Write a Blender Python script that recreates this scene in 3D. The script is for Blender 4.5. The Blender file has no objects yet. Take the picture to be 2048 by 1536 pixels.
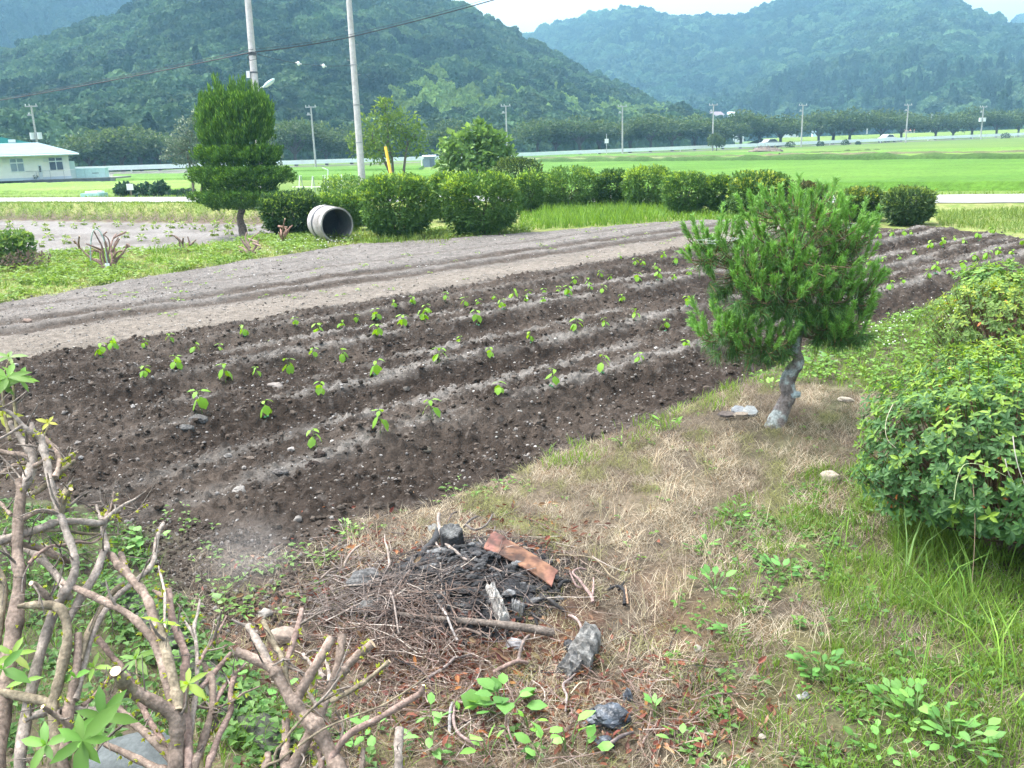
import bpy, math
import numpy as np
from mathutils import Vector
R_ = np.random.default_rng(11)
SC = bpy.context.scene
COL = SC.collection
# ---------------------------------------------------------------- camera model
F_ = 1800.0; PITCH = math.radians(14.9); ROLL = math.radians(1.95); H_ = 1.8
_f = np.array([0, math.cos(PITCH), -math.sin(PITCH)])
_r0 = np.array([1.0, 0, 0]); _u0 = np.array([0, math.sin(PITCH), math.cos(PITCH)])
_r = _r0*math.cos(ROLL) - _u0*math.sin(ROLL)
_u = _u0*math.cos(ROLL) + _r0*math.sin(ROLL)
CAM = np.array([0, 0, H_])
def ray(x, y): return _f + _r*((x-1024)/F_) - _u*((y-768)/F_)
def at(x, y, z=0.0):
    d = ray(x, y); return CAM + d*((z-H_)/d[2])
def pd(x, y, depth): return CAM + ray(x, y)*depth
def ony(x, y, Y):
    d = ray(x, y); return CAM + d*(Y/d[1])
def proj(P):
    Q = np.asarray(P) - CAM; w = Q@_f
    return 1024 + F_*(Q@_r)/w, 768 - F_*(Q@_u)/w, w
def gp(x, y, it=6):
    p = at(x, y, 0.0)
    for _ in range(it): p = at(x, y, float(zg(p[0], p[1])))
    return p
# ---------------------------------------------------------------- noise
def _hash(i, j, s):
    n = (i.astype(np.int64)*374761393 + j.astype(np.int64)*668265263 + s*1274126177) & 0x7fffffff
    n = ((n ^ (n >> 13))*1274126177) & 0x7fffffff
    return ((n ^ (n >> 16)) & 0xffff)/65535.0
def vn(x, y, s=0):
    x = np.asarray(x, float); y = np.asarray(y, float)
    i = np.floor(x); j = np.floor(y); fx = x-i; fy = y-j
    fx = fx*fx*(3-2*fx); fy = fy*fy*(3-2*fy)
    a = _hash(i, j, s); b = _hash(i+1, j, s); c = _hash(i, j+1, s); d = _hash(i+1, j+1, s)
    return (a*(1-fx)+b*fx)*(1-fy) + (c*(1-fx)+d*fx)*fy
def fbm(x, y, o=4, s=0, g=.5):
    t = 0; a = 1.0; n = 0
    for k in range(o):
        t = t + a*vn(np.asarray(x)*2**k+17.3*k, np.asarray(y)*2**k-9.1*k, s+k); n += a; a *= g
    return t/n
def ss(a, b, x):
    t = np.clip((np.asarray(x, float)-a)/(b-a), 0, 1); return t*t*(3-2*t)
def nrm(v):
    v = np.asarray(v, float); return v/np.maximum(np.linalg.norm(v, axis=-1, keepdims=True), 1e-9)
def rdir(n, rg=None):
    return nrm((rg or R_).normal(size=(n, 3)))
def inpoly(x, y, poly):
    x = np.asarray(x); y = np.asarray(y); c = np.zeros(x.shape, bool); n = len(poly)
    for k in range(n):
        x1, y1 = poly[k]; x2, y2 = poly[(k+1) % n]
        if y1 == y2: continue
        m = ((y1 > y) != (y2 > y)) & (x < (x2-x1)*(y-y1)/(y2-y1)+x1); c ^= m
    return c
def sdpoly(x, y, poly):
    """signed distance, positive inside"""
    x = np.asarray(x, float); y = np.asarray(y, float); d = np.full(x.shape, 1e9); n = len(poly)
    for k in range(n):
        x1, y1 = poly[k]; x2, y2 = poly[(k+1) % n]; ex, ey = x2-x1, y2-y1
        t = np.clip(((x-x1)*ex+(y-y1)*ey)/(ex*ex+ey*ey+1e-12), 0, 1)
        d = np.minimum(d, (x-x1-t*ex)**2+(y-y1-t*ey)**2)
    d = np.sqrt(d); return np.where(inpoly(x, y, poly), d, -d)
# ---------------------------------------------------------------- mesh builder
class MB:
    def __init__(s): s.v = []; s.f = []; s.c = []; s.k = 0
    def add(s, V, F, col=(.5, .5, .5), mi=0):
        V = np.asarray(V, float).reshape(-1, 3); F = np.asarray(F, np.int64)
        c = np.asarray(col, float)
        if c.ndim == 1: c = np.broadcast_to(c, (len(V), 3))
        s.v.append(V); s.c.append(c); s.f.append((F+s.k, mi)); s.k += len(V)
    def build(s, name, mats, parent=None, smooth=False, origin=None, loc=None):
        if not isinstance(mats, (list, tuple)): mats = [mats]
        V = np.concatenate(s.v) if s.v else np.zeros((0, 3)); C = np.concatenate(s.c) if s.c else np.zeros((0, 3))
        if origin is not None: V = V - np.asarray(origin, float)
        me = bpy.data.meshes.new(name)
        me.vertices.add(len(V)); me.vertices.foreach_set('co', V.astype(np.float32).ravel())
        li = np.concatenate([f.ravel() for f, m in s.f]); cnt = np.concatenate([np.full(len(f), f.shape[1]) for f, m in s.f])
        mi = np.concatenate([np.full(len(f), m) for f, m in s.f])
        st = np.concatenate([[0], np.cumsum(cnt)[:-1]])
        me.loops.add(len(li)); me.loops.foreach_set('vertex_index', li.astype(np.int32))
        me.polygons.add(len(cnt)); me.polygons.foreach_set('loop_start', st.astype(np.int32))
        me.polygons.foreach_set('material_index', mi.astype(np.int32))
        me.polygons.foreach_set('use_smooth', np.full(len(cnt), bool(smooth)))
        a = me.color_attributes.new('Col', 'FLOAT_COLOR', 'POINT')
        a.data.foreach_set('color', np.concatenate([C, np.ones((len(C), 1))], 1).astype(np.float32).ravel())
        me.update(calc_edges=True)
        for m in mats: me.materials.append(m)
        o = bpy.data.objects.new(name, me); COL.objects.link(o)
        if parent is not None: o.parent = parent
        elif loc is not None or origin is not None: o.location = origin if loc is None else loc
        return o
def tag(o, label=None, cat=None, group=None, kind=None):
    if label: o['label'] = label
    if cat: o['category'] = cat
    if group: o['group'] = group
    if kind: o['kind'] = kind
    return o
def thing(name, label, cat, loc=(0, 0, 0), group=None):
    o = bpy.data.objects.new(name, None); COL.objects.link(o); o.location = tuple(float(a) for a in loc)
    o.empty_display_size = .1
    return tag(o, label, cat, group)
def copy_tree(o, parent=None):
    c = o.copy(); COL.objects.link(c)
    if parent is not None: c.parent = parent
    for ch in list(o.children): copy_tree(ch, c)
    return c
# ---------------------------------------------------------------- shapes
def smooth_poly(P, n=3):
    """Catmull-Rom subdivision of rows (any columns)"""
    P = np.asarray(P, float)
    if len(P) < 3 or n < 2: return P
    out = []
    for i in range(len(P)-1):
        p0 = P[max(i-1, 0)]; p1 = P[i]; p2 = P[i+1]; p3 = P[min(i+2, len(P)-1)]
        for k in range(n):
            t = k/n
            out.append(.5*((2*p1)+(-p0+p2)*t+(2*p0-5*p1+4*p2-p3)*t*t+(-p0+3*p1-3*p2+p3)*t**3))
    out.append(P[-1]); return np.array(out)
def tube(mb, P, rad, sides=6, col=(.5, .5, .5), cap0=True, cap1=True, capmi=0, capcol=None, mi=0, lump=0.0):
    P = np.asarray(P, float); n = len(P); rad = np.broadcast_to(np.asarray(rad, float), (n,))
    T = np.gradient(P, axis=0); T = nrm(T)
    ref = np.array([0, 0, 1.0]) if abs(T[0][2]) < .9 else np.array([1.0, 0, 0])
    N = np.zeros_like(P); a = nrm(np.cross(T[0], ref)); N[0] = a
    for i in range(1, n):
        a = a - T[i]*(a@T[i]); a = a/max(np.linalg.norm(a), 1e-9); N[i] = a
    B = np.cross(T, N); ang = np.linspace(0, 2*np.pi, sides, endpoint=False)
    rr = rad[:, None]*np.ones(sides)
    if lump: rr = rr*(1+lump*(R_.random((n, sides))-.5)*2)
    V = P[:, None]+N[:, None]*(np.cos(ang)[None, :, None]*rr[..., None])+B[:, None]*(np.sin(ang)[None, :, None]*rr[..., None])
    i = np.arange(n-1)[:, None]*sides; j = np.arange(sides)[None]; j2 = (j+1) % sides
    Fq = np.stack([i+j, i+j2, i+sides+j2, i+sides+j], -1).reshape(-1, 4)
    c = np.asarray(col, float)
    if c.ndim == 2 and len(c) == n: c = np.repeat(c, sides, 0)
    mb.add(V.reshape(-1, 3), Fq, c, mi)
    cc = capcol if capcol is not None else (c if c.ndim == 1 else c[0])
    if cap0: mb.add(V[0], np.arange(sides)[None, ::-1], cc, capmi)
    if cap1: mb.add(V[-1], np.arange(sides)[None], cc if capcol is not None else (c if c.ndim == 1 else c[-1]), capmi)
BOXF = np.array([[0, 3, 2, 1], [4, 5, 6, 7], [0, 1, 5, 4], [1, 2, 6, 5], [2, 3, 7, 6], [3, 0, 4, 7]])
def box(mb, lo, hi, col=(.5, .5, .5), mi=0):
    x0, y0, z0 = lo; x1, y1, z1 = hi
    mb.add([[x0, y0, z0], [x1, y0, z0], [x1, y1, z0], [x0, y1, z0], [x0, y0, z1], [x1, y0, z1], [x1, y1, z1], [x0, y1, z1]], BOXF, col, mi)
def hexa(mb, bot, top, col=(.5, .5, .5), mi=0):
    mb.add(np.concatenate([bot, top]), BOXF, col, mi)
def ico(sub=1):
    t = (1+5**.5)/2
    V = [[-1, t, 0], [1, t, 0], [-1, -t, 0], [1, -t, 0], [0, -1, t], [0, 1, t], [0, -1, -t], [0, 1, -t], [t, 0, -1], [t, 0, 1], [-t, 0, -1], [-t, 0, 1]]
    Fc = [[0, 11, 5], [0, 5, 1], [0, 1, 7], [0, 7, 10], [0, 10, 11], [1, 5, 9], [5, 11, 4], [11, 10, 2], [10, 7, 6], [7, 1, 8], [3, 9, 4], [3, 4, 2], [3, 2, 6], [3, 6, 8], [3, 8, 9], [4, 9, 5], [2, 4, 11], [6, 2, 10], [8, 6, 7], [9, 8, 1]]
    V = [list(nrm(v)) for v in V]
    for _ in range(sub):
        mid = {}; nf = []
        def m(a, b):
            k = (min(a, b), max(a, b))
            if k not in mid:
                mid[k] = len(V); V.append(list(nrm(np.array(V[a])+np.array(V[b]))))
            return mid[k]
        for a, b, c in Fc:
            x, y, z = m(a, b), m(b, c), m(c, a); nf += [[a, x, z], [b, y, x], [c, z, y], [x, y, z]]
        Fc = nf
    return np.array(V), np.array(Fc)
ICO0 = ico(0); ICO1 = ico(1); ICO2 = ico(2); ICO3 = ico(3)
def n3(P, f, s=0):
    """cheap 3-D-ish noise, -1..1"""
    P = np.asarray(P)*f
    return (vn(P[:, 0]+P[:, 2]*.71, P[:, 1]-P[:, 2]*.53, s)+vn(P[:, 1]+P[:, 0]*.37+31, P[:, 2]+P[:, 0]*.2-7, s+5))-1
def rock(mb, c, r, col, sub=2, seed=0, amp=.35, flat=None):
    V, Fc = [ICO0, ICO1, ICO2, ICO3][sub]
    W = V*(1+amp*n3(V+seed*3.1, 1.6, seed))[:, None]
    W = W+V*(amp*.3*n3(V, 5., seed+9))[:, None]
    mb.add(np.asarray(c)+W*np.asarray(r), Fc, col)
def leaves(mb, P, T, N, L, W, col, lo=True, fold=.15, droop=.15, mi=0):
    P = np.asarray(P, float); n = len(P); T = nrm(T); N = np.asarray(N, float)
    S = nrm(np.cross(T, N)+1e-6); N = np.cross(S, T)
    L = np.broadcast_to(np.asarray(L, float), (n,))[:, None]; W = np.broadcast_to(np.asarray(W, float), (n,))[:, None]
    col = np.asarray(col, float)
    if col.ndim == 1: col = np.broadcast_to(col, (n, 3))
    if lo:
        V = np.stack([P, P+T*L*.45+S*W*.5+N*W*fold, P+T*L-N*L*droop, P+T*L*.45-S*W*.5+N*W*fold], 1)
        F = np.arange(n)[:, None]*4+np.arange(4)[None]
        mb.add(V.reshape(-1, 3), F, np.repeat(col, 4, 0), mi)
    else:
        def q(t, s): return P+T*L*t+S*W*s+N*(W*fold*abs(s)*2-L*droop*t*t)
        V = np.stack([q(0, 0), q(.28, .42), q(.3, 0), q(.28, -.42), q(.66, .44), q(.68, 0), q(.66, -.44), q(1, 0)], 1)
        b = np.arange(n)[:, None]*8
        t3 = np.concatenate([b+np.array([[0, 1, 2]]), b+np.array([[0, 2, 3]]), b+np.array([[7, 5, 4]]), b+np.array([[7, 6, 5]])])
        q4 = np.concatenate([b+np.array([[1, 4, 5, 2]]), b+np.array([[2, 5, 6, 3]])])
        C = np.repeat(col, 8, 0)
        C = C.reshape(n, 8, 3).copy(); C[:, [0, 2, 5, 7]] *= 1.1; C = C.reshape(-1, 3)
        k = mb.k; mb.add(V.reshape(-1, 3), t3, C, mi); mb.f.append((q4+k, mi))
def blades(mb, P, h, w, lean, az, col, curve=.5, col2=None):
    """grass blades: 2 segments plus tip"""
    P = np.asarray(P, float); n = len(P)
    h = np.broadcast_to(h, (n,)); w = np.broadcast_to(w, (n,)); lean = np.broadcast_to(lean, (n,)); az = np.broadcast_to(az, (n,))
    D = np.stack([np.cos(az), np.sin(az), np.zeros(n)], 1); fa = az+np.pi/2+R_.normal(size=n)*.6
    S = np.stack([np.cos(fa), np.sin(fa), np.zeros(n)], 1)
    def ax(t):
        hor = lean*t*(1-curve)+lean*curve*t*t; ver = np.sqrt(np.clip(1-np.minimum(lean, .98)**2, .02, 1))*t
        ver = ver*(1-.25*lean*t)
        return P+D*(hor*h)[:, None]+np.array([0, 0, 1.])*(ver*h)[:, None]
    a, b, c = ax(0), ax(.5), ax(1.0); ww = w[:, None]
    V = np.stack([a-S*ww*.5, a+S*ww*.5, b+S*ww*.42, b-S*ww*.42, c], 1)
    k = np.arange(n)[:, None]*5; kk = mb.k
    col = np.asarray(col, float); col = np.broadcast_to(col, (n, 3)) if col.ndim == 1 else col
    C = np.repeat(col, 5, 0)
    if col2 is not None: C = C.reshape(n, 5, 3).copy(); C[:, 4] = col2; C = C.reshape(-1, 3)
    mb.add(V.reshape(-1, 3), k+np.array([[0, 1, 2, 3]]), C); mb.f.append((k+np.array([[3, 2, 4]])+kk, 0))
def mixc(a, b, t):
    t = np.asarray(t)[..., None]; return np.asarray(a)*(1-t)+np.asarray(b)*t
def jit(col, n, amt=.2, rg=None):
    c = np.broadcast_to(np.asarray(col, float), (n, 3)); k = (rg or R_)
    return c*(1+amt*(k.random((n, 1))*2-1))*(1+amt*.35*(k.random((n, 3))*2-1))
def scat(n, pts, zf=None):
    """n random ground points inside a pixel polygon, even over the ground"""
    W = np.array([at(x, y, 0)[:2] for x, y in pts]); lo = W.min(0); hi = W.max(0)
    out = []; got = 0
    while got < n:
        q = lo+R_.random((max(n, 2000), 2))*(hi-lo); m = inpoly(q[:, 0], q[:, 1], W); out.append(q[m]); got += m.sum()
    q = np.concatenate(out)[:n]
    z = (zf or zg)(q[:, 0], q[:, 1]); return np.column_stack([q, z])
# ---------------------------------------------------------------- materials
def _nodes(name):
    m = bpy.data.materials.new(name); m.use_nodes = True; nt = m.node_tree; nt.nodes.clear()
    out = nt.nodes.new('ShaderNodeOutputMaterial'); return m, nt, out
def colmat(name, rough=.85, spec=.25, n1=(6, .35), n2=None, bump=None, transl=0., metal=0., attr='Col', atype='GEOMETRY', coat=0., bump2=None):
    """Col attribute x procedural noise, optional bump and leaf translucency"""
    m, nt, out = _nodes(name); N = nt.nodes; Lk = nt.links
    at_ = N.new('ShaderNodeAttribute'); at_.attribute_name = attr; at_.attribute_type = atype
    geo = N.new('ShaderNodeNewGeometry'); c = at_.outputs['Color']
    for spec_n in (n1, n2):
        if not spec_n: continue
        nz = N.new('ShaderNodeTexNoise'); nz.inputs['Scale'].default_value = spec_n[0]; nz.inputs['Detail'].default_value = 5
        Lk.new(geo.outputs['Position'], nz.inputs['Vector'])
        mr = N.new('ShaderNodeMapRange'); mr.inputs['From Min'].default_value = .25; mr.inputs['From Max'].default_value = .75
        mr.inputs['To Min'].default_value = 1-spec_n[1]; mr.inputs['To Max'].default_value = 1+spec_n[1]
        Lk.new(nz.outputs['Fac'], mr.inputs['Value'])
        mx = N.new('ShaderNodeVectorMath'); mx.operation = 'SCALE'; Lk.new(c, mx.inputs[0]); Lk.new(mr.outputs['Result'], mx.inputs['Scale']); c = mx.outputs['Vector']
    p = N.new('ShaderNodeBsdfPrincipled'); p.inputs['Roughness'].default_value = rough; p.inputs['Metallic'].default_value = metal
    p.inputs['Specular IOR Level'].default_value = spec
    if coat: p.inputs['Coat Weight'].default_value = coat
    Lk.new(c, p.inputs['Base Color']); nrm_ = None
    for bp in (bump, bump2):
        if not bp: continue
        nz = N.new('ShaderNodeTexNoise'); nz.inputs['Scale'].default_value = bp[0]; nz.inputs['Detail'].default_value = 6; nz.inputs['Roughness'].default_value = .65
        Lk.new(geo.outputs['Position'], nz.inputs['Vector'])
        b = N.new('ShaderNodeBump'); b.inputs['Strength'].default_value = bp[1]; b.inputs['Distance'].default_value = bp[2]
        Lk.new(nz.outputs['Fac'], b.inputs['Height'])
        if nrm_: Lk.new(nrm_, b.inputs['Normal'])
        nrm_ = b.outputs['Normal']
    if nrm_: Lk.new(nrm_, p.inputs['Normal'])
    sh = p.outputs['BSDF']
    if transl:
        tr = N.new('ShaderNodeBsdfTranslucent'); hs = N.new('ShaderNodeHueSaturation'); hs.inputs['Hue'].default_value = .485; hs.inputs['Saturation'].default_value = 1.15; hs.inputs['Value'].default_value = 1.5
        Lk.new(c, hs.inputs['Color']); Lk.new(hs.outputs['Color'], tr.inputs['Color'])
        ms = N.new('ShaderNodeMixShader'); ms.inputs['Fac'].default_value = transl; Lk.new(sh, ms.inputs[1]); Lk.new(tr.outputs['BSDF'], ms.inputs[2]); sh = ms.outputs['Shader']
    Lk.new(sh, out.inputs['Surface']); return m
M = {}
M['leaf'] = colmat('leaf', rough=.5, spec=.22, n1=(9, .25), transl=.3)
M['grass'] = colmat('grass', rough=.6, spec=.2, n1=(3, .25), transl=.35)
M['straw'] = colmat('straw', rough=.8, spec=.15, n1=(5, .3), transl=.15)
M['needle'] = colmat('needle', rough=.5, spec=.3, n1=(7, .3), transl=.2)
M['soil'] = colmat('soil', rough=.95, spec=.1, n1=(11, .35), n2=(70, .3), bump=(38, .9, .03), bump2=(160, .6, .008))
M['dirt'] = colmat('dirt', rough=.95, spec=.1, n1=(8, .35), n2=(60, .35), bump=(45, .8, .02))
M['farland'] = colmat('farland', rough=.9, spec=.1, n1=(.7, .2), n2=(6, .3), bump=(3, .8, .15))
M['rice'] = colmat('rice', rough=.8, spec=.15, n1=(.35, .14), n2=(4.5, .3), bump=(7, 1., .12))
M['bark'] = colmat('bark', rough=.9, spec=.12, n1=(26, .42), n2=(120, .45), bump=(75, .9, .006), bump2=(260, .5, .002))
M['pinebark'] = colmat('pine bark', rough=.95, spec=.1, n1=(22, .5), n2=(90, .4), bump=(40, 1., .02))
M['cut'] = colmat('cut wood', rough=.7, spec=.2, n1=(60, .2))
M['char'] = colmat('charred wood', rough=.6, spec=.35, n1=(30, .5), n2=(120, .5), bump=(60, .9, .012))
M['rust'] = colmat('rusted board', rough=.75, spec=.25, n1=(14, .45), n2=(60, .25), bump=(120, .3, .003))
M['stone'] = colmat('stone', rough=.9, spec=.2, n1=(14, .3), n2=(80, .25), bump=(60, .5, .01))
M['concrete'] = colmat('concrete', rough=.9, spec=.2, n1=(5, .2), n2=(40, .2), bump=(80, .3, .006))
M['asphalt'] = colmat('asphalt', rough=.95, spec=.06, n1=(.6, .12), n2=(30, .12), bump=(120, .3, .004))
M['paint'] = colmat('paint', rough=.5, spec=.35, n1=(2.5, .07))
M['plastic'] = colmat('burnt plastic', rough=.25, spec=.6, n1=(20, .4), bump=(50, .6, .01))
M['metal'] = colmat('galvanised metal', rough=.45, spec=.5, n1=(6, .12), metal=.3)
M['roof'] = colmat('painted roof', rough=.95, spec=.04, n1=(1.5, .08), n2=(14, .06))
M['glass'] = colmat('window glass', rough=.08, spec=.6, n1=(.8, .15))
M['canopy'] = colmat('forest canopy', rough=.8, spec=.12, n1=(.12, .22), n2=(.9, .25), transl=.12, attr='tint', atype='INSTANCER')
M['hill'] = colmat('hill soil', rough=.95, spec=.05, n1=(.1, .3))
M['wire'] = colmat('wire', rough=.6, spec=.3, n1=None)
def webmat():
    m, nt, out = _nodes('spider silk'); N = nt.nodes; L = nt.links
    d = N.new('ShaderNodeBsdfDiffuse'); d.inputs['Color'].default_value = (.85, .87, .9, 1); L.new(d.outputs[0], out.inputs['Surface']); return m
M['silk'] = webmat()
# ---------------------------------------------------------------- camera, world, sun, haze
cam = bpy.data.cameras.new('camera'); cam.sensor_width = 36; cam.lens = 36*F_/2048; cam.clip_start = .05; cam.clip_end = 6000
co = bpy.data.objects.new('camera', cam); COL.objects.link(co)
from mathutils import Matrix
co.matrix_world = Matrix(((_r[0], _u[0], -_f[0], 0), (_r[1], _u[1], -_f[1], 0), (_r[2], _u[2], -_f[2], H_), (0, 0, 0, 1)))
SC.camera = co
SUN_EL, SUN_AZ = math.radians(62), math.radians(-70)     # azimuth from +Y towards +X
w = bpy.data.worlds.new('World'); SC.world = w; w.use_nodes = True; nt = w.node_tree
bg = nt.nodes['Background']; sky = nt.nodes.new('ShaderNodeTexSky'); sky.sky_type = 'NISHITA'; sky.sun_disc = False
sky.sun_elevation = SUN_EL; sky.sun_rotation = SUN_AZ; sky.air_density = 1.0; sky.dust_density = 7.0; sky.ozone_density = 1.0
hsv = nt.nodes.new('ShaderNodeHueSaturation'); hsv.inputs['Saturation'].default_value = .16; hsv.inputs['Value'].default_value = 2.0; nt.links.new(sky.outputs['Color'], hsv.inputs['Color']); nt.links.new(hsv.outputs['Color'], bg.inputs['Color']); bg.inputs['Strength'].default_value = .15
sl = bpy.data.lights.new('sun', 'SUN'); sl.energy = .9; sl.angle = math.radians(34); sl.color = (1, .97, .92)
so = bpy.data.objects.new('sun', sl); COL.objects.link(so); so.location = (0, 0, 50)
sd = Vector((math.sin(SUN_AZ)*math.cos(SUN_EL), math.cos(SUN_AZ)*math.cos(SUN_EL), math.sin(SUN_EL)))
so.rotation_euler = sd.to_track_quat('Z', 'Y').to_euler()
SC.view_settings.view_transform = 'Standard'; SC.view_settings.look = 'None'; SC.view_settings.gamma = 1; SC.view_settings.exposure = 1.3
SC.cycles.max_bounces = 6; SC.cycles.diffuse_bounces = 3; SC.cycles.glossy_bounces = 2; SC.cycles.transmission_bounces = 4; SC.cycles.transparent_max_bounces = 8; SC.cycles.volume_bounces = 0; SC.cycles.use_denoising = True; SC.cycles.denoiser = 'OPENIMAGEDENOISE'; SC.cycles.denoising_prefilter = 'NONE'; SC.cycles.denoising_input_passes = 'RGB_ALBEDO_NORMAL'
def add_haze(dens):
    m, nt, out = _nodes('haze'); v = nt.nodes.new('ShaderNodeVolumePrincipled')
    v.inputs['Color'].default_value = (.34, .70, 1.0, 1); v.inputs['Density'].default_value = dens; v.inputs['Anisotropy'].default_value = 0.
    nt.links.new(v.outputs[0], out.inputs['Volume'])
    mb = MB(); box(mb, (-1650, -1450, -2.2), (1650, 1650, 330)); o = mb.build('haze', m); tag(o, kind='stuff'); return o
# ---------------------------------------------------------------- terrain
UD = np.array([.747, .665]); VD = np.array([-.665, .747])
def uvf(x, y): return .747*np.asarray(x)+.665*np.asarray(y), -.665*np.asarray(x)+.747*np.asarray(y)
FPX = [(150, 1010), (330, 1062), (520, 1110), (640, 1085), (720, 1045), (900, 1000), (1000, 960), (1100, 917), (1300, 850), (1500, 762), (1620, 705), (1760, 648), (1900, 598), (2048, 540), (2350, 440), (2200, 438), (2048, 478), (1960, 462), (1860, 458), (1700, 453), (1420, 441), (1300, 446), (1000, 471), (700, 491), (500, 521), (250, 562), (0, 608), (-300, 668), (-560, 800), (-250, 960)]
FPOLY = np.array([at(x, y)[:2] for x, y in FPX])
def rd(x, y): return .486*np.asarray(x)+.874*np.asarray(y)-25.6     # distance past the near edge of the lane
def farroad(x, y): return (np.asarray(y)-138-.5*np.asarray(x))*.894  # distance past the far road
L1a, L1b = at(0, 514)[:2], at(300, 503)[:2]; L2a, L2b = L1b, at(548, 474)[:2]
def leftd(x, y):
    def sdl(a, b):
        d = (b-a)/np.linalg.norm(b-a); return -(np.asarray(x)-a[0])*d[1]+(np.asarray(y)-a[1])*d[0]
    return np.minimum(sdl(L1a, L1b), sdl(L2a, L2b))
def zbase(x, y):
    x = np.asarray(x, float); y = np.asarray(y, float); s = rd(x, y)
    z = -.3*ss(3.6, 5.6, s)
    z = z - .62*ss(0, 1.5, leftd(x, y))*ss(.35, 1.7, -s)
    z = z + .14*np.exp(-(((x+.16)/.48)**2+((y-3.5)/.40)**2)) + .05*np.exp(-(((x-1.7)/.8)**2+((y-5.5)/.7)**2))
    z = z + .018*(fbm(x*1.3, y*1.3, 3, 3)-.5)*2*(1-ss(30, 60, y))
    near = np.exp(-((y-3.6)/6.)**2)
    z = z + near*.012*(fbm(x*9, y*9, 3, 8)-.5)*2
    return z
def zg(x, y):
    return zbase(x, y)
RW = [(4.85, 4.99, 2.66, 13.5), (6.14, 5.92, 2.47, 12.8), (7.53, 7.29, 2.6, 15.5), (8.68, 8.93, 2.6, 10.7)]
def roww(u, k):
    a, b, u0, u1 = RW[k]; t = (np.asarray(u)-u0)/(u1-u0); return a+(b-a)*np.clip(t, -1.2, 1.3)
LEDG = [uvf(*at(890, 539)[:2])[1], uvf(*at(695, 558)[:2])[1]]
def zfield(x, y):
    x = np.asarray(x, float); y = np.asarray(y, float); u, v = uvf(x, y)
    wv = v+.07*(fbm(u*.8, v*.8, 3, 40)-.5)+.16*(fbm(u*4.5, v*4.5, 3, 42)-.5)
    h = np.full(np.shape(u), -.065)
    for k in range(4):
        d = np.abs(wv-roww(u, k)); h = np.maximum(h, .055-.125*ss(.24, .60, d))
    h = np.where(wv < 4.1, np.maximum(h, -.075+.10*np.exp(-((wv-3.62)/.16)**2)), h)
    farm = ss(9.2, 9.5, wv)
    hf = .0 + .05*ss(LEDG[0]-.06, LEDG[0]+.10, wv) - .05*ss(LEDG[0]+.15, LEDG[0]+1.0, wv) + .06*ss(LEDG[1]-.06, LEDG[1]+.12, wv)-.03*ss(LEDG[1]+.2, LEDG[1]+1.3, wv)
    h = h*(1-farm)+hf*farm
    rowmask = ss(1.2, 2.6, u+.4*(wv-6))
    h = h*(rowmask*(1-farm)+farm)
    amp = (1-farm)*.055+farm*.028
    h = h+amp*(fbm(u*2.6, v*2.6, 3, 50)-.5)*.8+amp*.8*(fbm(u*9, v*9, 3, 60)-.5)
    cl = fbm(u*26, v*26, 2, 70); h = h+(.036*(1-farm)+.012*farm)*np.clip(cl-.50, 0, 1)*3+(.012*(1-farm)+.005*farm)*(vn(u*58, v*58, 73)-.5)
    return h+zbase(x, y)
def field_cols(x, y):
    u, v = uvf(x, y); wv = v+.16*(fbm(u*.9, v*.9, 3, 41)-.5)+.16*(fbm(u*4.5, v*4.5, 3, 42)-.5)
    dark = np.array([.036, .0275, .0222]); dark2 = np.array([.066, .0525, .043]); grey = np.array([.160, .147, .134]); tan = np.array([.166, .144, .122]); far = np.array([.145, .132, .122])
    c = mixc(dark, dark2, ss(.35, .75, fbm(u*1.7, v*1.7, 4, 44)))
    for k in range(4):
        d = wv-roww(u, k); s = np.exp(-((np.abs(d)-.22)/.085)**2)
        if k == 3: s = s*.55
        patch = ss(.28, .50, fbm(u*1.1+k*7, v*3.2, 4, 45+k))*ss(3.0, 5.6, u+.6*(4-k))
        c = mixc(c, grey, np.clip(s*patch*1.0, 0, 1))
    f = ss(9.05, 9.35, wv+.25*(fbm(u*2.2, v*2.2, 3, 47)-.5)); lf = ss(2.5, 9, 8-u)
    fc = mixc(far, tan, np.clip(ss(LEDG[0]+.2, LEDG[0]-.6, wv)*.9+lf*.4, 0, 1))
    fc = fc*(.82+.36*fbm(u*1.6, v*2.4, 4, 48))[..., None]
    edge = ss(1.0, .1, np.abs(wv-LEDG[0]+.06)*5)*.95+ss(1.0, .1, np.abs(wv-LEDG[1]+.06)*5)*.95+ss(1., .1, np.abs(wv-LEDG[1]-1.25)*7)*.5  # thin shadow lines of the ledges, painted into the soil colour
    fc = mixc(fc, dark2, np.clip(edge, 0, 1))
    c = mixc(c, fc, f)
    lft = ss(1.6, .3, u)*(1-f); c = mixc(c, np.array([.085, .067, .053]), lft*ss(.3, .7, fbm(u*2, v*2, 3, 49)))
    peb = ss(.86, .92, vn(u*40, v*40, 51)); c = mixc(c, np.array([.20, .18, .165]), peb*.4)
    return c
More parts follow.
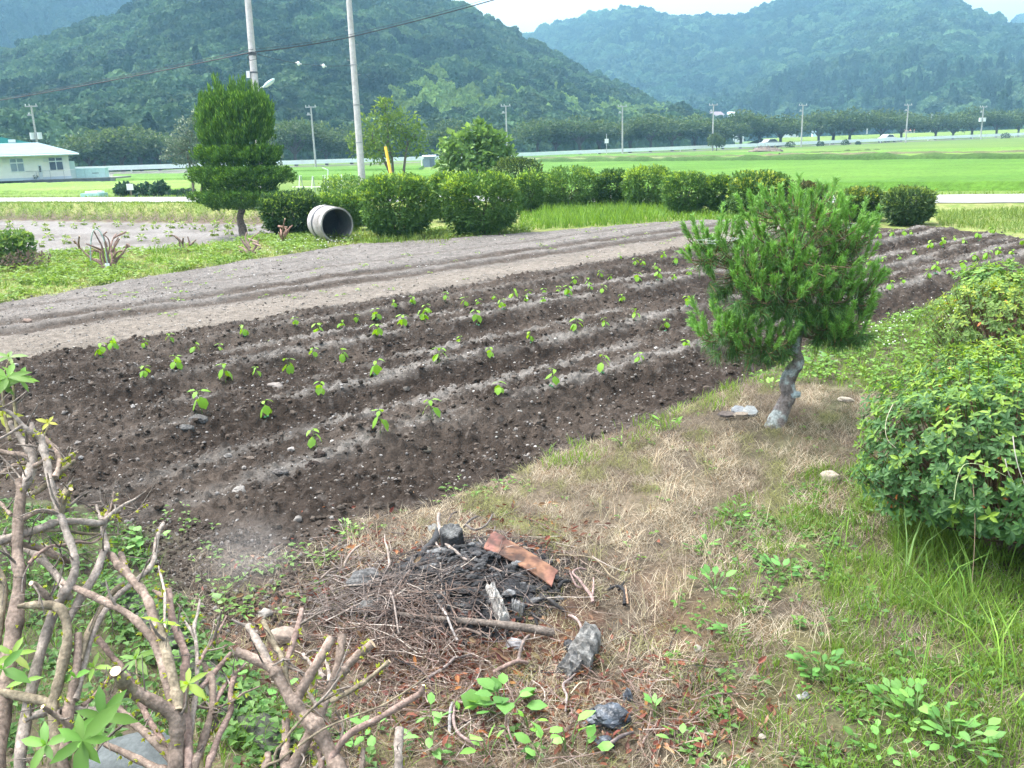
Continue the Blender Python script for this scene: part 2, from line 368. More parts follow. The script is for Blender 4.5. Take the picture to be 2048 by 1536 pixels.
def build_field():
    us = [-5.5]
    while us[-1] < 23: us.append(us[-1]+.018+.0016*max(us[-1]-3, 0))
    vs = [3.0]
    while vs[-1] < 16.6: vs.append(vs[-1]+.015+.0022*max(vs[-1]-4.5, 0))
    U, V = np.meshgrid(us, vs); X = .747*U-.665*V; Y = .665*U+.747*V
    s = sdpoly(X, Y, FPOLY)+.14*(fbm(U*2.2, V*2.2, 3, 55)-.5)
    Z = zfield(X, Y); Z = np.where(s < .25, zbase(X, Y)+(Z-zbase(X, Y))*ss(-.02, .25, s), Z)-.3*ss(.0, .25, -s)
    c = field_cols(X, Y); P = np.stack([X, Y, Z], -1).reshape(-1, 3); ny, nx = U.shape
    ok = (s > -.4); k = np.arange(ny*nx).reshape(ny, nx)
    Fq = np.stack([k[:-1, :-1], k[:-1, 1:], k[1:, 1:], k[1:, :-1]], -1)
    m = ok[:-1, :-1] & ok[1:, 1:] & ok[:-1, 1:] & ok[1:, :-1]; Fq = Fq[m]
    used = np.zeros(ny*nx, bool); used[Fq.ravel()] = True; re = np.cumsum(used)-1
    mb = MB(); mb.add(P[used], re[Fq], c.reshape(-1, 3)[used]); o = mb.build('field', M['soil'], smooth=True); tag(o, kind='structure')
build_field()
# --- ground: one sheet, fine near the camera, to the hills
def ground_cols(x, y):
    n1 = fbm(x*.9, y*.9, 4, 21); n2 = fbm(x*5, y*5, 3, 22); s = rd(x, y)
    straw = np.array([.135, .108, .076]); brown = np.array([.085, .068, .050]); green = np.array([.052, .075, .022]); greyd = np.array([.20, .175, .155])
    px, py, w_ = proj(np.stack([x, y, np.zeros_like(x)], -1)); ok = w_ > .5
    c = mixc(brown, straw, ss(.35, .65, n1*.5+n2*.5))
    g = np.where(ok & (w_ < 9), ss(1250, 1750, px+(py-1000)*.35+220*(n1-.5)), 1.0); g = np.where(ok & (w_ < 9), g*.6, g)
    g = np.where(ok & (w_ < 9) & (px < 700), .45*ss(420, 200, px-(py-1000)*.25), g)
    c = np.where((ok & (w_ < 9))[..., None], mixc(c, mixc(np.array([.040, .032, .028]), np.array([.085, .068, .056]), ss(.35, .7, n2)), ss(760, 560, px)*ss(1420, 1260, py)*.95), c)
    dkp = ss(.52, .68, fbm(x*2.1, y*2.6, 4, 27))*(w_ < 9); c = mixc(c, np.array([.072, .058, .045]), dkp*.75)
    c = mixc(c, green, np.clip(g, 0, 1)*ss(.25, .6, n2))
    red = np.exp(-(((x+.1)/1.0)**2+((y-3.0)/.55)**2)); c = mixc(c, np.array([.12, .062, .042]), np.clip(red*.8*ss(.3, .6, n2), 0, 1))
    ash = np.exp(-(((x+.12)/.40)**2+((y-3.55)/.32)**2)*1.2); c = mixc(c, np.array([.028, .027, .03]), np.clip(ash*1.5, 0, 1))
    midg = mixc(np.array([.12, .17, .04]), np.array([.20, .21, .08]), ss(.3, .7, n2)); c = mixc(c, midg, ss(9, 12, y))
    L = ss(.25, .7, leftd(x, y)+.4*(n2-.5))*ss(1.75, 2.0, -s); c = mixc(c, mixc(np.array([.180, .168, .160]), np.array([.13, .118, .108]), ss(.35, .7, n1)), L)
    bare = ss(1.05, 1.2, -s)*ss(1.95, 1.75, -s)*ss(.6, 1.2, leftd(x, y)); c = mixc(c, np.array([.105, .08, .062]), bare)
    dryb = ss(10.0, 10.8, uvf(x, y)[0])*ss(17.5, 14.5, y-.4*x)*0; c = mixc(c, straw, dryb)
    pad = mixc(np.array([.088, .145, .03]), np.array([.12, .175, .042]), ss(.3, .7, fbm(x*.06, y*.06, 3, 25))); c = mixc(c, pad, ss(3.4, 4.5, s))
    c = mixc(c, np.array([.10, .165, .04]), ss(-4, 3, farroad(x, y)))
    return c
def build_ground():
    rs = np.concatenate([[.02], np.geomspace(.6, 1200, 430)]); a1 = np.linspace(-40, 40, 760); a2 = np.linspace(40, 320, 92)[1:-1]
    A = np.radians(np.concatenate([a1, a2])); Rr, Aa = np.meshgrid(rs, A, indexing='ij'); X = Rr*np.sin(Aa); Y = Rr*np.cos(Aa)
    Z = zg(X, Y); near = np.hypot(X-4, Y-10) < 26
    s = np.full(X.shape, -9.); s[near] = sdpoly(X[near], Y[near], FPOLY); Z = Z-.30*ss(.02, .35, s)
    c = ground_cols(X, Y).reshape(-1, 3); nr, na = X.shape; k = np.arange(nr*na).reshape(nr, na); k2 = np.roll(k, -1, 1)
    Fq = np.stack([k[:-1], k2[:-1], k2[1:], k[1:]], -1).reshape(-1, 4)
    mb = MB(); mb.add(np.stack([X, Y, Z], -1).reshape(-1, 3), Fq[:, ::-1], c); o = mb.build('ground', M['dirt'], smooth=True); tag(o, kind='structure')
build_ground()
def strip(name, m, pa, pb, dz, colf, nlen, nw, kind='structure', thick=0):
    """a sheet between two polylines"""
    A = smooth_poly(np.array(pa, float), nlen); B = smooth_poly(np.array(pb, float), nlen); t = np.linspace(0, 1, nw)
    G = A[:, None]*(1-t)[None, :, None]+B[:, None]*t[None, :, None]; n, mm = G.shape[:2]
    P = G.reshape(-1, G.shape[2])
    if P.shape[1] == 2: P = np.column_stack([P, zg(P[:, 0], P[:, 1])])
    P[:, 2] += dz; k = np.arange(n*mm).reshape(n, mm); Fq = np.stack([k[:-1, :-1], k[1:, :-1], k[1:, 1:], k[:-1, 1:]], -1).reshape(-1, 4)
    mb = MB(); mb.add(P, Fq, colf(P)); o = mb.build(name, m, smooth=True); return tag(o, kind=kind)
# near lane
LANE_N = np.array([.486, .874]); d_ = np.array([.874, -.486])
def lane_pt(t, s): return d_*t+LANE_N*(25.6+s)
ts = np.linspace(-75, 60, 60)
wob = [.12*math.sin(t*.31)+.08*math.sin(t*.83) for t in ts]
def road_col(P):
    n = fbm(P[:, 0]*.8, P[:, 1]*.8, 3, 31); return np.array([.25, .25, .25])*(.9+.2*n)[:, None]
strip('road', M['asphalt'], [lane_pt(t, 0+w_) for t, w_ in zip(ts, wob)], [lane_pt(t, 3.3+w_*.6) for t, w_ in zip(ts, wob)], .02, road_col, 3, 5)
# far road on its low bank
xs = np.linspace(-150, 330, 49)
def fr_z(x): return np.interp(x, [-150, -60, -10, 60, 160, 330], [.35, .15, -.28, -.22, -.12, .4])
def fr(x, off): return np.array([x-.447*off, 138+.5*x+.894*off])
def fcol(P): return np.array([.17, .172, .17])*(.9+.2*vn(P[:, 0]*.2, P[:, 1]*.2, 3))[:, None]
strip('road', M['asphalt'], [(*fr(x, 0), fr_z(x)+.02) for x in xs], [(*fr(x, 6), fr_z(x)+.02) for x in xs], 0, fcol, 2, 3)
def bcol(P):
    k = ss(-15, -45, P[:, 0]); n = fbm(P[:, 0]*.3, P[:, 1]*.3+P[:, 2], 3, 33)
    return mixc(mixc(np.array([.065, .115, .035]), np.array([.10, .13, .05]), n), np.array([.17, .17, .155]), k*.8)
strip('bank', M['farland'], [(*fr(x, -3.0), -.42) for x in xs], [(*fr(x, .05), fr_z(x)+.015) for x in xs], 0, bcol, 2, 4)
strip('bank', M['farland'], [(*fr(x, 5.95), fr_z(x)+.015) for x in xs], [(*fr(x, 10), -.42) for x in xs], 0, bcol, 2, 4)
xs2 = np.linspace(62, 330, 40)
strip('bank', M['farland'], [(*fr(x, 12.5), -.42) for x in xs2], [(*fr(x, 22), 1.3) for x in xs2], 0, lambda P: mixc(np.array([.10, .17, .04]), np.array([.17, .24, .06]), fbm(P[:, 0]*.2, P[:, 1]*.2, 3, 37)), 2, 5)
strip('bank', M['farland'], [(*fr(x, 21.95), 1.29) for x in xs2], [(*fr(x, 30), -.42) for x in xs2], 0, lambda P: np.tile([.08, .12, .04], (len(P), 1)), 2, 3)
# rice paddies beyond the lane: separate plots on the plain, each a dense canopy of rice about knee high
def paddy(corners, h, colA, colB, nm='paddy', seed=0):
    c = np.array(corners, float)
    nx, ny = 150, 90; a = np.linspace(0, 1, nx); b = np.linspace(0, 1, ny); A, B = np.meshgrid(a, b)
    X = (c[0][0]*(1-A)+c[1][0]*A)*(1-B)+(c[3][0]*(1-A)+c[2][0]*A)*B; Y = (c[0][1]*(1-A)+c[1][1]*A)*(1-B)+(c[3][1]*(1-A)+c[2][1]*A)*B
    edge = np.minimum.reduce([A*nx, (1-A)*nx, B*ny, (1-B)*ny]); n = fbm(X*.5, Y*.5, 3, seed)
    Z = -.32+(h+.06*(n-.5)+.05*(vn(X*2.3, Y*2.3, seed+3)-.5))*ss(0, 1.2, edge)-.06*(edge <= 0)
    col = mixc(np.array(colA), np.array(colB), ss(.3, .7, fbm(X*.11, Y*.23, 3, seed+5)))
    k = np.arange(nx*ny).reshape(ny, nx); Fq = np.stack([k[:-1, :-1], k[:-1, 1:], k[1:, 1:], k[1:, :-1]], -1).reshape(-1, 4)
    mb = MB(); mb.add(np.stack([X, Y, Z], -1).reshape(-1, 3), Fq, col.reshape(-1, 3)); o = mb.build(nm, M['rice'], smooth=True); tag(o, kind='structure')
GA, GB = (.064, .152, .014), (.088, .185, .021)
def pq(*px): return [at(x, y, -.3)[:2] for x, y in px]
paddy(pq((1085, 382), (2500, 382), (2350, 327), (1060, 330)), .34, GA, GB, seed=3)
paddy(pq((1250, 326), (2420, 324), (2300, 309), (1500, 318)), .30, (.105, .20, .025), (.14, .25, .035), seed=9)
paddy(pq((1060, 327), (1240, 325.5), (1480, 317), (1040, 320)), .22, (.13, .17, .06), (.16, .2, .07), seed=12)
paddy(pq((1000, 318), (1500, 316), (1700, 306.5), (1050, 313.5)), .30, GA, GB, seed=15)
paddy(pq((1560, 314), (2300, 306), (2250, 297), (1760, 305)), .30, (.12, .21, .03), GB, seed=18)
paddy(pq((-60, 390), (385, 386), (390, 366), (-60, 374)), .3, (.12, .21, .03), (.16, .25, .05), seed=21)
paddy(pq((225, 364), (880, 358), (880, 346), (225, 353)), .3, GA, GB, seed=24)
paddy(pq((560, 345), (840, 342), (850, 336), (560, 339)), .28, GA, GB, seed=27)

def bund(pa, pb, h, wd, ca, cb, seed):
    a, b_ = at(*pa, -.3)[:2], at(*pb, -.3)[:2]; n = 70; t = np.linspace(0, 1, n)[:, None]; c = a*(1-t)+b_*t; d = (b_-a)/np.linalg.norm(b_-a); nn = np.array([-d[1], d[0]]); c = c+nn*(.5*(fbm(t[:, 0]*9, t[:, 0]*0+seed, 3, seed)-.5))[:, None]; V = []
    for off, z in ((-1, -.05), (-.6, .7), (0, 1), (.6, .7), (1, -.05)): V.append(np.column_stack([c+nn*off*wd, -.32+h*z*(.7+.6*fbm(t[:, 0]*40, t[:, 0]*0+off, 2, seed))]))
    P = np.stack(V, 1).reshape(-1, 3); k = np.arange(n*5).reshape(n, 5); m = MB(); m.add(P, np.stack([k[:-1, :-1], k[1:, :-1], k[1:, 1:], k[:-1, 1:]], -1).reshape(-1, 4), mixc(np.array(ca), np.array(cb), fbm(P[:, 0]*.4, P[:, 1]*.4, 3, seed+1))); tag(m.build('bank', M['farland'], smooth=True), kind='structure')
bund((1055, 328.6), (2420, 325.6), .62, .55, (.035, .075, .018), (.06, .11, .028), 3)
bund((1480, 317), (2320, 308.2), .42, 1.1, (.09, .095, .045), (.14, .125, .075), 5)
bund((1040, 319.4), (1490, 316.8), .40, .7, (.06, .10, .03), (.12, .12, .06), 7)
bund((1560, 314.6), (1760, 305.4), .40, .5, (.05, .09, .025), (.09, .11, .04), 9)
# ---------------------------------------------------------------- hills and their woods
def sky_line(pts):
    xs_ = [p[0] for p in pts]; ys_ = [p[1] for p in pts]
    az = []; el = []
    for x, y in pts:
        d = ray(x, y); az.append(math.atan2(d[0], d[1])); el.append(math.atan2(d[2], math.hypot(d[0], d[1])))
    return np.array(az), np.array(el)
HILLS = []
def hill(name, pts, foot, ridge, crown, seed, spur=.12, pw=1.25, azr=(-46, 46), naz=260, nr=70):
    az, el = sky_line(pts); A = np.radians(np.linspace(azr[0], azr[1], naz)); t = np.linspace(0, 1.7, nr)
    e = np.interp(A, az, el); f0 = np.array([foot(math.degrees(a)) for a in A]); rg = np.array([ridge(math.degrees(a)) for a in A])
    def height(Ai, ti):
        e_ = np.interp(Ai, az, el); f_ = np.interp(Ai, A, f0); r_ = np.interp(Ai, A, rg)
        rr = f_+(r_-f_)*ti; top = np.maximum(r_*np.tan(e_)+H_-crown*.8, .5)
        prof = np.where(ti <= 1, np.clip(ti, 0, 1)**pw, 1-.55*(np.clip(ti-1, 0, 1)/.7)**1.2)
        x = rr*np.sin(Ai); y = rr*np.cos(Ai)
        sp = (fbm(x/95., y/95., 4, seed)-.5)*2*spur*top*np.sin(np.pi*np.clip(ti, 0, 1))**.8*np.where(ti > 1, 0, 1)
        return x, y, np.where(top > .6, top*prof+sp, -3)-.6
    Tt, Aa = np.meshgrid(t, A, indexing='ij'); X, Y, Z = height(Aa, Tt); k = np.arange(nr*naz).reshape(nr, naz)
    Fq = np.stack([k[:-1, :-1], k[:-1, 1:], k[1:, 1:], k[1:, :-1]], -1).reshape(-1, 4)
    n = fbm(X/30, Y/30, 3, seed+3).reshape(-1)
    mb = MB(); mb.add(np.stack([X, Y, Z], -1).reshape(-1, 3), Fq, mixc(np.array([.02, .035, .015]), np.array([.04, .05, .025]), n)); o = mb.build(name, M['hill'], smooth=True); tag(o, kind='structure')
    return height, A, f0, rg
def plant(name, H, n, cr, seed, tone, conif=None, bamboo=None, tmax=1.1, azr=(-44, 44), pale=.5, label=None):
    """one wood = one point mesh that a node tree turns into crowns"""
    height, A, f0, rg = H; rg_ = np.random.default_rng(seed); a = np.radians(rg_.uniform(azr[0], azr[1], n*2)); t = rg_.uniform(0, tmax, n*2)**.9
    f_ = np.interp(a, A, f0); r_ = np.interp(a, A, rg); keep = rg_.random(n*2) < (f_+(r_-f_)*t)/r_.max(); a = a[keep][:n]; t = t[keep][:n]
    x, y, z = height(a, t); ok = z > -1.5; x, y, z, a, t = x[ok], y[ok], z[ok], a[ok], t[ok]; m = len(x)
    px, py, w_ = proj(np.stack([x, y, z], -1))
    s = cr*(.5+1.0*rg_.random(m)**1.6)*(1+.3*(fbm(x/40, y/40, 3, seed+1)-.5)); kind = rg_.integers(0, 4, m)
    tone = np.array(tone); n1 = fbm(x/60, y/60, 3, seed+2); n2 = rg_.random(m)
    tint = tone[0]*(1-ss(.3, .7, n1*.6+n2*.4))[:, None]+tone[1]*ss(.3, .7, n1*.6+n2*.4)[:, None]
    tint = tint*((.55+.9*rg_.random(m))*(.55+.9*fbm(x/28, y/28, 3, seed+9)))[:, None]; sx = s.copy(); sz = s*rg_.uniform(.8, 1.15, m)
    pl = rg_.random(m) < .10*pale; tint[pl] = tint[pl]*np.array([1.35, 1.3, 1.5])
    if conif is not None:
        c = conif(px, py, x, y); sel = rg_.random(m) < c; kind[sel] = 4+rg_.integers(0, 2, sel.sum()); tint[sel] = np.array([.026, .054, .028])*(.8+.5*rg_.random(sel.sum()))[:, None]; sx[sel] *= .6; sz[sel] *= .95
        top_ = sel & (t > .72); kind[top_] = rg_.integers(0, 4, top_.sum()); sx[top_] /= .6
    if bamboo is not None:
        c = bamboo(px, py, x, y); sel = rg_.random(m) < c; kind[sel] = 6; tint[sel] = np.array([.15, .23, .065])*(.8+.5*rg_.random(sel.sum()))[:, None]; sx[sel] *= .8; sz[sel] *= .75
    me = bpy.data.meshes.new(name); me.vertices.add(m); me.vertices.foreach_set('co', np.stack([x, y, z+sz*.35], -1).astype(np.float32).ravel())
    for nm, ty, val in (('sx', 'FLOAT', sx), ('sz', 'FLOAT', sz), ('rz', 'FLOAT', rg_.uniform(0, 6.28, m))):
        at_ = me.attributes.new(nm, ty, 'POINT'); at_.data.foreach_set('value', val.astype(np.float32))
    at_ = me.attributes.new('kd', 'INT', 'POINT'); at_.data.foreach_set('value', kind.astype(np.int32))
    at_ = me.attributes.new('tint', 'FLOAT_COLOR', 'POINT'); at_.data.foreach_set('color', np.column_stack([tint, np.ones(m)]).astype(np.float32).ravel())
    me.materials.append(M['canopy']); o = bpy.data.objects.new(name, me); COL.objects.link(o); tag(o, kind='stuff')
    md = o.modifiers.new('crowns', 'NODES'); md.node_group = wood_tree(); return o
_wt = [None]
def wood_tree():
    if _wt[0]: return _wt[0]
    g = bpy.data.node_groups.new('crowns', 'GeometryNodeTree'); N = g.nodes; L = g.links
    g.interface.new_socket(name='Geometry', in_out='INPUT', socket_type='NodeSocketGeometry'); g.interface.new_socket(name='Geometry', in_out='OUTPUT', socket_type='NodeSocketGeometry')
    gi = N.new('NodeGroupInput'); go = N.new('NodeGroupOutput'); jn = N.new('GeometryNodeJoinGeometry')
    def named(nm, ty):
        a = N.new('GeometryNodeInputNamedAttribute'); a.data_type = ty; a.inputs['Name'].default_value = nm
        return next(o for o in a.outputs if o.enabled and o.name == 'Attribute')
    def variant(seed, kind):
        if kind == 'cone':
            b = N.new('GeometryNodeMeshCone'); b.inputs['Vertices'].default_value = 14; b.inputs['Side Segments'].default_value = 9; b.inputs['Radius Top'].default_value = .05; b.inputs['Radius Bottom'].default_value = .85; b.inputs['Depth'].default_value = 2.6
        else:
            b = N.new('GeometryNodeMeshIcoSphere'); b.inputs['Radius'].default_value = 1; b.inputs['Subdivisions'].default_value = 4
        geo = b.outputs['Mesh']
        def disp(geo, scale, amp, sd):
            nz = N.new('ShaderNodeTexNoise'); nz.noise_dimensions = '4D'; nz.inputs['W'].default_value = sd; nz.inputs['Scale'].default_value = scale; nz.inputs['Detail'].default_value = 3
            mr = N.new('ShaderNodeMapRange'); mr.inputs['From Min'].default_value = .3; mr.inputs['From Max'].default_value = .7; mr.inputs['To Min'].default_value = -amp; mr.inputs['To Max'].default_value = amp
            L.new(nz.outputs['Fac'], mr.inputs['Value']); nn = N.new('GeometryNodeInputNormal'); vm = N.new('ShaderNodeVectorMath'); vm.operation = 'SCALE'
            L.new(nn.outputs['Normal'], vm.inputs[0]); L.new(mr.outputs['Result'], vm.inputs['Scale']); sp = N.new('GeometryNodeSetPosition'); L.new(geo, sp.inputs['Geometry']); L.new(vm.outputs['Vector'], sp.inputs['Offset']); return sp.outputs['Geometry']
        geo = disp(geo, 1.3, .32, seed*3.7); geo = disp(geo, 3.6, .14, seed*1.9+4)
        dp = N.new('GeometryNodeDistributePointsOnFaces'); dp.inputs['Density'].default_value = 120 if kind != 'bamboo' else 130; dp.inputs['Seed'].default_value = seed; L.new(geo, dp.inputs['Mesh'])
        gr = N.new('GeometryNodeMeshGrid'); gr.inputs['Size X'].default_value = .10 if kind == 'bamboo' else .145; gr.inputs['Size Y'].default_value = .26 if kind == 'bamboo' else .145; gr.inputs['Vertices X'].default_value = 2; gr.inputs['Vertices Y'].default_value = 2
        rv = N.new('FunctionNodeRandomValue'); rv.data_type = 'FLOAT_VECTOR'; rv.inputs['Min'].default_value = (-1.0, -1.0, -3.1); rv.inputs['Max'].default_value = (1.0, 1.0, 3.1); rv.inputs['Seed'].default_value = seed
        ip = N.new('GeometryNodeInstanceOnPoints'); L.new(dp.outputs['Points'], ip.inputs['Points']); L.new(gr.outputs['Mesh'], ip.inputs['Instance'])
        rr = N.new('FunctionNodeRotateRotation') if hasattr(bpy.types, 'FunctionNodeRotateRotation') else None
        if rr:
            L.new(dp.outputs['Rotation'], rr.inputs[0]); L.new(next(o for o in rv.outputs if o.enabled), rr.inputs[1]); rr.rotation_space = 'LOCAL'; L.new(rr.outputs[0], ip.inputs['Rotation'])
        ri = N.new('GeometryNodeRealizeInstances'); L.new(ip.outputs['Instances'], ri.inputs['Geometry'])
        sc_ = N.new('GeometryNodeTransform'); sc_.inputs['Scale'].default_value = (.90, .90, .90); L.new(geo, sc_.inputs['Geometry'])
        j2 = N.new('GeometryNodeJoinGeometry'); L.new(ri.outputs['Geometry'], j2.inputs[0]); L.new(sc_.outputs['Geometry'], j2.inputs[0])
        tf = N.new('GeometryNodeTransform'); L.new(j2.outputs['Geometry'], tf.inputs['Geometry'])
        if kind == 'cone': tf.inputs['Translation'].default_value = (0, 0, -.9)
        if kind == 'bamboo': tf.inputs['Scale'].default_value = (.8, .8, 1.35)
        sm = N.new('GeometryNodeSetMaterial'); sm.inputs['Material'].default_value = M['canopy']; L.new(tf.outputs['Geometry'], sm.inputs['Geometry'])
        gti = N.new('GeometryNodeGeometryToInstance'); L.new(sm.outputs['Geometry'], gti.inputs['Geometry']); return gti.outputs['Instances']
    vs_ = [variant(k+1, 'round') for k in range(4)]+[variant(k+11, 'cone') for k in range(2)]+[variant(31, 'bamboo')]
    for v_ in reversed(vs_): L.new(v_, jn.inputs[0])
    io = N.new('GeometryNodeInstanceOnPoints'); io.inputs['Pick Instance'].default_value = True
    L.new(gi.outputs[0], io.inputs['Points']); L.new(jn.outputs[0], io.inputs['Instance']); L.new(named('kd', 'INT'), io.inputs['Instance Index'])
    cx = N.new('ShaderNodeCombineXYZ'); L.new(named('rz', 'FLOAT'), cx.inputs['Z']); L.new(cx.outputs[0], io.inputs['Rotation'])
    cs = N.new('ShaderNodeCombineXYZ'); sxo = named('sx', 'FLOAT'); L.new(sxo, cs.inputs['X']); L.new(sxo, cs.inputs['Y']); L.new(named('sz', 'FLOAT'), cs.inputs['Z']); L.new(cs.outputs[0], io.inputs['Scale'])
    L.new(io.outputs['Instances'], go.inputs[0]); _wt[0] = g; return g
BROAD = [(.026, .058, .027), (.068, .118, .048)]
hA = hill('hill', [(-900, 260), (-300, 190), (0, 122), (85, 99), (154, 79), (246, 46), (290, 18), (330, -60), (420, -120), (600, -110), (760, -45), (850, -4), (905, 14), (960, 42), (1000, 66), (1040, 88), (1080, 108), (1130, 132), (1200, 175), (1290, 210), (1350, 236), (1420, 262), (1460, 290), (1500, 320)],
          lambda a: np.interp(a, [-46, -20, 0, 8, 14], [150, 165, 185, 215, 250]), lambda a: np.interp(a, [-46, -20, 0, 8, 14], [330, 370, 395, 370, 330]), 3.2, 101, spur=.16)
bam = lambda px, py, x, y: np.clip(np.exp(-(((px-930)/130)**2+((py-235)/42)**2))*1.3, 0, 1)+np.clip(np.exp(-(((px-1250)/130)**2+((py-262)/26)**2))*.9, 0, 1)
con = lambda px, py, x, y: .0+.12*(fbm(x/50, y/50, 2, 77) > .6)
plant('forest', hA, 9500, 3.5, 501, BROAD, con, bam, tmax=1.08, azr=(-40, 15))
hB = hill('hill', [(-900, -200), (-200, -120), (60, -60), (200, -30), (320, 10), (420, 60), (700, 200), (1100, 300)], lambda a: 430, lambda a: 680, 4, 131, spur=.1, azr=(-46, 2), naz=120)
plant('forest', hB, 3000, 5.2, 502, [(.024, .05, .026), (.04, .075, .03)], lambda px, py, x, y: .75+0*px, None, azr=(-40, -10))
hC = hill('hill', [(760, 230), (900, 170), (980, 112), (1040, 86), (1100, 62), (1160, 48), (1200, 36), (1260, 29), (1300, 33), (1330, 39), (1380, 46), (1440, 42), (1500, 36), (1530, 26), (1560, 12), (1600, 6), (1640, 2), (1700, -10), (1780, -22), (1850, -14), (1890, 4), (1930, 24), (1970, 44), (2010, 58), (2050, 76), (2150, 100), (2400, 150)],
          lambda a: np.interp(a, [-5, 5, 15, 30, 46], [520, 500, 430, 330, 300]), lambda a: np.interp(a, [-5, 5, 15, 30, 46], [900, 880, 800, 680, 640]), 4, 151, spur=.17, azr=(-8, 46), naz=240)
plant('forest', hC, 11500, 4.9, 503, [(.032, .072, .036), (.070, .122, .056)], lambda px, py, x, y: np.clip(.02+.55*(fbm(x/110, y/110, 3, 79) > .56), 0, 1), None, azr=(-6, 40))
hD = hill('hill', [(1900, 110), (1980, 66), (2020, 50), (2060, 40), (2150, 30), (2400, 40)], lambda a: 900, lambda a: 1080, 4, 171, azr=(20, 42), naz=60, nr=30)
plant('forest', hD, 700, 7, 504, [(.03, .06, .03), (.05, .085, .04)], None, None, azr=(24, 40))
# ---------------------------------------------------------------- far things: house, poles, trees, cars, village
def leafcloud(mb, blobs, n, size, cols, lo=True, shell=.55, asp=.55, up=.3, droop=.15, dense_in=.25, rg=None):
    """leaf faces through a set of blobs (cx,cy,cz,rx,ry,rz)"""
    rg = rg or R_; B = np.array(blobs, float); w_ = (B[:, 3]*B[:, 4]*B[:, 5])**(2/3.); k = rg.choice(len(B), n, p=w_/w_.sum())
    d = rdir(n, rg); r = np.where(rg.random(n) < dense_in, rg.random(n)**.5*.8, shell+(1.03-shell)*rg.random(n)**.6)
    q = d*r[:, None]; q = q*(1+.22*n3(d*1.0+k[:, None]*3.3, 2.2, 5))[:, None]
    P = B[k, :3]+q*B[k, 3:6]
    T = nrm(d*.8+rdir(n, rg)*.9+np.array([0, 0, up])); N = nrm(rdir(n, rg)*.7+np.array([0, 0, 1.])*.8+d*.4)
    c0, c1 = np.array(cols[0]), np.array(cols[1]); t = np.clip(rg.random(n)*.75+.15, 0, 1)
    c = c0*(1-t[:, None])+c1*t[:, None]
    if len(cols) > 2:       # fresh growth, found on the outer and upper shoots
        y = (rg.random(n) < .75*np.clip((r-.8)/.2, 0, 1)*np.clip(d[:, 2]*1.1+.12, 0, 1)); c[y] = np.array(cols[2])*(.8+.4*rg.random((y.sum(), 1)))
    s = size*(.65+.7*rg.random(n)); leaves(mb, P, T, N, s, s*asp, c, lo=lo, droop=droop)
def tree_parts(root, h, cr, seed, cols, n=2600, leaf=.26, trunk_r=.14, zc=.62, flat=.62, nb=9, asp=.6, thick=1.0, col_t=(.10, .085, .07), multi=1):
    rg = np.random.default_rng(seed); tb = MB(); blobs = []
    for k in range(multi):
        lx, ly = (rg.normal(size=2)*.25*(multi > 1))
        top = h*zc; P = [(lx, ly, -.3), (lx+.05*h*rg.normal()*.3, ly+.02*h, top*.45), (lx*1.5+rg.normal()*.04*h, ly*1.5+rg.normal()*.04*h, top)]
        tube(tb, smooth_poly(P, 4), np.linspace(trunk_r, trunk_r*.45, 9), 7, col_t)
        for j in range(nb//multi):
            a = j*2.4+rg.random(); r = cr*(.35+.5*rg.random()); z0 = top*(.5+.45*rg.random()); e = np.array([lx+math.cos(a)*r, ly+math.sin(a)*r, h*(zc-.10+.28*rg.random())])
            m_ = np.array([lx+math.cos(a)*r*.4, ly+math.sin(a)*r*.4, z0+(e[2]-z0)*.65]); tube(tb, smooth_poly([(P[1][0], P[1][1], z0*.85), m_, e], 3), np.linspace(trunk_r*.45, trunk_r*.1, 7), 5, col_t)
            blobs.append((e[0], e[1], e[2]+.08*h, cr*(.36+.18*rg.random()), cr*(.36+.18*rg.random()), h*.17*thick*(.8+.5*rg.random())))
    blobs.append((0, 0, h*(1-.2*flat), cr*.5, cr*.5, h*.18*thick))
    tb.build('trunk', M['bark'], root); cb = MB(); leafcloud(cb, blobs, n, leaf, cols, asp=asp, rg=rg); cb.build('crown', M['leaf'], root)
ORD = ['first', 'second', 'third', 'fourth', 'fifth', 'sixth', 'seventh', 'eighth', 'ninth', 'tenth', 'eleventh', 'twelfth', 'thirteenth', 'fourteenth', 'fifteenth', 'sixteenth', 'seventeenth', 'eighteenth', 'nineteenth', 'twentieth', 'twenty-first', 'twenty-second', 'twenty-third', 'twenty-fourth', 'twenty-fifth', 'twenty-sixth', 'twenty-seventh', 'twenty-eighth', 'twenty-ninth', 'thirtieth', 'thirty-first', 'thirty-second', 'thirty-third', 'thirty-fourth'] + [f'thirty-{w}' for w in ('fifth', 'sixth', 'seventh')]
CHER = [(.034, .066, .026), (.070, .112, .036), (.10, .15, .045)]
protos = []
tx = [175, 205, 240, 275, 315, 590, 650, 700, 905, 1075, 1110, 1160, 1200, 1260, 1300, 1345, 1390, 1445, 1480, 1520, 1560, 1635, 1665, 1700, 1760, 1800, 1870, 1905, 1940, 1990, 2035]
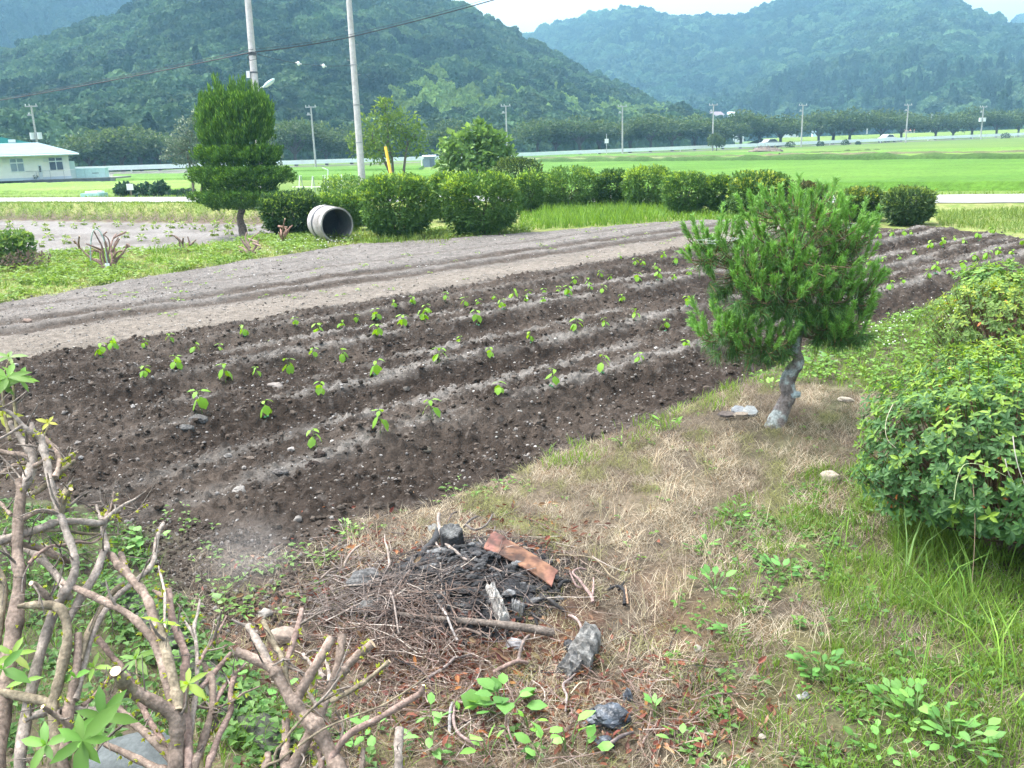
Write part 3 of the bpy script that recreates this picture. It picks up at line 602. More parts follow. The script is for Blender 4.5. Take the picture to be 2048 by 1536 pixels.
for i, x in enumerate(tx):
    # on the strip behind the far road
    d = ray(x, 290); s = d[0]/d[1]; off = 10.5+2.5*math.sin(i*2.1); yy = (138+1.118*off)/(1-.5*s); p = np.array([s*yy, yy, -.45])
    lab = f'dark green cherry tree, {ORD[i]} from the left in the roadside row'
    if i < 4:
        r = thing('cherry_tree', lab, 'tree', (0, 0, 0), 'roadside cherry trees beyond the far road'); tree_parts(r, 4.7, 3.1, 40+i, CHER, n=2600, leaf=.36, trunk_r=.22, zc=.57, nb=13, thick=1.05); protos.append(r)
    else:
        r = copy_tree(protos[i % 4]); r['label'] = lab
    k = (.95+.3*vn(i*3.7, 1.2, 4))*(.92+.0014*yy); r.location = p; r.scale = (k*(1.1+.35*vn(i*2.3, 9, 8)), k*1.1, k*(.85+.25*vn(i*1.9, 5, 6))); r.rotation_euler = (0, 0, i*1.7)
# --- white roadside parapet, in lengths between its posts
def guard(xa, xb, lab):
    r = thing('guardrail', lab, 'guardrail', (*fr(xa, -.2), fr_z(xa)), 'white guardrails along the far road'); o = np.array(r.location); mb = MB(); pb = []
    xs_ = np.linspace(xa, xb, 14); lo = [np.array([*fr(x, -.25), fr_z(x)+.30]) for x in xs_]; hi = [np.array([*fr(x, -.25), fr_z(x)+.84]) for x in xs_]; th = np.array([-.447, .894, 0])*.08
    for k in range(13):
        hexa(mb, [lo[k]-o, lo[k+1]-o, lo[k+1]+th-o, lo[k]+th-o], [hi[k]-o, hi[k+1]-o, hi[k+1]+th-o, hi[k]+th-o], (.74, .77, .78))
    mb.build('rail', M['paint'], r)
    for x in np.linspace(xa+.6, xb-.6, max(2, int((xb-xa)/9))):
        p = np.array([*fr(x, -.08), 0])-np.array([o[0], o[1], 0]); b = MB(); box(b, (p[0]-.07, p[1]-.07, fr_z(x)-.3-o[2]), (p[0]+.07, p[1]+.07, fr_z(x)+.78-o[2]), (.6, .62, .62)); b.build('post', M['metal'], r)
guard(-72, -33, 'white guardrail of the far road between white building and conifer')
guard(-33, -9, 'white guardrail of the far road right of the conifer')
guard(-9, 14, 'white guardrail of the far road behind the two loose bushes')
guard(14, 58, 'long white guardrail before the cherry trees at the centre')
guard(58, 128, 'long white guardrail before the cherry trees on the right')
# --- cars on the far road
def car(x, off, col, lab, heading):
    p = np.array([*fr(x, off), fr_z(x)+.02]); r = thing('parked_car' if 0 else 'car', lab, 'car', p, 'cars on the far road'); a = math.atan2(.447, .894)+(math.pi if heading else 0); r.rotation_euler = (0, 0, a)
    b = MB(); prof = [(-1.9, .35), (-1.95, .75), (-1.7, .88), (-1.15, .95), (-.65, 1.42), (.55, 1.45), (1.2, .98), (1.8, .85), (1.95, .6), (1.9, .32)]
    def ext(prof, y0, y1, mi, col):
        n = len(prof); V = [(u, y0, z) for u, z in prof]+[(u, y1, z) for u, z in prof]; k = np.arange(n)
        b.add(V, np.stack([k, (k+1) % n, (k+1) % n+n, k+n], 1), col, mi); b.add(V, k[None, ::-1], col, mi); b.add(V, (k+n)[None], col, mi)
    ext(prof, -.78, .78, 0, col); b.build('body', M['paint'], r)
    b = MB(); ext([(-1.0, .97), (-.62, 1.36), (.5, 1.38), (1.02, .98)], -.80, .80, 0, (.03, .035, .04)); b.build('window', M['glass'], r)
    for sx in (-1.2, 1.25):
        for sy in (-.72, .72):
            b = MB(); tube(b, [(sx, sy-.1, .3), (sx, sy+.1, .3)], .31, 14, (.02, .02, .02)); b.build('wheel', M['paint'], r)
car(47.5, 1.8, (.22, .23, .24), 'silver grey car on the far road', 0)
car(76, 4.2, (.75, .75, .74), 'white car on the far road before the trees on the right', 1)
# --- poles
def far_pole(px, py, top, lab, arms=2, box_=False, lean=0):
    d = ray(px, py); s = d[0]/d[1]; yy = (138-1.118*2.6)/(1-.5*s); dep = yy*np.dot(np.array([s, 1, 0]), _f)+0; p = np.array([s*yy, yy, -.4]); dd = p-CAM; dep = dd@_f
    X, Y, w_ = proj(p); hgt = (Y-top)/F_*dep/math.cos(PITCH)*1.0
    r = thing('utility_pole', lab, 'utility pole', p, 'distant utility poles along the far road'); b = MB(); tube(b, [(0, 0, -.4), (lean*hgt*.5, 0, hgt*.5), (lean*hgt, 0, hgt)], [.14, .12, .095], 10, (.36, .355, .345)); b.build('shaft', M['concrete'], r)
    for k in range(arms):
        z = hgt-.1-k*.95; b = MB(); L_ = .72 if k == 0 else .5; box(b, (lean*hgt-L_-.12*k, -.05, z-.06), (lean*hgt+(L_ if k == 0 else .1), .05, z+.06), (.36, .36, .36)); b.build('crossarm', M['metal'], r)
        for q in (-L_*.9, -L_*.3, L_*.8) if k == 0 else (-L_*.9, -.3):
            b = MB(); tube(b, [(lean*hgt+q, 0, z+.06), (lean*hgt+q, 0, z+.28)], [.045, .035], 8, (.6, .6, .6)); b.build('insulator', M['paint'], r)
    if box_:
        for q in (-.42, .42):
            b = MB(); tube(b, [(q, 0, hgt*.55), (q, 0, hgt*.55+.75)], .26, 10, (.62, .64, .64)); b.build('transformer', M['paint'], r)
    return r, p, hgt
FP = []
FP.append(far_pole(75, 290, 222, 'utility pole with two white transformers behind the white building', 2, True))
FP.append(far_pole(632, 335, 222, 'thin pole between the conifer and the tall pole with white guard', 2))
FP.append(far_pole(1015, 318, 219, 'far pole rising above the round leafy bush', 2))
FP.append(far_pole(1245, 312, 219, 'far pole beside the small white road sign', 2))
FP.append(far_pole(1425, 303, 216, 'far pole with the small round tree at its foot', 2))
FP.append(far_pole(1602, 298, 216, 'far pole between the silver car and the white car', 2))
FP.append(far_pole(1811, 287, 215, 'far pole right of the white car', 2))
FP.append(far_pole(1961, 279, 218, 'rightmost far pole carrying a small grey drum', 2, True))
def wire(pts, r, lab, name='power_cable', col=(.03, .03, .035), grp=None, parts=None):
    b = MB(); o = np.array(pts[0]); tube(b, np.array(pts)-o, r, 5, col); w_ = b.build(name, M['wire'], None, loc=o); tag(w_, lab, 'cable', grp); return w_
def sag(a, b, s, n=14):
    t = np.linspace(0, 1, n)[:, None]; P = np.array(a)*(1-t)+np.array(b)*t; P[:, 2] -= (4*s*t*(1-t))[:, 0]; return P
# near pair of tall poles
def onlane(px, s):        # point on the plain at lane offset s under pixel column px
    d = ray(px, 400); k = d[0]/d[1]; y = (25.6+s)/(.486*k+.874); return np.array([k*y, y, float(zbase(k*y, y))])
pL = onlane(529, 4.3); pR = onlane(727, 11.5)
def near_pole(p, topx, topy, rb, lab):
    r = thing('utility_pole', lab, 'utility pole', p, 'tall near utility poles'); d = p-CAM; dep = d@_f
    top = pd(topx, topy, dep*1.0); top = p+(top-p)*1.0; ax = (top-p); b = MB(); k = np.linspace(0, 1, 12); tube(b, np.array([ax*t+np.array([0, 0, -.5*(t == 0)]) for t in k]), rb*(1-.35*k), 16, (.40, .385, .37)); b.build('shaft', M['concrete'], r); return r, ax
rL, axL = near_pole(pL, 484, -140, .185, 'tall grey concrete pole behind the conifer with street lamp')
rR, axR = near_pole(pR, 686, -160, .185, 'tall pale concrete pole right of the conifer')
def onpole(p, ax, y):      # point of a pole at image height y
    lo, hi = 0., 1.
    for _ in range(40):
        m = (lo+hi)/2; Y = proj(p+ax*m)[1]
        if Y > y: lo = m
        else: hi = m
    return p+ax*lo
for nm, y, rr, hh in (('band', 108, .225, .16), ('band', 145, .23, .07)):
    q = onpole(pL, axL, y)-pL; b = MB(); tube(b, [q-np.array([0, 0, hh/2]), q+np.array([0, 0, hh/2])], rr*.78, 14, (.10, .10, .105)); b.build(nm, M['metal'], rL)
q = onpole(pL, axL, 150)-pL; b = MB(); box(b, (q[0]-.28, q[1]-.2, q[2]-.12), (q[0]-.14, q[1]-.06, q[2]+.16), (.78, .78, .78)); b.build('junction_box', M['paint'], rL)
for y in (130, 210, 285): 
    q = onpole(pR, axR, y)-pR; b = MB(); tube(b, [q-np.array([0, 0, .03]), q+np.array([0, 0, .03])], .185, 14, (.28, .28, .28)); b.build('band', M['metal'], rR)
for k in range(9):
    q = onpole(pR, axR, 60+k*30)-pR; b = MB(); s_ = 1 if k % 2 else -1; tube(b, [q+np.array([s_*.14, 0, 0]), q+np.array([s_*.30, 0, 0])], .012, 5, (.3, .3, .3)); b.build('step_bolt', M['metal'], rR)
# street lamp on the left pole
dL = (pL-CAM)@_f; a0 = pd(520, 178, dL-.1); a1 = pd(527, 174, dL-.35); a2 = pd(549, 158, dL-.5)
lamp = thing('street_lamp', 'pale blue street lamp head fixed to the left tall pole', 'street lamp', a0); b = MB(); tube(b, np.array([a0, (a0+a1)/2+np.array([0, 0, .03]), a1])-a0, .03, 8, (.6, .62, .63)); b.build('arm', M['metal'], lamp)
V, Fc = ICO2; ax_ = nrm(a2-a1); sd_ = nrm(np.cross(ax_, [0, 0, 1])); up_ = np.cross(sd_, ax_); L_ = np.linalg.norm(a2-a1)/2*1.05; b = MB(); b.add((a1+a2)/2-a0+V[:, :1]*ax_*L_+V[:, 1:2]*sd_*.13+V[:, 2:]*up_*(.085), Fc, (.55, .70, .74)); b.build('lamp_head', M['paint'], lamp, smooth=True)
b = MB(); b.add((a1+a2)/2-a0-up_*.03+V[:, :1]*ax_*L_*.86+V[:, 1:2]*sd_*.105+V[:, 2:]*up_*(.075), Fc, (.72, .78, .78)); b.build('lens', M['paint'], lamp, smooth=True)
cL = onpole(pL, axL, 106); cR = onpole(pR, axR, 75); off = np.array([0, -.24, 0])
e0 = pd(-420, 256, 62); e1 = pd(1120, -40, 46)
wire(sag(e0, cL+off, .35), .027, 'black cable running from the left pole down to the left'); wire(sag(e0+np.array([0, 0, .12]), cL+off+np.array([0, 0, .12]), .38), .010, 'thin messenger line just above the left black cable')
wire(sag(cL+off, cR+off, .06), .027, 'black cable stretched between the two tall poles'); wire(sag(cL+off+np.array([0, 0, .12]), cR+off+np.array([0, 0, .12]), .07), .010, 'thin messenger line just above the cable between tall poles')
wire(sag(cR+off, e1, .10), .027, 'black cable rising from the pale pole towards the sky'); wire(sag(cR+off+np.array([0, 0, .12]), e1+np.array([0, 0, .12]), .10), .010, 'thin messenger line above the cable rising to the sky')
b0 = onpole(pL, axL, 107)+np.array([.1, -.24, 0]); b1 = onpole(pR, axR, 131)+np.array([-.1, -.2, 0]); low = sag(b0, b1, .22, 20); wire(low, .011, 'slack service wire with two white insulators between the tall poles')
for t_, lab in ((8, 'white ball insulator on the slack wire nearer the left pole'), (13, 'white ball insulator on the slack wire nearer the pale pole')):
    q = low[t_]; o = thing('insulator', lab, 'insulator', q, 'white insulators on the slack wire'); b = MB(); V, Fc = ICO2; b.add(V*np.array([.07, .07, .10]), Fc, (.85, .86, .86)); b.build('body', M['paint'], o, smooth=True); b = MB(); tube(b, [(-.14, 0, .04), (.14, 0, -.04)], .03, 8, (.5, .5, .5)); b.build('clamp', M['metal'], o)
wire([onpole(pL, axL, 110)+np.array([-.05, -.28, 0]), pd(494, 114, dL-.3), pd(500, 121, dL-.35), pd(514, 118, dL-.3), onpole(pL, axL, 104)+np.array([.2, -.25, 0])], .014, 'drooping cable loop hanging on the left tall pole')
# yellow guy guard
g1 = onlane(794, 5.2); g0 = pd(771, 294, (g1-CAM)@_f+.4); o = thing('guy_guard', 'yellow tube guarding a guy wire before the green tree', 'guy wire guard', g1); b = MB(); tube(b, [np.zeros(3)-np.array([0, 0, .3]), g0-g1], .062, 10, (.72, .42, .03)); b.build('sleeve', M['paint'], o); b = MB(); e_ = g1+(g0-g1)*1.06; tube(b, [np.zeros(3), e_-g1], .008, 5, (.3, .3, .3)); b.build('guy_wire', M['wire'], o)
# road sign by the fourth far pole
p = np.array([*fr(15.6, -.9), -.4]); o = thing('road_sign', 'small white road sign on a thin post by the guardrail', 'sign', p); b = MB(); tube(b, [(0, 0, -.3), (0, 0, 3.3)], .04, 8, (.55, .56, .56)); b.build('post', M['metal'], o); b = MB(); box(b, (-.3, -.05, 1.9), (.3, -.01, 2.55), (.78, .79, .8)); b.build('panel', M['paint'], o)
# --- the white building on its plinth
Yh = 84.0
def hp(x, y, Y=Yh): return ony(x, y, Y)
rot_b = math.radians(26); ub = np.array([math.cos(rot_b), math.sin(rot_b), 0]); nb_ = np.array([-math.sin(rot_b), math.cos(rot_b), 0])
org = np.array([hp(143, 357)[0], Yh, -.3]); bd = thing('bungalow', 'white single-storey building with teal and pale metal roof on the left', 'building', org); bd.rotation_euler = (0, 0, rot_b)
def W(x, y, Y=Yh):
    d = ray(x, y); k = Y-Yh; t_ = ((org+nb_*k-CAM)@nb_)/(d@nb_); p_ = CAM+d*t_-org; return np.array([p_@ub, k, p_[2]])
xl = W(-420, 362)[0]; xr = W(143, 357)[0]; zb = W(60, 358)[2]; ze = W(60, 311)[2]; D = 9.
b = MB(); box(b, (xl, 0, zb-.1), (xr, D, ze), (.72, .71, .66)); b.build('wall', M['paint'], bd)
b = MB(); box(b, (xl-.02, -.03, zb-.1), (xr+.03, -.003, zb+.12), (.45, .52, .58)); b.build('base_course', M['paint'], bd)
ov = .85; zr = W(78, 287, Yh+3.2)[2]
E0 = np.array([xl-ov, -ov, ze-.02]); E1 = np.array([xr+ov, -ov, ze-.02]); E2 = np.array([xr+ov, D+ov, ze-.02]); E3 = np.array([xl-ov, D+ov, ze-.02]); rx = W(76, 288, Yh+D/2)[0]; zr = W(76, 288, Yh+D/2)[2]; R1 = np.array([rx, D/2, zr]); R0 = np.array([xl, D/2, zr])
dz = np.array([0, 0, .14])
b = MB(); b.add([E0, E1, E2, E3, R0, R1, E0+dz, E1+dz, E2+dz, E3+dz, R0+dz, R1+dz], np.array([[6, 7, 11, 10], [8, 9, 10, 11], [0, 1, 7, 6], [1, 2, 8, 7], [2, 3, 9, 8], [3, 0, 6, 9], [3, 2, 1, 0]]), (.20, .275, .305)); b.add([E1+dz, E2+dz, R1+dz], np.array([[0, 1, 2]]), (.19, .265, .295)); b.add([E3+dz, E0+dz, R0+dz], np.array([[0, 1, 2]]), (.19, .265, .295)); b.build('roof', M['roof'], bd)
b = MB(); tube(b, [E0+np.array([0, -.06, .02]), E1+np.array([.05, -.06, .02])], .07, 8, (.55, .62, .64)); b.build('gutter', M['paint'], bd)
# teal upper roof, a taller hip further back
U = lambda x, y: W(x, y, Yh+7.)
u0, u1, u2 = U(74, 289), U(2, 272), U(-300, 262); yb0, yb1 = 4.6, 9.
V = [[xl, yb0, u0[2]], [u0[0]+.3, yb0, u0[2]], [u0[0]+.3, yb1+3, u0[2]], [xl, yb1+3, u0[2]], [xl, 7., u1[2]+.35], [u1[0]-.5, 7., u1[2]]]
b = MB(); b.add(V, np.array([[0, 1, 5, 4], [2, 3, 4, 5], [3, 2, 1, 0]]), (.006, .075, .07)); b.add(V, np.array([[1, 2, 5], [3, 0, 4]]), (.006, .07, .068)); b.build('upper_roof', M['roof'], bd)
q = W(24, 284, Yh+5.4); b = MB(); box(b, (q[0]-.3, 5.2, q[2]-.35), (q[0]+.3, 5.8, q[2]+.22), (.8, .82, .82)); b.build('roof_vent', M['paint'], bd)
def window(x0, y0, x1, y1, mid, panes, lab=None):
    A = W(x0, y0); B_ = W(x1, y1); fr_ = MB(); t = .06
    box(fr_, (A[0]-t, -.07, B_[2]-t), (B_[0]+t, -.005, A[2]+t), (.70, .72, .72)); w_ = fr_.build('window', M['paint'], bd); gl = MB()
    zm = W(x0, mid)[2]; xm = (A[0]+B_[0])/2
    for (za, zb_) in ((B_[2], zm-.05), (zm+.05, A[2])):
        for xa, xb in ((A[0], xm-.035), (xm+.035, B_[0])): box(gl, (xa, -.095, za), (xb, -.072, zb_), panes)
    gl.build('pane', M['glass'], w_)
window(97, 316, 127, 339, 323, (.07, .085, .13)); window(19, 318, 49, 342, 326.5, (.22, .27, .33)); window(-60, 320, -30, 344, 328, (.15, .18, .22))
A = W(75, 330); B_ = W(87, 358); b = MB(); box(b, (A[0], -.06, zb-.05), (B_[0], -.004, A[2]), (.52, .58, .60)); dr = b.build('door', M['paint'], bd); b = MB(); box(b, (A[0]+.07, -.08, A[2]-.62), (B_[0]-.07, -.062, A[2]-.1), (.05, .055, .07)); b.build('pane', M['glass'], dr); b = MB(); box(b, (A[0]+.06, -.11, zb+.85), (A[0]+.12, -.062, zb+.95), (.3, .3, .3)); b.build('handle', M['metal'], dr)
for x, y in ((91, 321), (9, 322)):
    q = W(x, y); b = MB(); box(b, (q[0]-.16, -.14, q[2]-.13), (q[0]+.16, -.003, q[2]+.13), (.55, .55, .55)); b.build('wall_vent', M['paint'], bd)
q = W(148, 335, Yh+1.); b = MB(); box(b, (xr+.003, .4, zb-.1), (xr+.45, 2.2, W(146, 322)[2]), (.46, .60, .55)); b.build('side_cabinet', M['paint'], bd)
# plinth wall, wire fence, tank shed
p0 = hp(-420, 376, Yh-1.7); p1 = hp(219, 367, Yh-1.7); o = thing('retaining_wall', 'dark block retaining wall below the white building', 'wall', ((p0[0]+p1[0])/2, Yh-1.7, -.3)); L_ = (p1[0]-p0[0])/2; zt = hp(100, 358.5, Yh-1.7)[2]+.3
b = MB(); box(b, (-L_, 0, -.4), (L_, .3, zt-.08), (.105, .115, .135)); b.build('block_face', M['concrete'], o); b = MB(); box(b, (-L_, -.04, zt-.08), (L_+.03, .34, zt), (.16, .17, .18)); b.build('coping', M['concrete'], o)
zp = zt-.3; b = MB(); box(b, (hp(-420, 360)[0], Yh-1.4, -.5), (p1[0]-.1, Yh+3.5, zp-.03), (.22, .22, .2)); tag(b.build('yard', M['concrete'], loc=(0, 0, 0)), kind='structure')
fz = hp(60, 343, Yh-1.5)[2]; o = thing('wire_fence', 'thin wire mesh fence standing before the white building', 'fence', (hp(60, 343, Yh-1.5)[0], Yh-1.55, zp)); b = MB(); xa = hp(-400, 345, Yh-1.5)[0]-o.location.x; xb = hp(150, 341, Yh-1.5)[0]-o.location.x; tube(b, [(xa, 0, fz-zp), (xb, 0, fz-zp+.02)], .022, 6, (.32, .33, .34)); b.build('top_rail', M['metal'], o)
for x in np.arange(-395, 151, 27.5):
    q = hp(x, 343, Yh-1.5)[0]-o.location.x; b = MB(); tube(b, [(q, 0, -.1), (q, 0, fz-zp+.01)], .02, 6, (.35, .36, .37)); b.build('post', M['metal'], o)
b = MB()
for z in np.linspace(.1, fz-zp-.1, 5): tube(b, [(xa, 0, z), (xb, 0, z)], .005, 4, (.4, .42, .42))
b.build('mesh', M['metal'], o)
A = hp(151, 338.5, Yh+.5); B_ = hp(212, 358, Yh+.5); o = thing('tank_shed', 'low pale green metal enclosure right of the white building', 'shed', ((A[0]+B_[0])/2, Yh+.5, zp)); h_ = A[2]-zp; L_ = (B_[0]-A[0])/2; b = MB(); box(b, (-L_, 0, -.05), (L_, .8, h_), (.42, .60, .58)); b.build('panel', M['metal'], o); b = MB(); box(b, (-L_-.06, -.05, h_), (L_+.06, .86, h_+.06), (.5, .66, .66)); b.build('roof', M['metal'], o)
b = MB(); box(b, (.15, -.03, h_*.45), (.75, -.003, h_*.52), (.05, .06, .06)); b.build('slot', M['paint'], o); 
for x in (-.4*L_, .35*L_): 
    b = MB(); box(b, (x-.02, -.025, 0), (x+.02, -.003, h_), (.34, .5, .48)); b.build('seam_strip', M['metal'], o)
for x, y in ((52, 357), (72, 359)):
    q = hp(x, y, Yh-1.2); o = thing('potted_shrub', 'small dark shrub by the '+('fence below the left window' if x < 60 else 'door of the white building'), 'shrub', (q[0], Yh-1.2, zp)); b = MB(); leafcloud(b, [(0, 0, .32 if x < 60 else .2, .2, .2, .32 if x < 60 else .2)], 150, .12, [(.03, .07, .04), (.05, .1, .05)]); b.build('foliage', M['leaf'], o); b = MB(); tube(b, [(0, 0, -.1), (0, 0, .3)], .03, 5, (.1, .08, .06)); b.build('stem', M['bark'], o)
# --- chest, sign and dark plants beside the lane
q = onlane(190, 5.0); dq = (q-CAM)@_f; wd = 47/F_*dq; o = thing('storage_chest', 'pale turquoise chest with white lid on the grass by the lane', 'chest', q); o.rotation_euler = (0, 0, -.35); b = MB(); box(b, (-wd/2, -.3, -.05), (wd/2, .3, .36), (.36, .58, .56)); b.build('body', M['paint'], o); b = MB(); box(b, (-wd*.28, -.24, .363), (wd*.36, .26, .45), (.80, .84, .84)); b.build('lid', M['paint'], o)
q = onlane(264, 4.6); o = thing('notice_board', 'small white notice board on a wooden post beside the lane', 'sign', q); b = MB(); box(b, (-.03, -.02, -.2), (.03, .02, .78), (.25, .2, .15)); b.build('post', M['bark'], o); b = MB(); box(b, (-.16, -.05, .42), (.16, -.023, .72), (.76, .77, .72)); b.build('panel', M['paint'], o)
for i, (px, s, h_, r_, lab) in enumerate([(252, 6.2, .75, .5, 'dark broad-leaved plant behind the white notice board'), (292, 6.6, .72, .6, 'dark broad-leaved plant right of the white notice board'), (322, 6.0, .8, .42, 'dark broad-leaved plant nearest the conifer by the lane'), (362, 6.4, .38, .8, 'low grey-green creeper patch left of the conifer beside the lane')]):
    q = onlane(px, s); o = thing('field_plant', lab, 'plant', q, 'dark plants beside the lane'); b = MB(); leafcloud(b, [(0, 0, h_*.5, r_, r_, h_*.5), (r_*.4, .1, h_*.45, r_*.6, r_*.6, h_*.4)], 420, .22, [(.022, .055, .03), (.045, .085, .045)], asp=.8); b.build('foliage', M['leaf'], o); b = MB(); tube(b, [(0, 0, -.1), (.05, 0, h_*.7)], .02, 5, (.08, .09, .05)); b.build('stem', M['bark'], o)
# bean stakes behind the hedge
for i, (x0, y0, x1, y1) in enumerate([(597, 382, 599, 352), (609, 378, 602, 352), (621, 384, 625, 353), (634, 378, 626, 354), (649, 372, 650, 351), (655, 372, 646, 352), (682, 362, 683, 350)]):
    q = onlane(x0, 5.5); dq = (q-CAM)@_f; t = pd(x1, y1, dq); o = thing('garden_stake', f'white garden stake, {ORD[i]} from the conifer in the row behind the hedge', 'stake', q, 'white stakes of the bean trellis'); b = MB(); tube(b, [(0, 0, -.1), t-q], .022, 6, (.72, .74, .70) if i % 2 == 0 else (.2, .25, .2)); b.build('rod', M['paint'], o); b = MB(); tube(b, [(t-q)*.995, (t-q)*1.02], .028, 6, (.5, .55, .5)); b.build('cap', M['paint'], o)
qa = onlane(585, 5.4); qb = onlane(665, 5.4); za = pd(585, 374, (qa-CAM)@_f); zb2 = pd(665, 374, (qb-CAM)@_f); b = MB(); tube(b, [np.zeros(3), zb2-za], .018, 6, (.7, .7, .66)); tag(b.build('trellis_bar', M['paint'], loc=za), 'pale horizontal bar tied across the garden stakes', 'bar')
q = onlane(656, 9); o = thing('watering_post', 'thin pale green standpipe behind the garden stakes', 'standpipe', q); dq = (q-CAM)@_f; t = pd(656, 340, dq)-q; b = MB(); tube(b, [(0, 0, -.2), t], .03, 6, (.6, .7, .62)); b.build('pipe', M['paint'], o); b = MB(); tube(b, [t, t+np.array([-.28, 0, .12])], .03, 6, (.6, .7, .62)); b.build('spout', M['paint'], o)
# small grey shed in the paddies
A = at(858, 334, -.3); dq = (A-CAM)@_f; wd = 24/F_*dq; o = thing('farm_shed', 'small blue-grey corrugated shed out in the paddies', 'shed', A); b = MB(); box(b, (-wd/2, 0, -.1), (wd/2, 1.4, 1.05), (.22, .27, .34)); b.build('wall', M['metal'], o); b = MB(); hexa(b, [(-wd/2-.1, -.15, 1.05), (wd/2+.1, -.15, 1.05), (wd/2+.1, 1.5, 1.2), (-wd/2-.1, 1.5, 1.2)], [(-wd/2-.1, -.15, 1.11), (wd/2+.1, -.15, 1.11), (wd/2+.1, 1.5, 1.27), (-wd/2-.1, 1.5, 1.27)], (.36, .41, .46)); b.build('roof', M['metal'], o); b = MB(); box(b, (.1, -.03, -.1), (.6, -.003, .85), (.13, .16, .2)); b.build('door', M['metal'], o)
A = at(844, 337, -.3); o = thing('signpost', 'white marker post standing left of the blue-grey shed', 'post', A); b = MB(); tube(b, [(0, 0, -.1), (0, 0, 1.1)], .06, 6, (.75, .76, .76)); b.build('pole', M['paint'], o); b = MB(); box(b, (-.25, -.04, .95), (.25, .04, 1.2), (.7, .72, .72)); b.build('plate', M['paint'], o)
# brush heap and small bushes on the far bank, one small round tree
A = at(1532, 306, -.3); o = thing('brush_heap', 'grey-brown heap of cut brush at the paddy edge', 'heap', A); b = MB(); V, Fc = ICO3; k = 1+.25*n3(V, 3.1, 3); b.add(V*k[:, None]*np.array([2.1, 1.2, .75]), Fc, (.20, .165, .14)); leafcloud(b, [(0, 0, .1, 2.1, 1.2, .7)], 900, .3, [(.15, .12, .1), (.26, .21, .18)], asp=.15); b.build('brush', M['straw'], o)
for i, (x, y, r_, lab) in enumerate([(1580, 297, .75, 'small dark bush on the bank left of the centre-right pole'), (1640, 295, .6, 'small dark bush on the bank right of the centre-right pole'), (1690, 291, .65, 'small dark bush on the bank below the cherry trees, left of white car'), (1716, 290, .4, 'tiny dark bush on the bank just left of the white car'), (2010, 279, .8, 'small dark bush on the bank at far right')]):
    A = at(x, y, -.3); A = np.array([*fr((A[0]), -1.4), -.35]); d = ray(x, y); s = d[0]/d[1]; yy = (138-1.118*1.8)/(1-.5*s); o = thing('bank_bush', lab, 'bush', (s*yy, yy, -.35), 'small bushes on the far bank'); b = MB(); leafcloud(b, [(0, 0, r_*.6, r_*1.1, r_*.8, r_*.75)], 260, .25, [(.025, .05, .02), (.05, .085, .03)]); b.build('foliage', M['leaf'], o); b = MB(); tube(b, [(0, 0, -.2), (0, 0, r_)], .04, 5, (.08, .07, .05)); b.build('stem', M['bark'], o)
d = ray(1432, 300); s = d[0]/d[1]; yy = (138-1.118*3.4)/(1-.5*s); o = thing('round_tree', 'small rounded olive green tree at the foot of a far pole', 'tree', (s*yy, yy, -.4)); tree_parts(o, 2.5, 1.35, 77, [(.05, .085, .02), (.085, .125, .03)], n=1500, leaf=.28, trunk_r=.1, zc=.5, nb=7, thick=1.5)
# village beyond the trees
def cottage(px, py, dist, wpx, hpx, roofc, wallc, lab, rot=.2):
    d = ray(px, py); p = CAM+d*(dist/d[1]); wd = wpx/F_*dist; hh = hpx/F_*dist; o = thing('farmhouse', lab, 'house', p, 'village houses at the foot of the right hill'); o.rotation_euler = (0, 0, rot)
    b = MB(); box(b, (-wd/2, 0, -6), (wd/2, wd*.7, hh*.5), wallc); b.build('wall', M['paint'], o); b = MB(); y0, y1, ym = -.4, wd*.7+.4, wd*.35; z0, z1 = hh*.5, hh; x0, x1 = -wd/2-.5, wd/2+.5
    b.add([[x0, y0, z0], [x1, y0, z0], [x1, y1, z0], [x0, y1, z0], [x0+wd*.15, ym, z1], [x1-wd*.15, ym, z1]], np.array([[0, 1, 5, 4], [2, 3, 4, 5], [3, 2, 1, 0]]), roofc); b.add([[x1, y0, z0], [x1, y1, z0], [x1-wd*.15, ym, z1], [x0, y1, z0], [x0, y0, z0], [x0+wd*.15, ym, z1]], np.array([[0, 1, 2], [3, 4, 5]]), roofc); b.build('roof', M['paint'], o)
    b = MB(); box(b, (-wd*.3, -.06, hh*.08), (-wd*.05, -.01, hh*.36), (.06, .07, .08)); b.build('window', M['glass'], o)
cottage(1436, 238, 405, 24, 14, (.22, .17, .19), (.62, .62, .6), 'house with dull purple roof on the slope above the trees', .3)
cottage(1462, 233, 408, 12, 9, (.6, .65, .7), (.7, .7, .7), 'small white annex beside the purple roofed house', -.3)
cottage(1412, 257, 330, 20, 12, (.50, .20, .17), (.6, .6, .56), 'house with a red roof glimpsed between the roadside trees', .1)
cottage(1383, 238, 420, 10, 12, (.5, .55, .6), (.78, .8, .82), 'small white house left of the purple roofed house', .4)
cottage(1465, 252, 345, 12, 10, (.6, .63, .66), (.74, .75, .76), 'white gable house just above the treetops, right of the red roof', .6)
cottage(1480, 254, 352, 16, 9, (.42, .42, .45), (.6, .6, .6), 'grey roofed house beside the white gable house', -.2)
cottage(1572, 262, 330, 20, 10, (.5, .5, .52), (.72, .72, .72), 'pale house behind the trees left of the centre-right pole', .1)
cottage(1590, 262, 336, 18, 9, (.34, .3, .3), (.66, .64, .62), 'brown roofed house tucked behind the centre-right pole', .35)
cottage(1632, 263, 300, 12, 16, (.3, .45, .68), (.6, .72, .85), 'blue and white house showing through a gap in the trees', .0)
cottage(1985, 245, 330, 22, 9, (.58, .66, .72), (.66, .7, .72), 'pale blue metal roof above the trees at far right', .1)
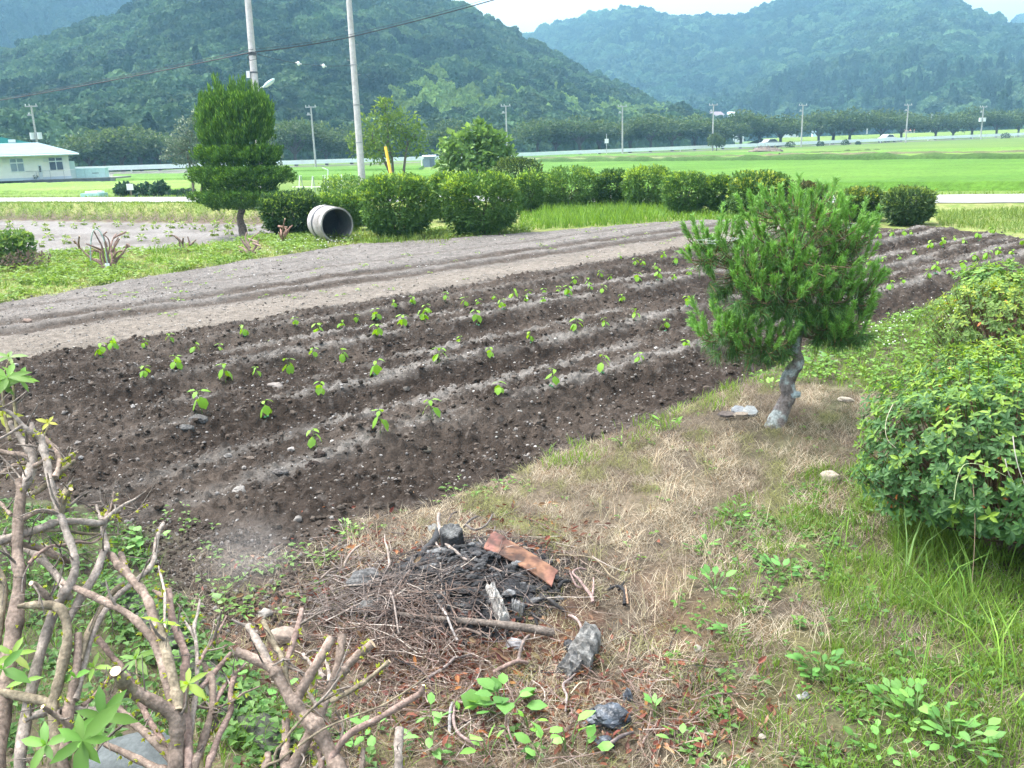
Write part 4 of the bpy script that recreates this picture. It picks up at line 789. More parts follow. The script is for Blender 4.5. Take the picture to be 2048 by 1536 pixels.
cottage(1822, 265, 300, 18, 7, (.35, .13, .1), (.5, .45, .4), 'low rust-red roof behind the trees right of the white car', .2)
for i, (px, py, h_, lab) in enumerate([(1571, 252, 20, 'tiny white post above the trees near the pale house'), (1660, 246, 16, 'thin far pole above the dense trees'), (1735, 250, 22, 'thin far pole above the trees left of the white car'), (1862, 246, 16, 'thin far pole with crossbar above the trees right of the white car')]):
    d = ray(px, py); p = CAM+d*(330/d[1]); o = thing('thin_pole', lab, 'utility pole', p, 'thin poles in the village'); hh = h_/F_*330; b = MB(); tube(b, [(0, 0, -3), (0, 0, hh)], .16, 8, (.6, .6, .58)); b.build('shaft', M['concrete'], o); b = MB(); box(b, (-.6, -.1, hh-.3), (.6, .1, hh-.15), (.6, .6, .58)); b.build('crossarm', M['metal'], o)
# ---------------------------------------------------------------- hedge shrubs, conifer, pipe, trees by the lane
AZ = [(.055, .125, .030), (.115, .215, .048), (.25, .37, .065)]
def shrub(name, lab, cat, cx, by, wpx, ty, depth=None, n=3400, leaf=.075, cols=AZ, group='clipped round shrubs between plot and lane', dk=.9, z0=None, sq=.3, seed=0, leafy=1., rgap=0., pieces=None):
    rg = np.random.default_rng(900+seed); base = gp(cx, by) if depth is None else None
    if base is None:
        q = pd(cx, by, depth); base = np.array([q[0], q[1], float(zg(q[0], q[1]))])
    dep = (base-CAM)@_f; wd = wpx/F_*dep; X, Y, _ = proj(base); hgt = (Y-ty)/F_*dep/math.cos(PITCH*.5)
    o = thing(name, lab, cat, base, group); b = MB(); N_ = int(n*leafy*2.1); leaf = leaf*1.12; hgt = hgt*.93
    # squarish rounded mass with dents and shoots
    d = rdir(N_, rg); r = np.where(rg.random(N_) < .30, .35+.5*rg.random(N_), .80+.22*rg.random(N_))
    p = np.sign(d)*np.abs(d)**(1-sq); p = p/np.maximum((np.abs(p)**2.6).sum(1)**(1/2.6), 1e-6)[:, None]
    bumps = 1+.16*n3(d+seed, 1.9, seed)+.09*n3(d+seed, 4.5, seed+3); q = p*(r*bumps)[:, None]
    shoot = (rg.random(N_) < .05) & (d[:, 2] > .1); q[shoot] *= 1+.14*rg.random((shoot.sum(), 1))
    P = q*np.array([wd/2, wd/2*dk, hgt*.5])+np.array([0, 0, hgt*.53]); low = P[:, 2] < hgt*.5
    P[low, :2] *= (1-.14*((hgt*.5-P[low, 2])/(hgt*.5))**2)[:, None]
    P[:, 2] = np.maximum(P[:, 2], .03*hgt)
    T = nrm(d*.7+rdir(N_, rg)*.8+np.array([0, 0, .5])); Nn = nrm(rdir(N_, rg)*.6+d*.6+np.array([0, 0, .8]))
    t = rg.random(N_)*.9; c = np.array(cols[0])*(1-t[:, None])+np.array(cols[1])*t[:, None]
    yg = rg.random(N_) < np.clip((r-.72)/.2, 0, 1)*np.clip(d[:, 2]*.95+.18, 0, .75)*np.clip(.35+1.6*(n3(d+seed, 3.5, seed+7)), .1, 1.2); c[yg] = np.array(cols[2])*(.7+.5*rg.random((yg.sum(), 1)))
    s = leaf*(.6+.7*rg.random(N_)); leaves(b, P, T, Nn, s, s*.5, c, droop=.15); b.build('foliage', M['leaf'], o)
    sb = MB()
    for k in range(9):
        a = k*2.4+rg.random(); r0 = wd*.10*rg.random(); e = np.array([math.cos(a)*wd*.26*(.5+.6*rg.random()), math.sin(a)*wd*.26*dk, hgt*(.5+.2*rg.random())])
        tube(sb, smooth_poly([(math.cos(a)*r0, math.sin(a)*r0, -.05), (e[0]*.35, e[1]*.35, hgt*.28), e], 3), np.linspace(.014, .004, 7)*max(wd, .6), 5, (.10, .085, .06))
    sb.build('stem', M['bark'], o); return o
S_ = [('dark spreading shrub beneath the right edge of the tiered conifer', 588, 470, 118, 384, dict(cols=[(.024, .058, .02), (.055, .115, .03), (.15, .24, .05)], n=3600)),
      ('low shrub directly behind the concrete pipe', 686, 462, 104, 386, dict(n=3000)),
      ('round shrub below the pale tall pole, behind the pipe shrub', 694, 420, 108, 354, dict(depth=26, n=2600)),
      ('large squarish shrub right of the concrete pipe', 800, 476, 146, 350, dict(n=5200)),
      ('narrow shrub squeezed between the two large clipped shrubs', 893, 452, 74, 343, dict(depth=22.5, n=2600)),
      ('large round shrub with dark base, second big one from pipe', 966, 468, 156, 344, dict(n=5200)),
      ('thin gappy shrub right of the second big shrub', 1060, 432, 62, 342, dict(depth=24.5, n=1700)),
      ('broad shrub above the tall grass near the plot corner', 1140, 418, 118, 337, dict(n=3200)),
      ('narrow dark shrub between two broad shrubs at the centre', 1226, 416, 68, 338, dict(n=2200, cols=[(.035, .085, .025), (.08, .16, .04), (.19, .29, .055)])),
      ('tallest dome shrub in the row left of the pine', 1295, 419, 100, 332, dict(n=3000)),
      ('rounded shrub two places left of the yellow-topped shrub', 1371, 427, 94, 342, dict(n=2800)),
      ('slim shrub just left of the yellow-topped shrub', 1437, 427, 58, 349, dict(n=1900)),
      ('wide yellow-topped shrub partly behind the pine', 1518, 432, 122, 341, dict(n=3600, cols=[(.045, .105, .024), (.10, .19, .04), (.28, .35, .06)])),
      ('bronze tinged shrub hidden behind the pine top', 1604, 432, 84, 364, dict(n=2200, cols=[(.04, .055, .02), (.10, .10, .035), (.20, .17, .06)])),
      ('yellowish shrub right of the pine beside the lane', 1722, 442, 94, 376, dict(n=2600, cols=[(.05, .10, .026), (.11, .18, .04), (.27, .32, .06)]))]
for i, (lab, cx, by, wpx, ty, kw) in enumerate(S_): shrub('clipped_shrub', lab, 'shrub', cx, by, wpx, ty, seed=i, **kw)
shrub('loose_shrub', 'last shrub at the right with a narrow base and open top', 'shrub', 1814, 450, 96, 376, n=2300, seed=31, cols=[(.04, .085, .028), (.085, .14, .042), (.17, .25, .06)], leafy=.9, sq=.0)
shrub('loose_shrub', 'dark loose bush behind the gappy shrub left of centre', 'shrub', 1040, 400, 96, 314, n=2600, seed=32, depth=29, cols=[(.02, .045, .014), (.045, .085, .022), (.10, .15, .03)], sq=.05)
# --- tiered conifer, clipped in flat tiers with a ragged top
base = gp(486, 478); dep = (base-CAM)@_f; pm = dep/F_
jun = thing('tiered_conifer', 'tall dark conifer clipped into flat tiers on a bare trunk', 'tree', base)
def jx(px, py, dy=0): return pd(px, py, dep+dy)-base
tb = MB(); tube(tb, smooth_poly([jx(490, 492), jx(486, 460), jx(480, 436), jx(487, 400), jx(478, 330), jx(470, 230)], 4), np.interp(np.linspace(0, 1, 21), [0, .2, 1], [9.5, 8.5, 2.0])*pm, 10, (.14, .115, .095), lump=.12); tb.build('trunk', M['pinebark'], jun)
JC = [(.042, .110, .020), (.095, .205, .032), (.175, .31, .05)]
def flame(b, n, cfun, rg, ln=.16, wd=.038, up=1., spread=.45):
    """clustered upright sprays; cfun gives centre points and outward directions"""
    P, D = cfun(n); m = 8; Pc = np.repeat(P, m, 0); Dc = np.repeat(D, m, 0); k = len(Pc)
    t = rg.random(k); q = Pc+nrm(Dc*.4+np.array([0, 0, up]))*(t*ln*2.0)[:, None]+rdir(k, rg)*(ln*.30*(1-.75*t))[:, None]
    T = nrm(Dc*.45+np.array([0, 0, up])+rdir(k, rg)*spread); c = mixc(np.array(JC[0]), np.array(JC[1]), np.clip(rg.random(k)*.8+.2*t, 0, 1)); y = rg.random(k) < .28*t; c[y] = np.array(JC[2])*(.8+.4*rg.random((y.sum(), 1)))
    s = ln*(.55+.6*rg.random(k)); leaves(b, q, T, rdir(k, rg)*.8+Dc*.7, s, wd*(.7+.6*rg.random(k)), c, droop=.1)
def tier(name, outline, n, ydep, seed, ln=.13, up=1., fill=.35, wd=.038):
    """outline: (px y, left x, right x); elliptical slices, depth radius a share of the width"""
    rg = np.random.default_rng(seed); o = np.array(outline, float); b = MB()
    def cf(n):
        h = rg.random(n*2)*(o[-1, 0]-o[0, 0])+o[0, 0]; l = np.interp(h, o[:, 0], o[:, 1]); r = np.interp(h, o[:, 0], o[:, 2]); keep = rg.random(n*2) < (r-l)/(o[:, 2]-o[:, 1]).max(); h, l, r = h[keep][:n], l[keep][:n], r[keep][:n]; m = len(h)
        a = rg.uniform(0, 2*np.pi, m); edge = np.minimum(h-o[0, 0], o[-1, 0]-h)/(o[-1, 0]-o[0, 0]); rad = np.where(rg.random(m) < fill, rg.random(m)**.5, .86+.14*rg.random(m)); cen = (l+r)/2; wv = 1+.10*np.sin(a*7+h*.11)+.08*np.sin(a*13+h*.3)
        px = cen+np.cos(a)*(r-l)/2*rad*wv; dy = np.sin(a)*(r-l)/2*pm*ydep*rad*wv
        P = np.array([jx(x, y, d) for x, y, d in zip(px, h, dy)]); D = np.stack([np.cos(a), np.sin(a), 0*a], 1); return P, D
    flame(b, n, cf, rg, ln=ln, up=up, wd=wd); return b.build(name, M['needle'], jun)
tier('foliage_tier', [(391, 386, 580), (395, 388, 584), (404, 396, 582), (412, 410, 562), (422, 432, 530)], 1900, .85, 1, ln=.075, up=.5)
tier('foliage_tier', [(341, 386, 570), (346, 384, 574), (362, 386, 575), (369, 392, 570)], 1900, .85, 2, ln=.075, up=.5)
tier('inner_foliage', [(296, 410, 540), (340, 412, 546), (374, 412, 548), (394, 416, 550)], 2200, .8, 7, ln=.07, up=.4, fill=.5, wd=.055)
tier('foliage_tier', [(304, 402, 548), (312, 398, 556), (320, 398, 558), (327, 404, 552)], 1000, .85, 3, ln=.11, up=.8)
tier('foliage_tier', [(204, 420, 526), (214, 411, 534), (240, 407, 537)], 1400, .95, 8, ln=.13, up=1.6, fill=.5)
tier('crown', [(226, 410, 534), (232, 408, 536), (244, 406, 538), (272, 404, 538), (296, 408, 536)], 1500, .85, 4, ln=.15, up=1.1)
rg = np.random.default_rng(5); b = MB()
tips = [(433, 172), (404, 205), (459, 186), (486, 170), (512, 190), (530, 200), (420, 196), (446, 196), (475, 190), (500, 184), (408, 228), (534, 218), (404, 222), (466, 178), (522, 206), (440, 190), (412, 204), (524, 196), (416, 212), (530, 214)]
def cf2(n):
    k = rg.integers(0, len(tips), n); t = rg.random(n); P = np.array([jx(tips[i][0]+rg.normal()*(1+7*u), tips[i][1]+u*44, rg.normal()*.18+((i*7) % 5-2)*.22) for i, u in zip(k, t)]); return P, rdir(n, rg)*np.array([1, 1, 0])
flame(b, 640, cf2, rg, ln=.16, wd=.026, up=2.2, spread=.2); b.build('top_sprays', M['needle'], jun)
# --- concrete pipe lying on the grass
pb = gp(655, 484); dep = (pb-CAM)@_f; pm = dep/F_; RO = 34.5*pm
cF = pd(675, 458, dep-.1); cF[2] = RO*.96+float(zg(cF[0], cF[1])); ax = nrm(np.array([-.50, .80, .02])); cB = cF+ax*.78
o = thing('concrete_pipe', 'weathered grey concrete pipe section lying open on the grass', 'pipe', cF*np.array([1, 1, 0])); O = np.array(o.location)
def ring(b, stations, n, colf, jitter=0.):
    s = nrm(np.cross(ax, [0, 0, 1])); u_ = np.cross(s, ax); a = np.linspace(0, 2*np.pi, n, endpoint=False); V = []
    for (t, r) in stations: V.append(cF-O+ax*t+r*(np.cos(a)[:, None]*s+np.sin(a)[:, None]*u_))
    V = np.array(V); m = len(stations); k = np.arange(m*n).reshape(m, n); F_q = np.stack([k[:-1], np.roll(k[:-1], -1, 1), np.roll(k[1:], -1, 1), k[1:]], -1).reshape(-1, 4); Vf = V.reshape(-1, 3); b.add(Vf, F_q, colf(Vf))
def pcol(V): n = fbm(V[:, 0]*5+V[:, 2]*3, V[:, 1]*4+V[:, 2]*2, 4, 91); return mixc(np.array([.20, .185, .175]), np.array([.40, .37, .36]), ss(.3, .65, n))
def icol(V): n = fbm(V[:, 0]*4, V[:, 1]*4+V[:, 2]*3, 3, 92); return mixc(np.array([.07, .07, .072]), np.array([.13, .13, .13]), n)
b = MB(); ring(b, [(0, RO*.9), (-.004, RO*.955), (0, RO), (.02, RO*1.005), (.10, RO*1.0), (.18, RO), (.185, RO*.985), (.20, RO*.985), (.205, RO), (.4, RO), (.42, RO*1.0), (.77, RO), (.78, RO*.9)], 56, pcol); b.build('shell', M['concrete'], o, smooth=False)
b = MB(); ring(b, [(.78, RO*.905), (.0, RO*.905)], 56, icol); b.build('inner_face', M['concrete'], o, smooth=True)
b = MB(); a_ = np.linspace(0, 2*np.pi, 40, endpoint=False); s_ = nrm(np.cross(ax, [0, 0, 1])); u_ = np.cross(s_, ax); b.add(cF-O+ax*.74+RO*.905*(np.cos(a_)[:, None]*s_+np.sin(a_)[:, None]*u_), np.arange(40)[None], (.045, .045, .045)); b.build('shade_disc', M['concrete'], o)  # dark disc added across the back so the bore looks shaded
b = MB(); ring(b, [(.47, RO*1.002), (.475, RO*1.03), (.53, RO*1.03), (.535, RO*1.002)], 56, lambda V: np.broadcast_to(np.array([.09, .09, .10]), V.shape)); b.build('hoop', M['metal'], o)
b = MB(); ring(b, [(.66, RO*1.002), (.665, RO*1.02), (.70, RO*1.02), (.705, RO*1.002)], 56, lambda V: np.broadcast_to(np.array([.45, .43, .42]), V.shape)); b.build('hoop', M['concrete'], o)
# --- broadleaf trees beyond the hedge
TG = [(.075, .14, .034), (.15, .235, .052), (.22, .31, .07)]
def pxtree(name, lab, bx, s, blobs, cols, n, leaf, trunk, asp=.55, cat='tree', nlimb=7, rt=.09, lo=True):
    q = onlane(bx, s); dq = (q-CAM)@_f; pmm = dq/F_; o = thing(name, lab, cat, q); J = lambda x, y, d=0: pd(x, y, dq+d)-q
    B = [(*J(x, y, dd), rx*pmm, rx*pmm*.9, ry*pmm) for x, y, rx, ry, dd in blobs]; t = MB()
    for tr in trunk: tube(t, smooth_poly([J(x, y, 0) if i else J(x, y, 0)-np.array([0, 0, .2]) for i, (x, y) in enumerate(tr)], 4), np.linspace(rt, rt*.4, (len(tr)-1)*4+1), 7, (.12, .10, .085))
    e = np.array([J(*tr[-1]) for tr in trunk])
    for c in B:
        k = e[np.argmin(((e-np.array(c[:3]))**2).sum(1))]; tube(t, smooth_poly([k, (k+np.array(c[:3]))/2+np.array([0, 0, -.1]), c[:3]], 3), np.linspace(rt*.4, .012, 7), 5, (.12, .10, .085))
    t.build('trunk', M['bark'], o); b = MB(); leafcloud(b, B, n, leaf, cols, asp=asp, dense_in=.35, shell=.35, lo=lo); b.build('crown', M['leaf'], o); return o
pxtree('broadleaf_tree', 'upright green tree right of the pale pole with yellow guard', 786, 13.5, [(775, 222, 30, 24, 0), (745, 250, 32, 26, .3), (800, 245, 40, 28, -.3), (835, 262, 26, 20, 0), (720, 285, 30, 22, .2), (770, 280, 46, 30, 0), (822, 292, 36, 24, .4), (716, 305, 22, 16, 0), (760, 308, 34, 20, -.3), (770, 206, 14, 14, 0)], TG, 2100, .21, [[(786, 345), (784, 318), (776, 280)], [(806, 347), (810, 320), (815, 285)], [(782, 343), (765, 315), (745, 280)]], rt=.085)
pxtree('fig_tree', 'loose big-leaved bush rising behind the two large shrubs', 958, 5.5, [(955, 270, 34, 16, 0), (920, 285, 34, 20, .1), (985, 285, 36, 22, 0), (890, 305, 22, 18, -.2), (945, 310, 60, 24, 0), (1005, 312, 28, 22, .2), (900, 330, 26, 18, 0), (970, 335, 50, 18, 0), (960, 252, 16, 10, .1)], [(.075, .15, .045), (.14, .24, .065), (.21, .33, .09)], 1350, .27, [[(958, 385), (950, 345), (930, 300)], [(965, 385), (975, 345), (985, 300)], [(955, 385), (955, 340), (955, 280)]], asp=.7, cat='bush', rt=.06)
pxtree('silver_tree', 'pale silvery small tree half hidden left of the conifer', 384, 6.5, [(372, 262, 26, 26, 0), (350, 290, 22, 20, 0), (385, 290, 28, 26, 0), (335, 312, 16, 12, 0), (375, 318, 34, 16, 0), (392, 240, 16, 16, 0), (540, 300, 18, 26, .2), (556, 318, 12, 16, 0), (395, 345, 24, 14, 0)], [(.07, .105, .065), (.14, .185, .125), (.25, .29, .22)], 1900, .15, [[(388, 400), (384, 350), (372, 300)], [(394, 400), (420, 340), (470, 310), (530, 305)]], rt=.07)
# white cloth glimpsed beside the silvery tree
q = onlane(383, 5.2); dq = (q-CAM)@_f; t = pd(382, 352, dq); o = thing('garden_bag', 'white rounded bag tied beside the conifer, left edge', 'bag', (t[0], t[1], q[2])); b = MB(); rock(b, t-np.array([t[0], t[1], q[2]]), np.array([.16, .14, .15]), (.75, .75, .76), 2, 5, .15); b.build('sack', M['paint'], o, smooth=True); b = MB(); tube(b, [(0, 0, -.1), (0, 0, t[2]-q[2])], .02, 5, (.3, .25, .2)); b.build('post', M['bark'], o)
# --- pruned stumps on the far grass strip
def pruned(name, lab, dep0, base_px, stems, pxr, group='pruned bare shrubs on the far grass strip', col=(.24, .16, .135), capc=(.55, .42, .3), extra=None, z_ext=-.06, parts='stem'):
    B0 = np.array(base_px); q = gp(*base_px); dq = (q-CAM)@_f; o = thing(name, lab, 'shrub', q, group); rg = np.random.default_rng(int(base_px[0]))
    for s_ in stems:
        P = np.array([list(p) for p in s_], float); n = len(P); dd = rg.normal()*.22; t = np.linspace(0, 1, n)
        W_ = np.array([pd(x, y, dq+dd*k) for (x, y), k in zip(P[:, :2], t)])-q; b = MB(); W_ = smooth_poly(W_, 3); m = len(W_)
        tube(b, W_, np.linspace(pxr*.95, pxr*.45, m)*dq/F_*(1+.12*rg.normal(size=m)), 7, np.array(col)*(.75+.5*rg.random()), capcol=capc, capmi=1, cap0=False); b.build(parts, [M['bark'], M['cut']], o)
    return o, q, dq
def za(z): return [(100+x/3.938, 420+y/3.938) for x, y in z]
o, q, dq = pruned('pruned_shrub', 'tallest pruned bare shrub with hose looped over it, far strip', 0, (213, 541), [za(s) for s in [
    [(450, 480), (400, 425), (310, 370), (230, 290), (195, 245)], [(230, 300), (225, 250), (232, 205)], [(450, 470), (420, 370), (410, 290), (375, 220), (345, 165)], [(412, 320), (360, 295), (280, 265)], [(480, 480), (490, 380), (480, 290), (500, 220), (520, 190)], [(485, 330), (520, 270), (550, 225)], [(495, 400), (560, 355), (600, 300), (630, 285)], [(450, 290), (430, 240), (420, 200), (450, 170)], [(500, 440), (540, 380), (580, 375)], [(430, 440), (370, 390), (320, 385), (335, 330)], [(500, 220), (560, 190), (605, 170)], [(455, 480), (390, 440), (360, 490)], [(500, 440), (540, 470), (575, 500)], [(470, 470), (465, 400), (430, 250)], [(600, 300), (610, 270), (632, 288)], [(470, 460), (450, 380), (470, 300), (460, 230), (420, 190)], [(480, 450), (510, 350), (505, 280), (540, 215)], [(440, 460), (400, 400), (390, 330), (330, 300)], [(420, 340), (350, 320), (300, 330)], [(500, 380), (530, 330), (580, 320)], [(200, 260), (185, 238)]]], 2.6)
b = MB(); hz = [pd(x, y, dq-.1)-q for x, y in za([(320, 400), (320, 280), (335, 180), (365, 150), (400, 180), (430, 260), (450, 400), (462, 480)])]; tube(b, smooth_poly(hz, 4), .010, 6, (.22, .30, .26)); hs = b.build('garden_hose', M['plastic']); hs.location = q; tag(hs, 'grey-green hose looped over the tallest pruned bare shrub', 'hose')
for x, lab in ((440, 'left of two white hose nozzles at the tallest pruned shrub'), (462, 'right of two white hose nozzles at the tallest pruned shrub')):
    a, c = za([(x, 420), (x+3, 480)]); w0 = pd(*a, dq-.18); b = MB(); tube(b, [np.zeros(3), pd(*c, dq-.18)-w0], .016, 8, (.72, .74, .76)); n_o = b.build('nozzle', M['paint'], loc=w0); tag(n_o, lab, 'nozzle', 'hose nozzles')
pruned('pruned_shrub', 'low pruned stump midway between conifer trunk and hose shrub', 0, (372, 502), [za(s) for s in [[(1090, 330), (1100, 270), (1085, 210)], [(1100, 280), (1150, 235)], [(1060, 325), (1040, 260), (1000, 215), (950, 195)], [(1020, 310), (1020, 250), (985, 210)], [(1090, 320), (1070, 270)], [(1110, 330), (1160, 310)], [(1030, 320), (1000, 310)], [(1045, 260), (1050, 215)]]], 2.4, col=(.17, .12, .10))
pruned('pruned_shrub', 'pale pruned stump directly before the conifer trunk', 0, (502, 514), [za(s) for s in [[(1570, 370), (1560, 280), (1590, 220), (1650, 175)], [(1575, 300), (1540, 230), (1550, 175)], [(1580, 320), (1530, 260), (1505, 225)], [(1590, 330), (1640, 260), (1600, 240), (1560, 225)], [(1600, 350), (1640, 310), (1665, 300)], [(1560, 340), (1520, 300), (1490, 290)], [(1590, 340), (1650, 220)], [(1600, 260), (1660, 285)], [(1560, 300), (1510, 250)], [(1550, 350), (1490, 320)]]], 2.6, col=(.27, .19, .16))
pruned('pruned_shrub', 'small pruned stump with crossed twigs left of the pipe', 0, (566, 484), [za(s) for s in [[(1835, 245), (1830, 180), (1850, 70)], [(1835, 200), (1860, 150), (1805, 128)], [(1840, 200), (1880, 150), (1910, 120)], [(1830, 210), (1815, 150)], [(1835, 220), (1870, 180), (1890, 130)], [(1800, 130), (1868, 135)], [(1830, 230), (1800, 175)]]], 2.6, col=(.26, .16, .125))
shrub('leafy_bush', 'light green leafy bush at the left edge behind brown twigs', 'bush', 22, 534, 92, 466, n=700, leaf=.10, seed=41, group=None, cols=[(.07, .14, .04), (.13, .22, .06), (.2, .3, .08)])
o = shrub('twiggy_bush', 'brown twiggy low bush at the left edge', 'bush', 50, 540, 92, 505, n=170, leaf=.06, seed=42, group=None, cols=[(.10, .08, .06), (.16, .12, .095), (.12, .16, .06)])
# ---------------------------------------------------------------- bean seedlings, stones, clods
SG = [(.125, .27, .026), (.20, .37, .045)]
def make_seedling(k, lab, group):
    rg = np.random.default_rng(300+k); r = thing('bean_seedling', lab, 'seedling', (0, 0, 0), group)
    h = .105+.04*rg.random(); lean = rg.normal(size=2)*.012; b = MB(); tube(b, smooth_poly([(0, 0, -.03), (lean[0]*.4, lean[1]*.4, h*.5), (lean[0], lean[1], h)], 3), np.linspace(.0030, .0018, 7), 5, (.16, .24, .07)); b.build('stem', M['leaf'], r)
    a0 = rg.uniform(0, 6.28)
    def lf(P, az, L, dr, col, nm='leaf', asp=.95, up=-.75):
        b = MB(); T = np.array([[math.cos(az), math.sin(az), up]]); pet = np.array(P)+np.array([math.cos(az), math.sin(az), .35])*.014
        tube(b, [P, pet], .0011, 4, (.16, .26, .06)); leaves(b, [pet], T, [[0, 0, 1.]] if up > -.2 else [[math.cos(az)*.8, math.sin(az)*.8, .6]], L, L*asp, col, lo=False, fold=-.10+.2*rg.random(), droop=dr); b.build(nm, M['leaf'], r, smooth=True)
    c = lambda: mixc(np.array(SG[0]), np.array(SG[1]), rg.random())
    for j in range(3): lf((lean[0]*.75, lean[1]*.75, h*(.62+.14*(j % 2))), a0+j*2.3+rg.normal()*.3, .062+.016*rg.random(), .25+.3*rg.random(), c())
    for j in range(2+k % 2): lf((lean[0], lean[1], h), a0+1.5+j*2.2+rg.normal()*.3, .042+.016*rg.random(), .5+.4*rg.random(), c(), asp=.62, up=-.1+.5*rg.random())
    if k % 2 == 0:
        for j in range(2): 
            b = MB(); rock(b, (math.cos(a0+1.2+j*3)*.014, math.sin(a0+1.2+j*3)*.014, .010), np.array([.009, .009, .006]), (.14, .36, .22), 1, j, .1); b.build('seed_leaf', M['leaf'], r)
    return r
def V0(l, s=2.56, x0=500, y0=500): return [(x0+x/s, y0+y/s) for x, y in l]
ROWS = {
 'farthest': [(203, 716), (232, 711), (290, 705), (342, 693), (386, 690), (437, 687), (489, 671)]+V0([(108, 432), (238, 388), (350, 378), (463, 357), (543, 342), (645, 327), (740, 298), (830, 278), (908, 275), (1000, 255), (1095, 251), (1168, 243), (1248, 228), (1345, 208), (1428, 193), (1508, 183), (1582, 175), (1655, 143), (1730, 133), (1790, 113), (1845, 111), (1892, 88)])+[(1272, 529), (1287, 526), (1310, 526), (1326, 520), (1352, 518), (1375, 506)],
 'third': [(292, 756), (359, 751), (449, 741), (511, 730), (576, 721), (627, 703), (687, 691), (756, 675), (805, 665), (853, 659), (917, 660), (955, 638), (1008, 624), (1053, 616), (1086, 606), (1135, 597), (1180, 595), (1205, 588), (1245, 589), (1275, 577), (1315, 565), (1348, 563), (1379, 551), (1735, 486), (1758, 483), (1785, 477), (1808, 473), (1822, 471)],
 'second': [(405, 828), (531, 817), (639, 791), (752, 755), (878, 731), (981, 714), (1062, 692), (1152, 667), (1211, 655), (1270, 642), (1331, 641), (1375, 613), (1428, 612), (1740, 535), (1769, 526), (1799, 520), (1830, 508), (1862, 500), (1885, 498), (1910, 485), (1928, 488), (1958, 483), (1984, 473)],
 'nearest': [(635, 895), (761, 872), (867, 839), (998, 804), (1102, 774), (1205, 753), (1281, 727), (1371, 695), (1779, 582), (1807, 571), (1853, 555), (1870, 557), (1900, 551), (1925, 539), (1951, 524), (1972, 518), (1996, 514), (2020, 512), (2045, 496)]}
_sp = []
for nm, pts in ROWS.items():
    pts = sorted(pts)
    for i, (x, y) in enumerate(pts):
        p = at(x, y, .04); 
        for _ in range(4): p = at(x, y, float(zfield(p[0], p[1])))
        p = np.array([p[0], p[1], float(zfield(p[0], p[1]))-.004]); side = x < 1400
        nl = len([q for q in pts if q[0] < 1400]); nr_ = len(pts)-nl
        lab = f'bean seedling, {ORD[i]} from left in {nm} planted row' if side else f'bean seedling right of the pine, {ORD[len(pts)-1-i]} from right end of {nm} planted row'
        if len(_sp) < 8: r = make_seedling(len(_sp), lab, 'bean seedlings planted in rows'); _sp.append(r)
        else: r = copy_tree(_sp[int(R_.integers(0, 8))]); r['label'] = lab
        k = (.62+.5*R_.random())*(1.08 if nm in ('nearest', 'second') else 1.0); r.location = p; r.scale = (k, k, k*(.9+.25*R_.random())); r.rotation_euler = (R_.normal()*.1, R_.normal()*.1, R_.uniform(0, 6.28))
# pale plants on the sunken grey field
lf_pts = [(70, 452), (92, 462), (125, 453), (148, 458), (168, 450), (193, 458), (235, 454), (262, 452), (288, 461), (312, 458), (342, 457), (365, 456), (386, 459), (405, 462), (430, 455), (460, 458), (505, 462), (528, 470), (20, 455), (45, 460), (10, 475), (60, 478), (98, 481), (133, 488), (250, 476), (284, 482), (338, 474), (312, 487), (430, 472), (458, 470), (80, 495), (40, 492)]
lf_pts = sorted(lf_pts, key=lambda p: p[0]); pr = []
for i, (x, y) in enumerate(lf_pts):
    p = at(x, y, -.8)
    for _ in range(5): p = at(x, y, float(zg(p[0], p[1])))
    lab = f'pale seedling on the sunken grey field, {ORD[i]} from its left'
    if i < 3:
        r = thing('field_seedling', lab, 'seedling', (0, 0, 0), 'pale seedlings on the sunken grey field'); b = MB(); n = 16; d = rdir(n); leaves(b, np.tile([[0, 0, .10]], (n, 1))+d*np.array([.05, .05, .06]), d+np.array([0, 0, .2]), rdir(n)*.4+np.array([0, 0, 1.]), .11, .075, jit((.19, .26, .07), n, .25), droop=.4); b.build('foliage', M['leaf'], r); b = MB(); tube(b, [(0, 0, -.03), (0, 0, .14)], .005, 4, (.16, .2, .08)); b.build('stem', M['leaf'], r); pr.append(r)
    else: r = copy_tree(pr[i % 3]); r['label'] = lab
    r.location = p; k = .85+.5*R_.random(); r.scale = (k, k, k*.9); r.rotation_euler = (0, 0, R_.uniform(0, 6.28))
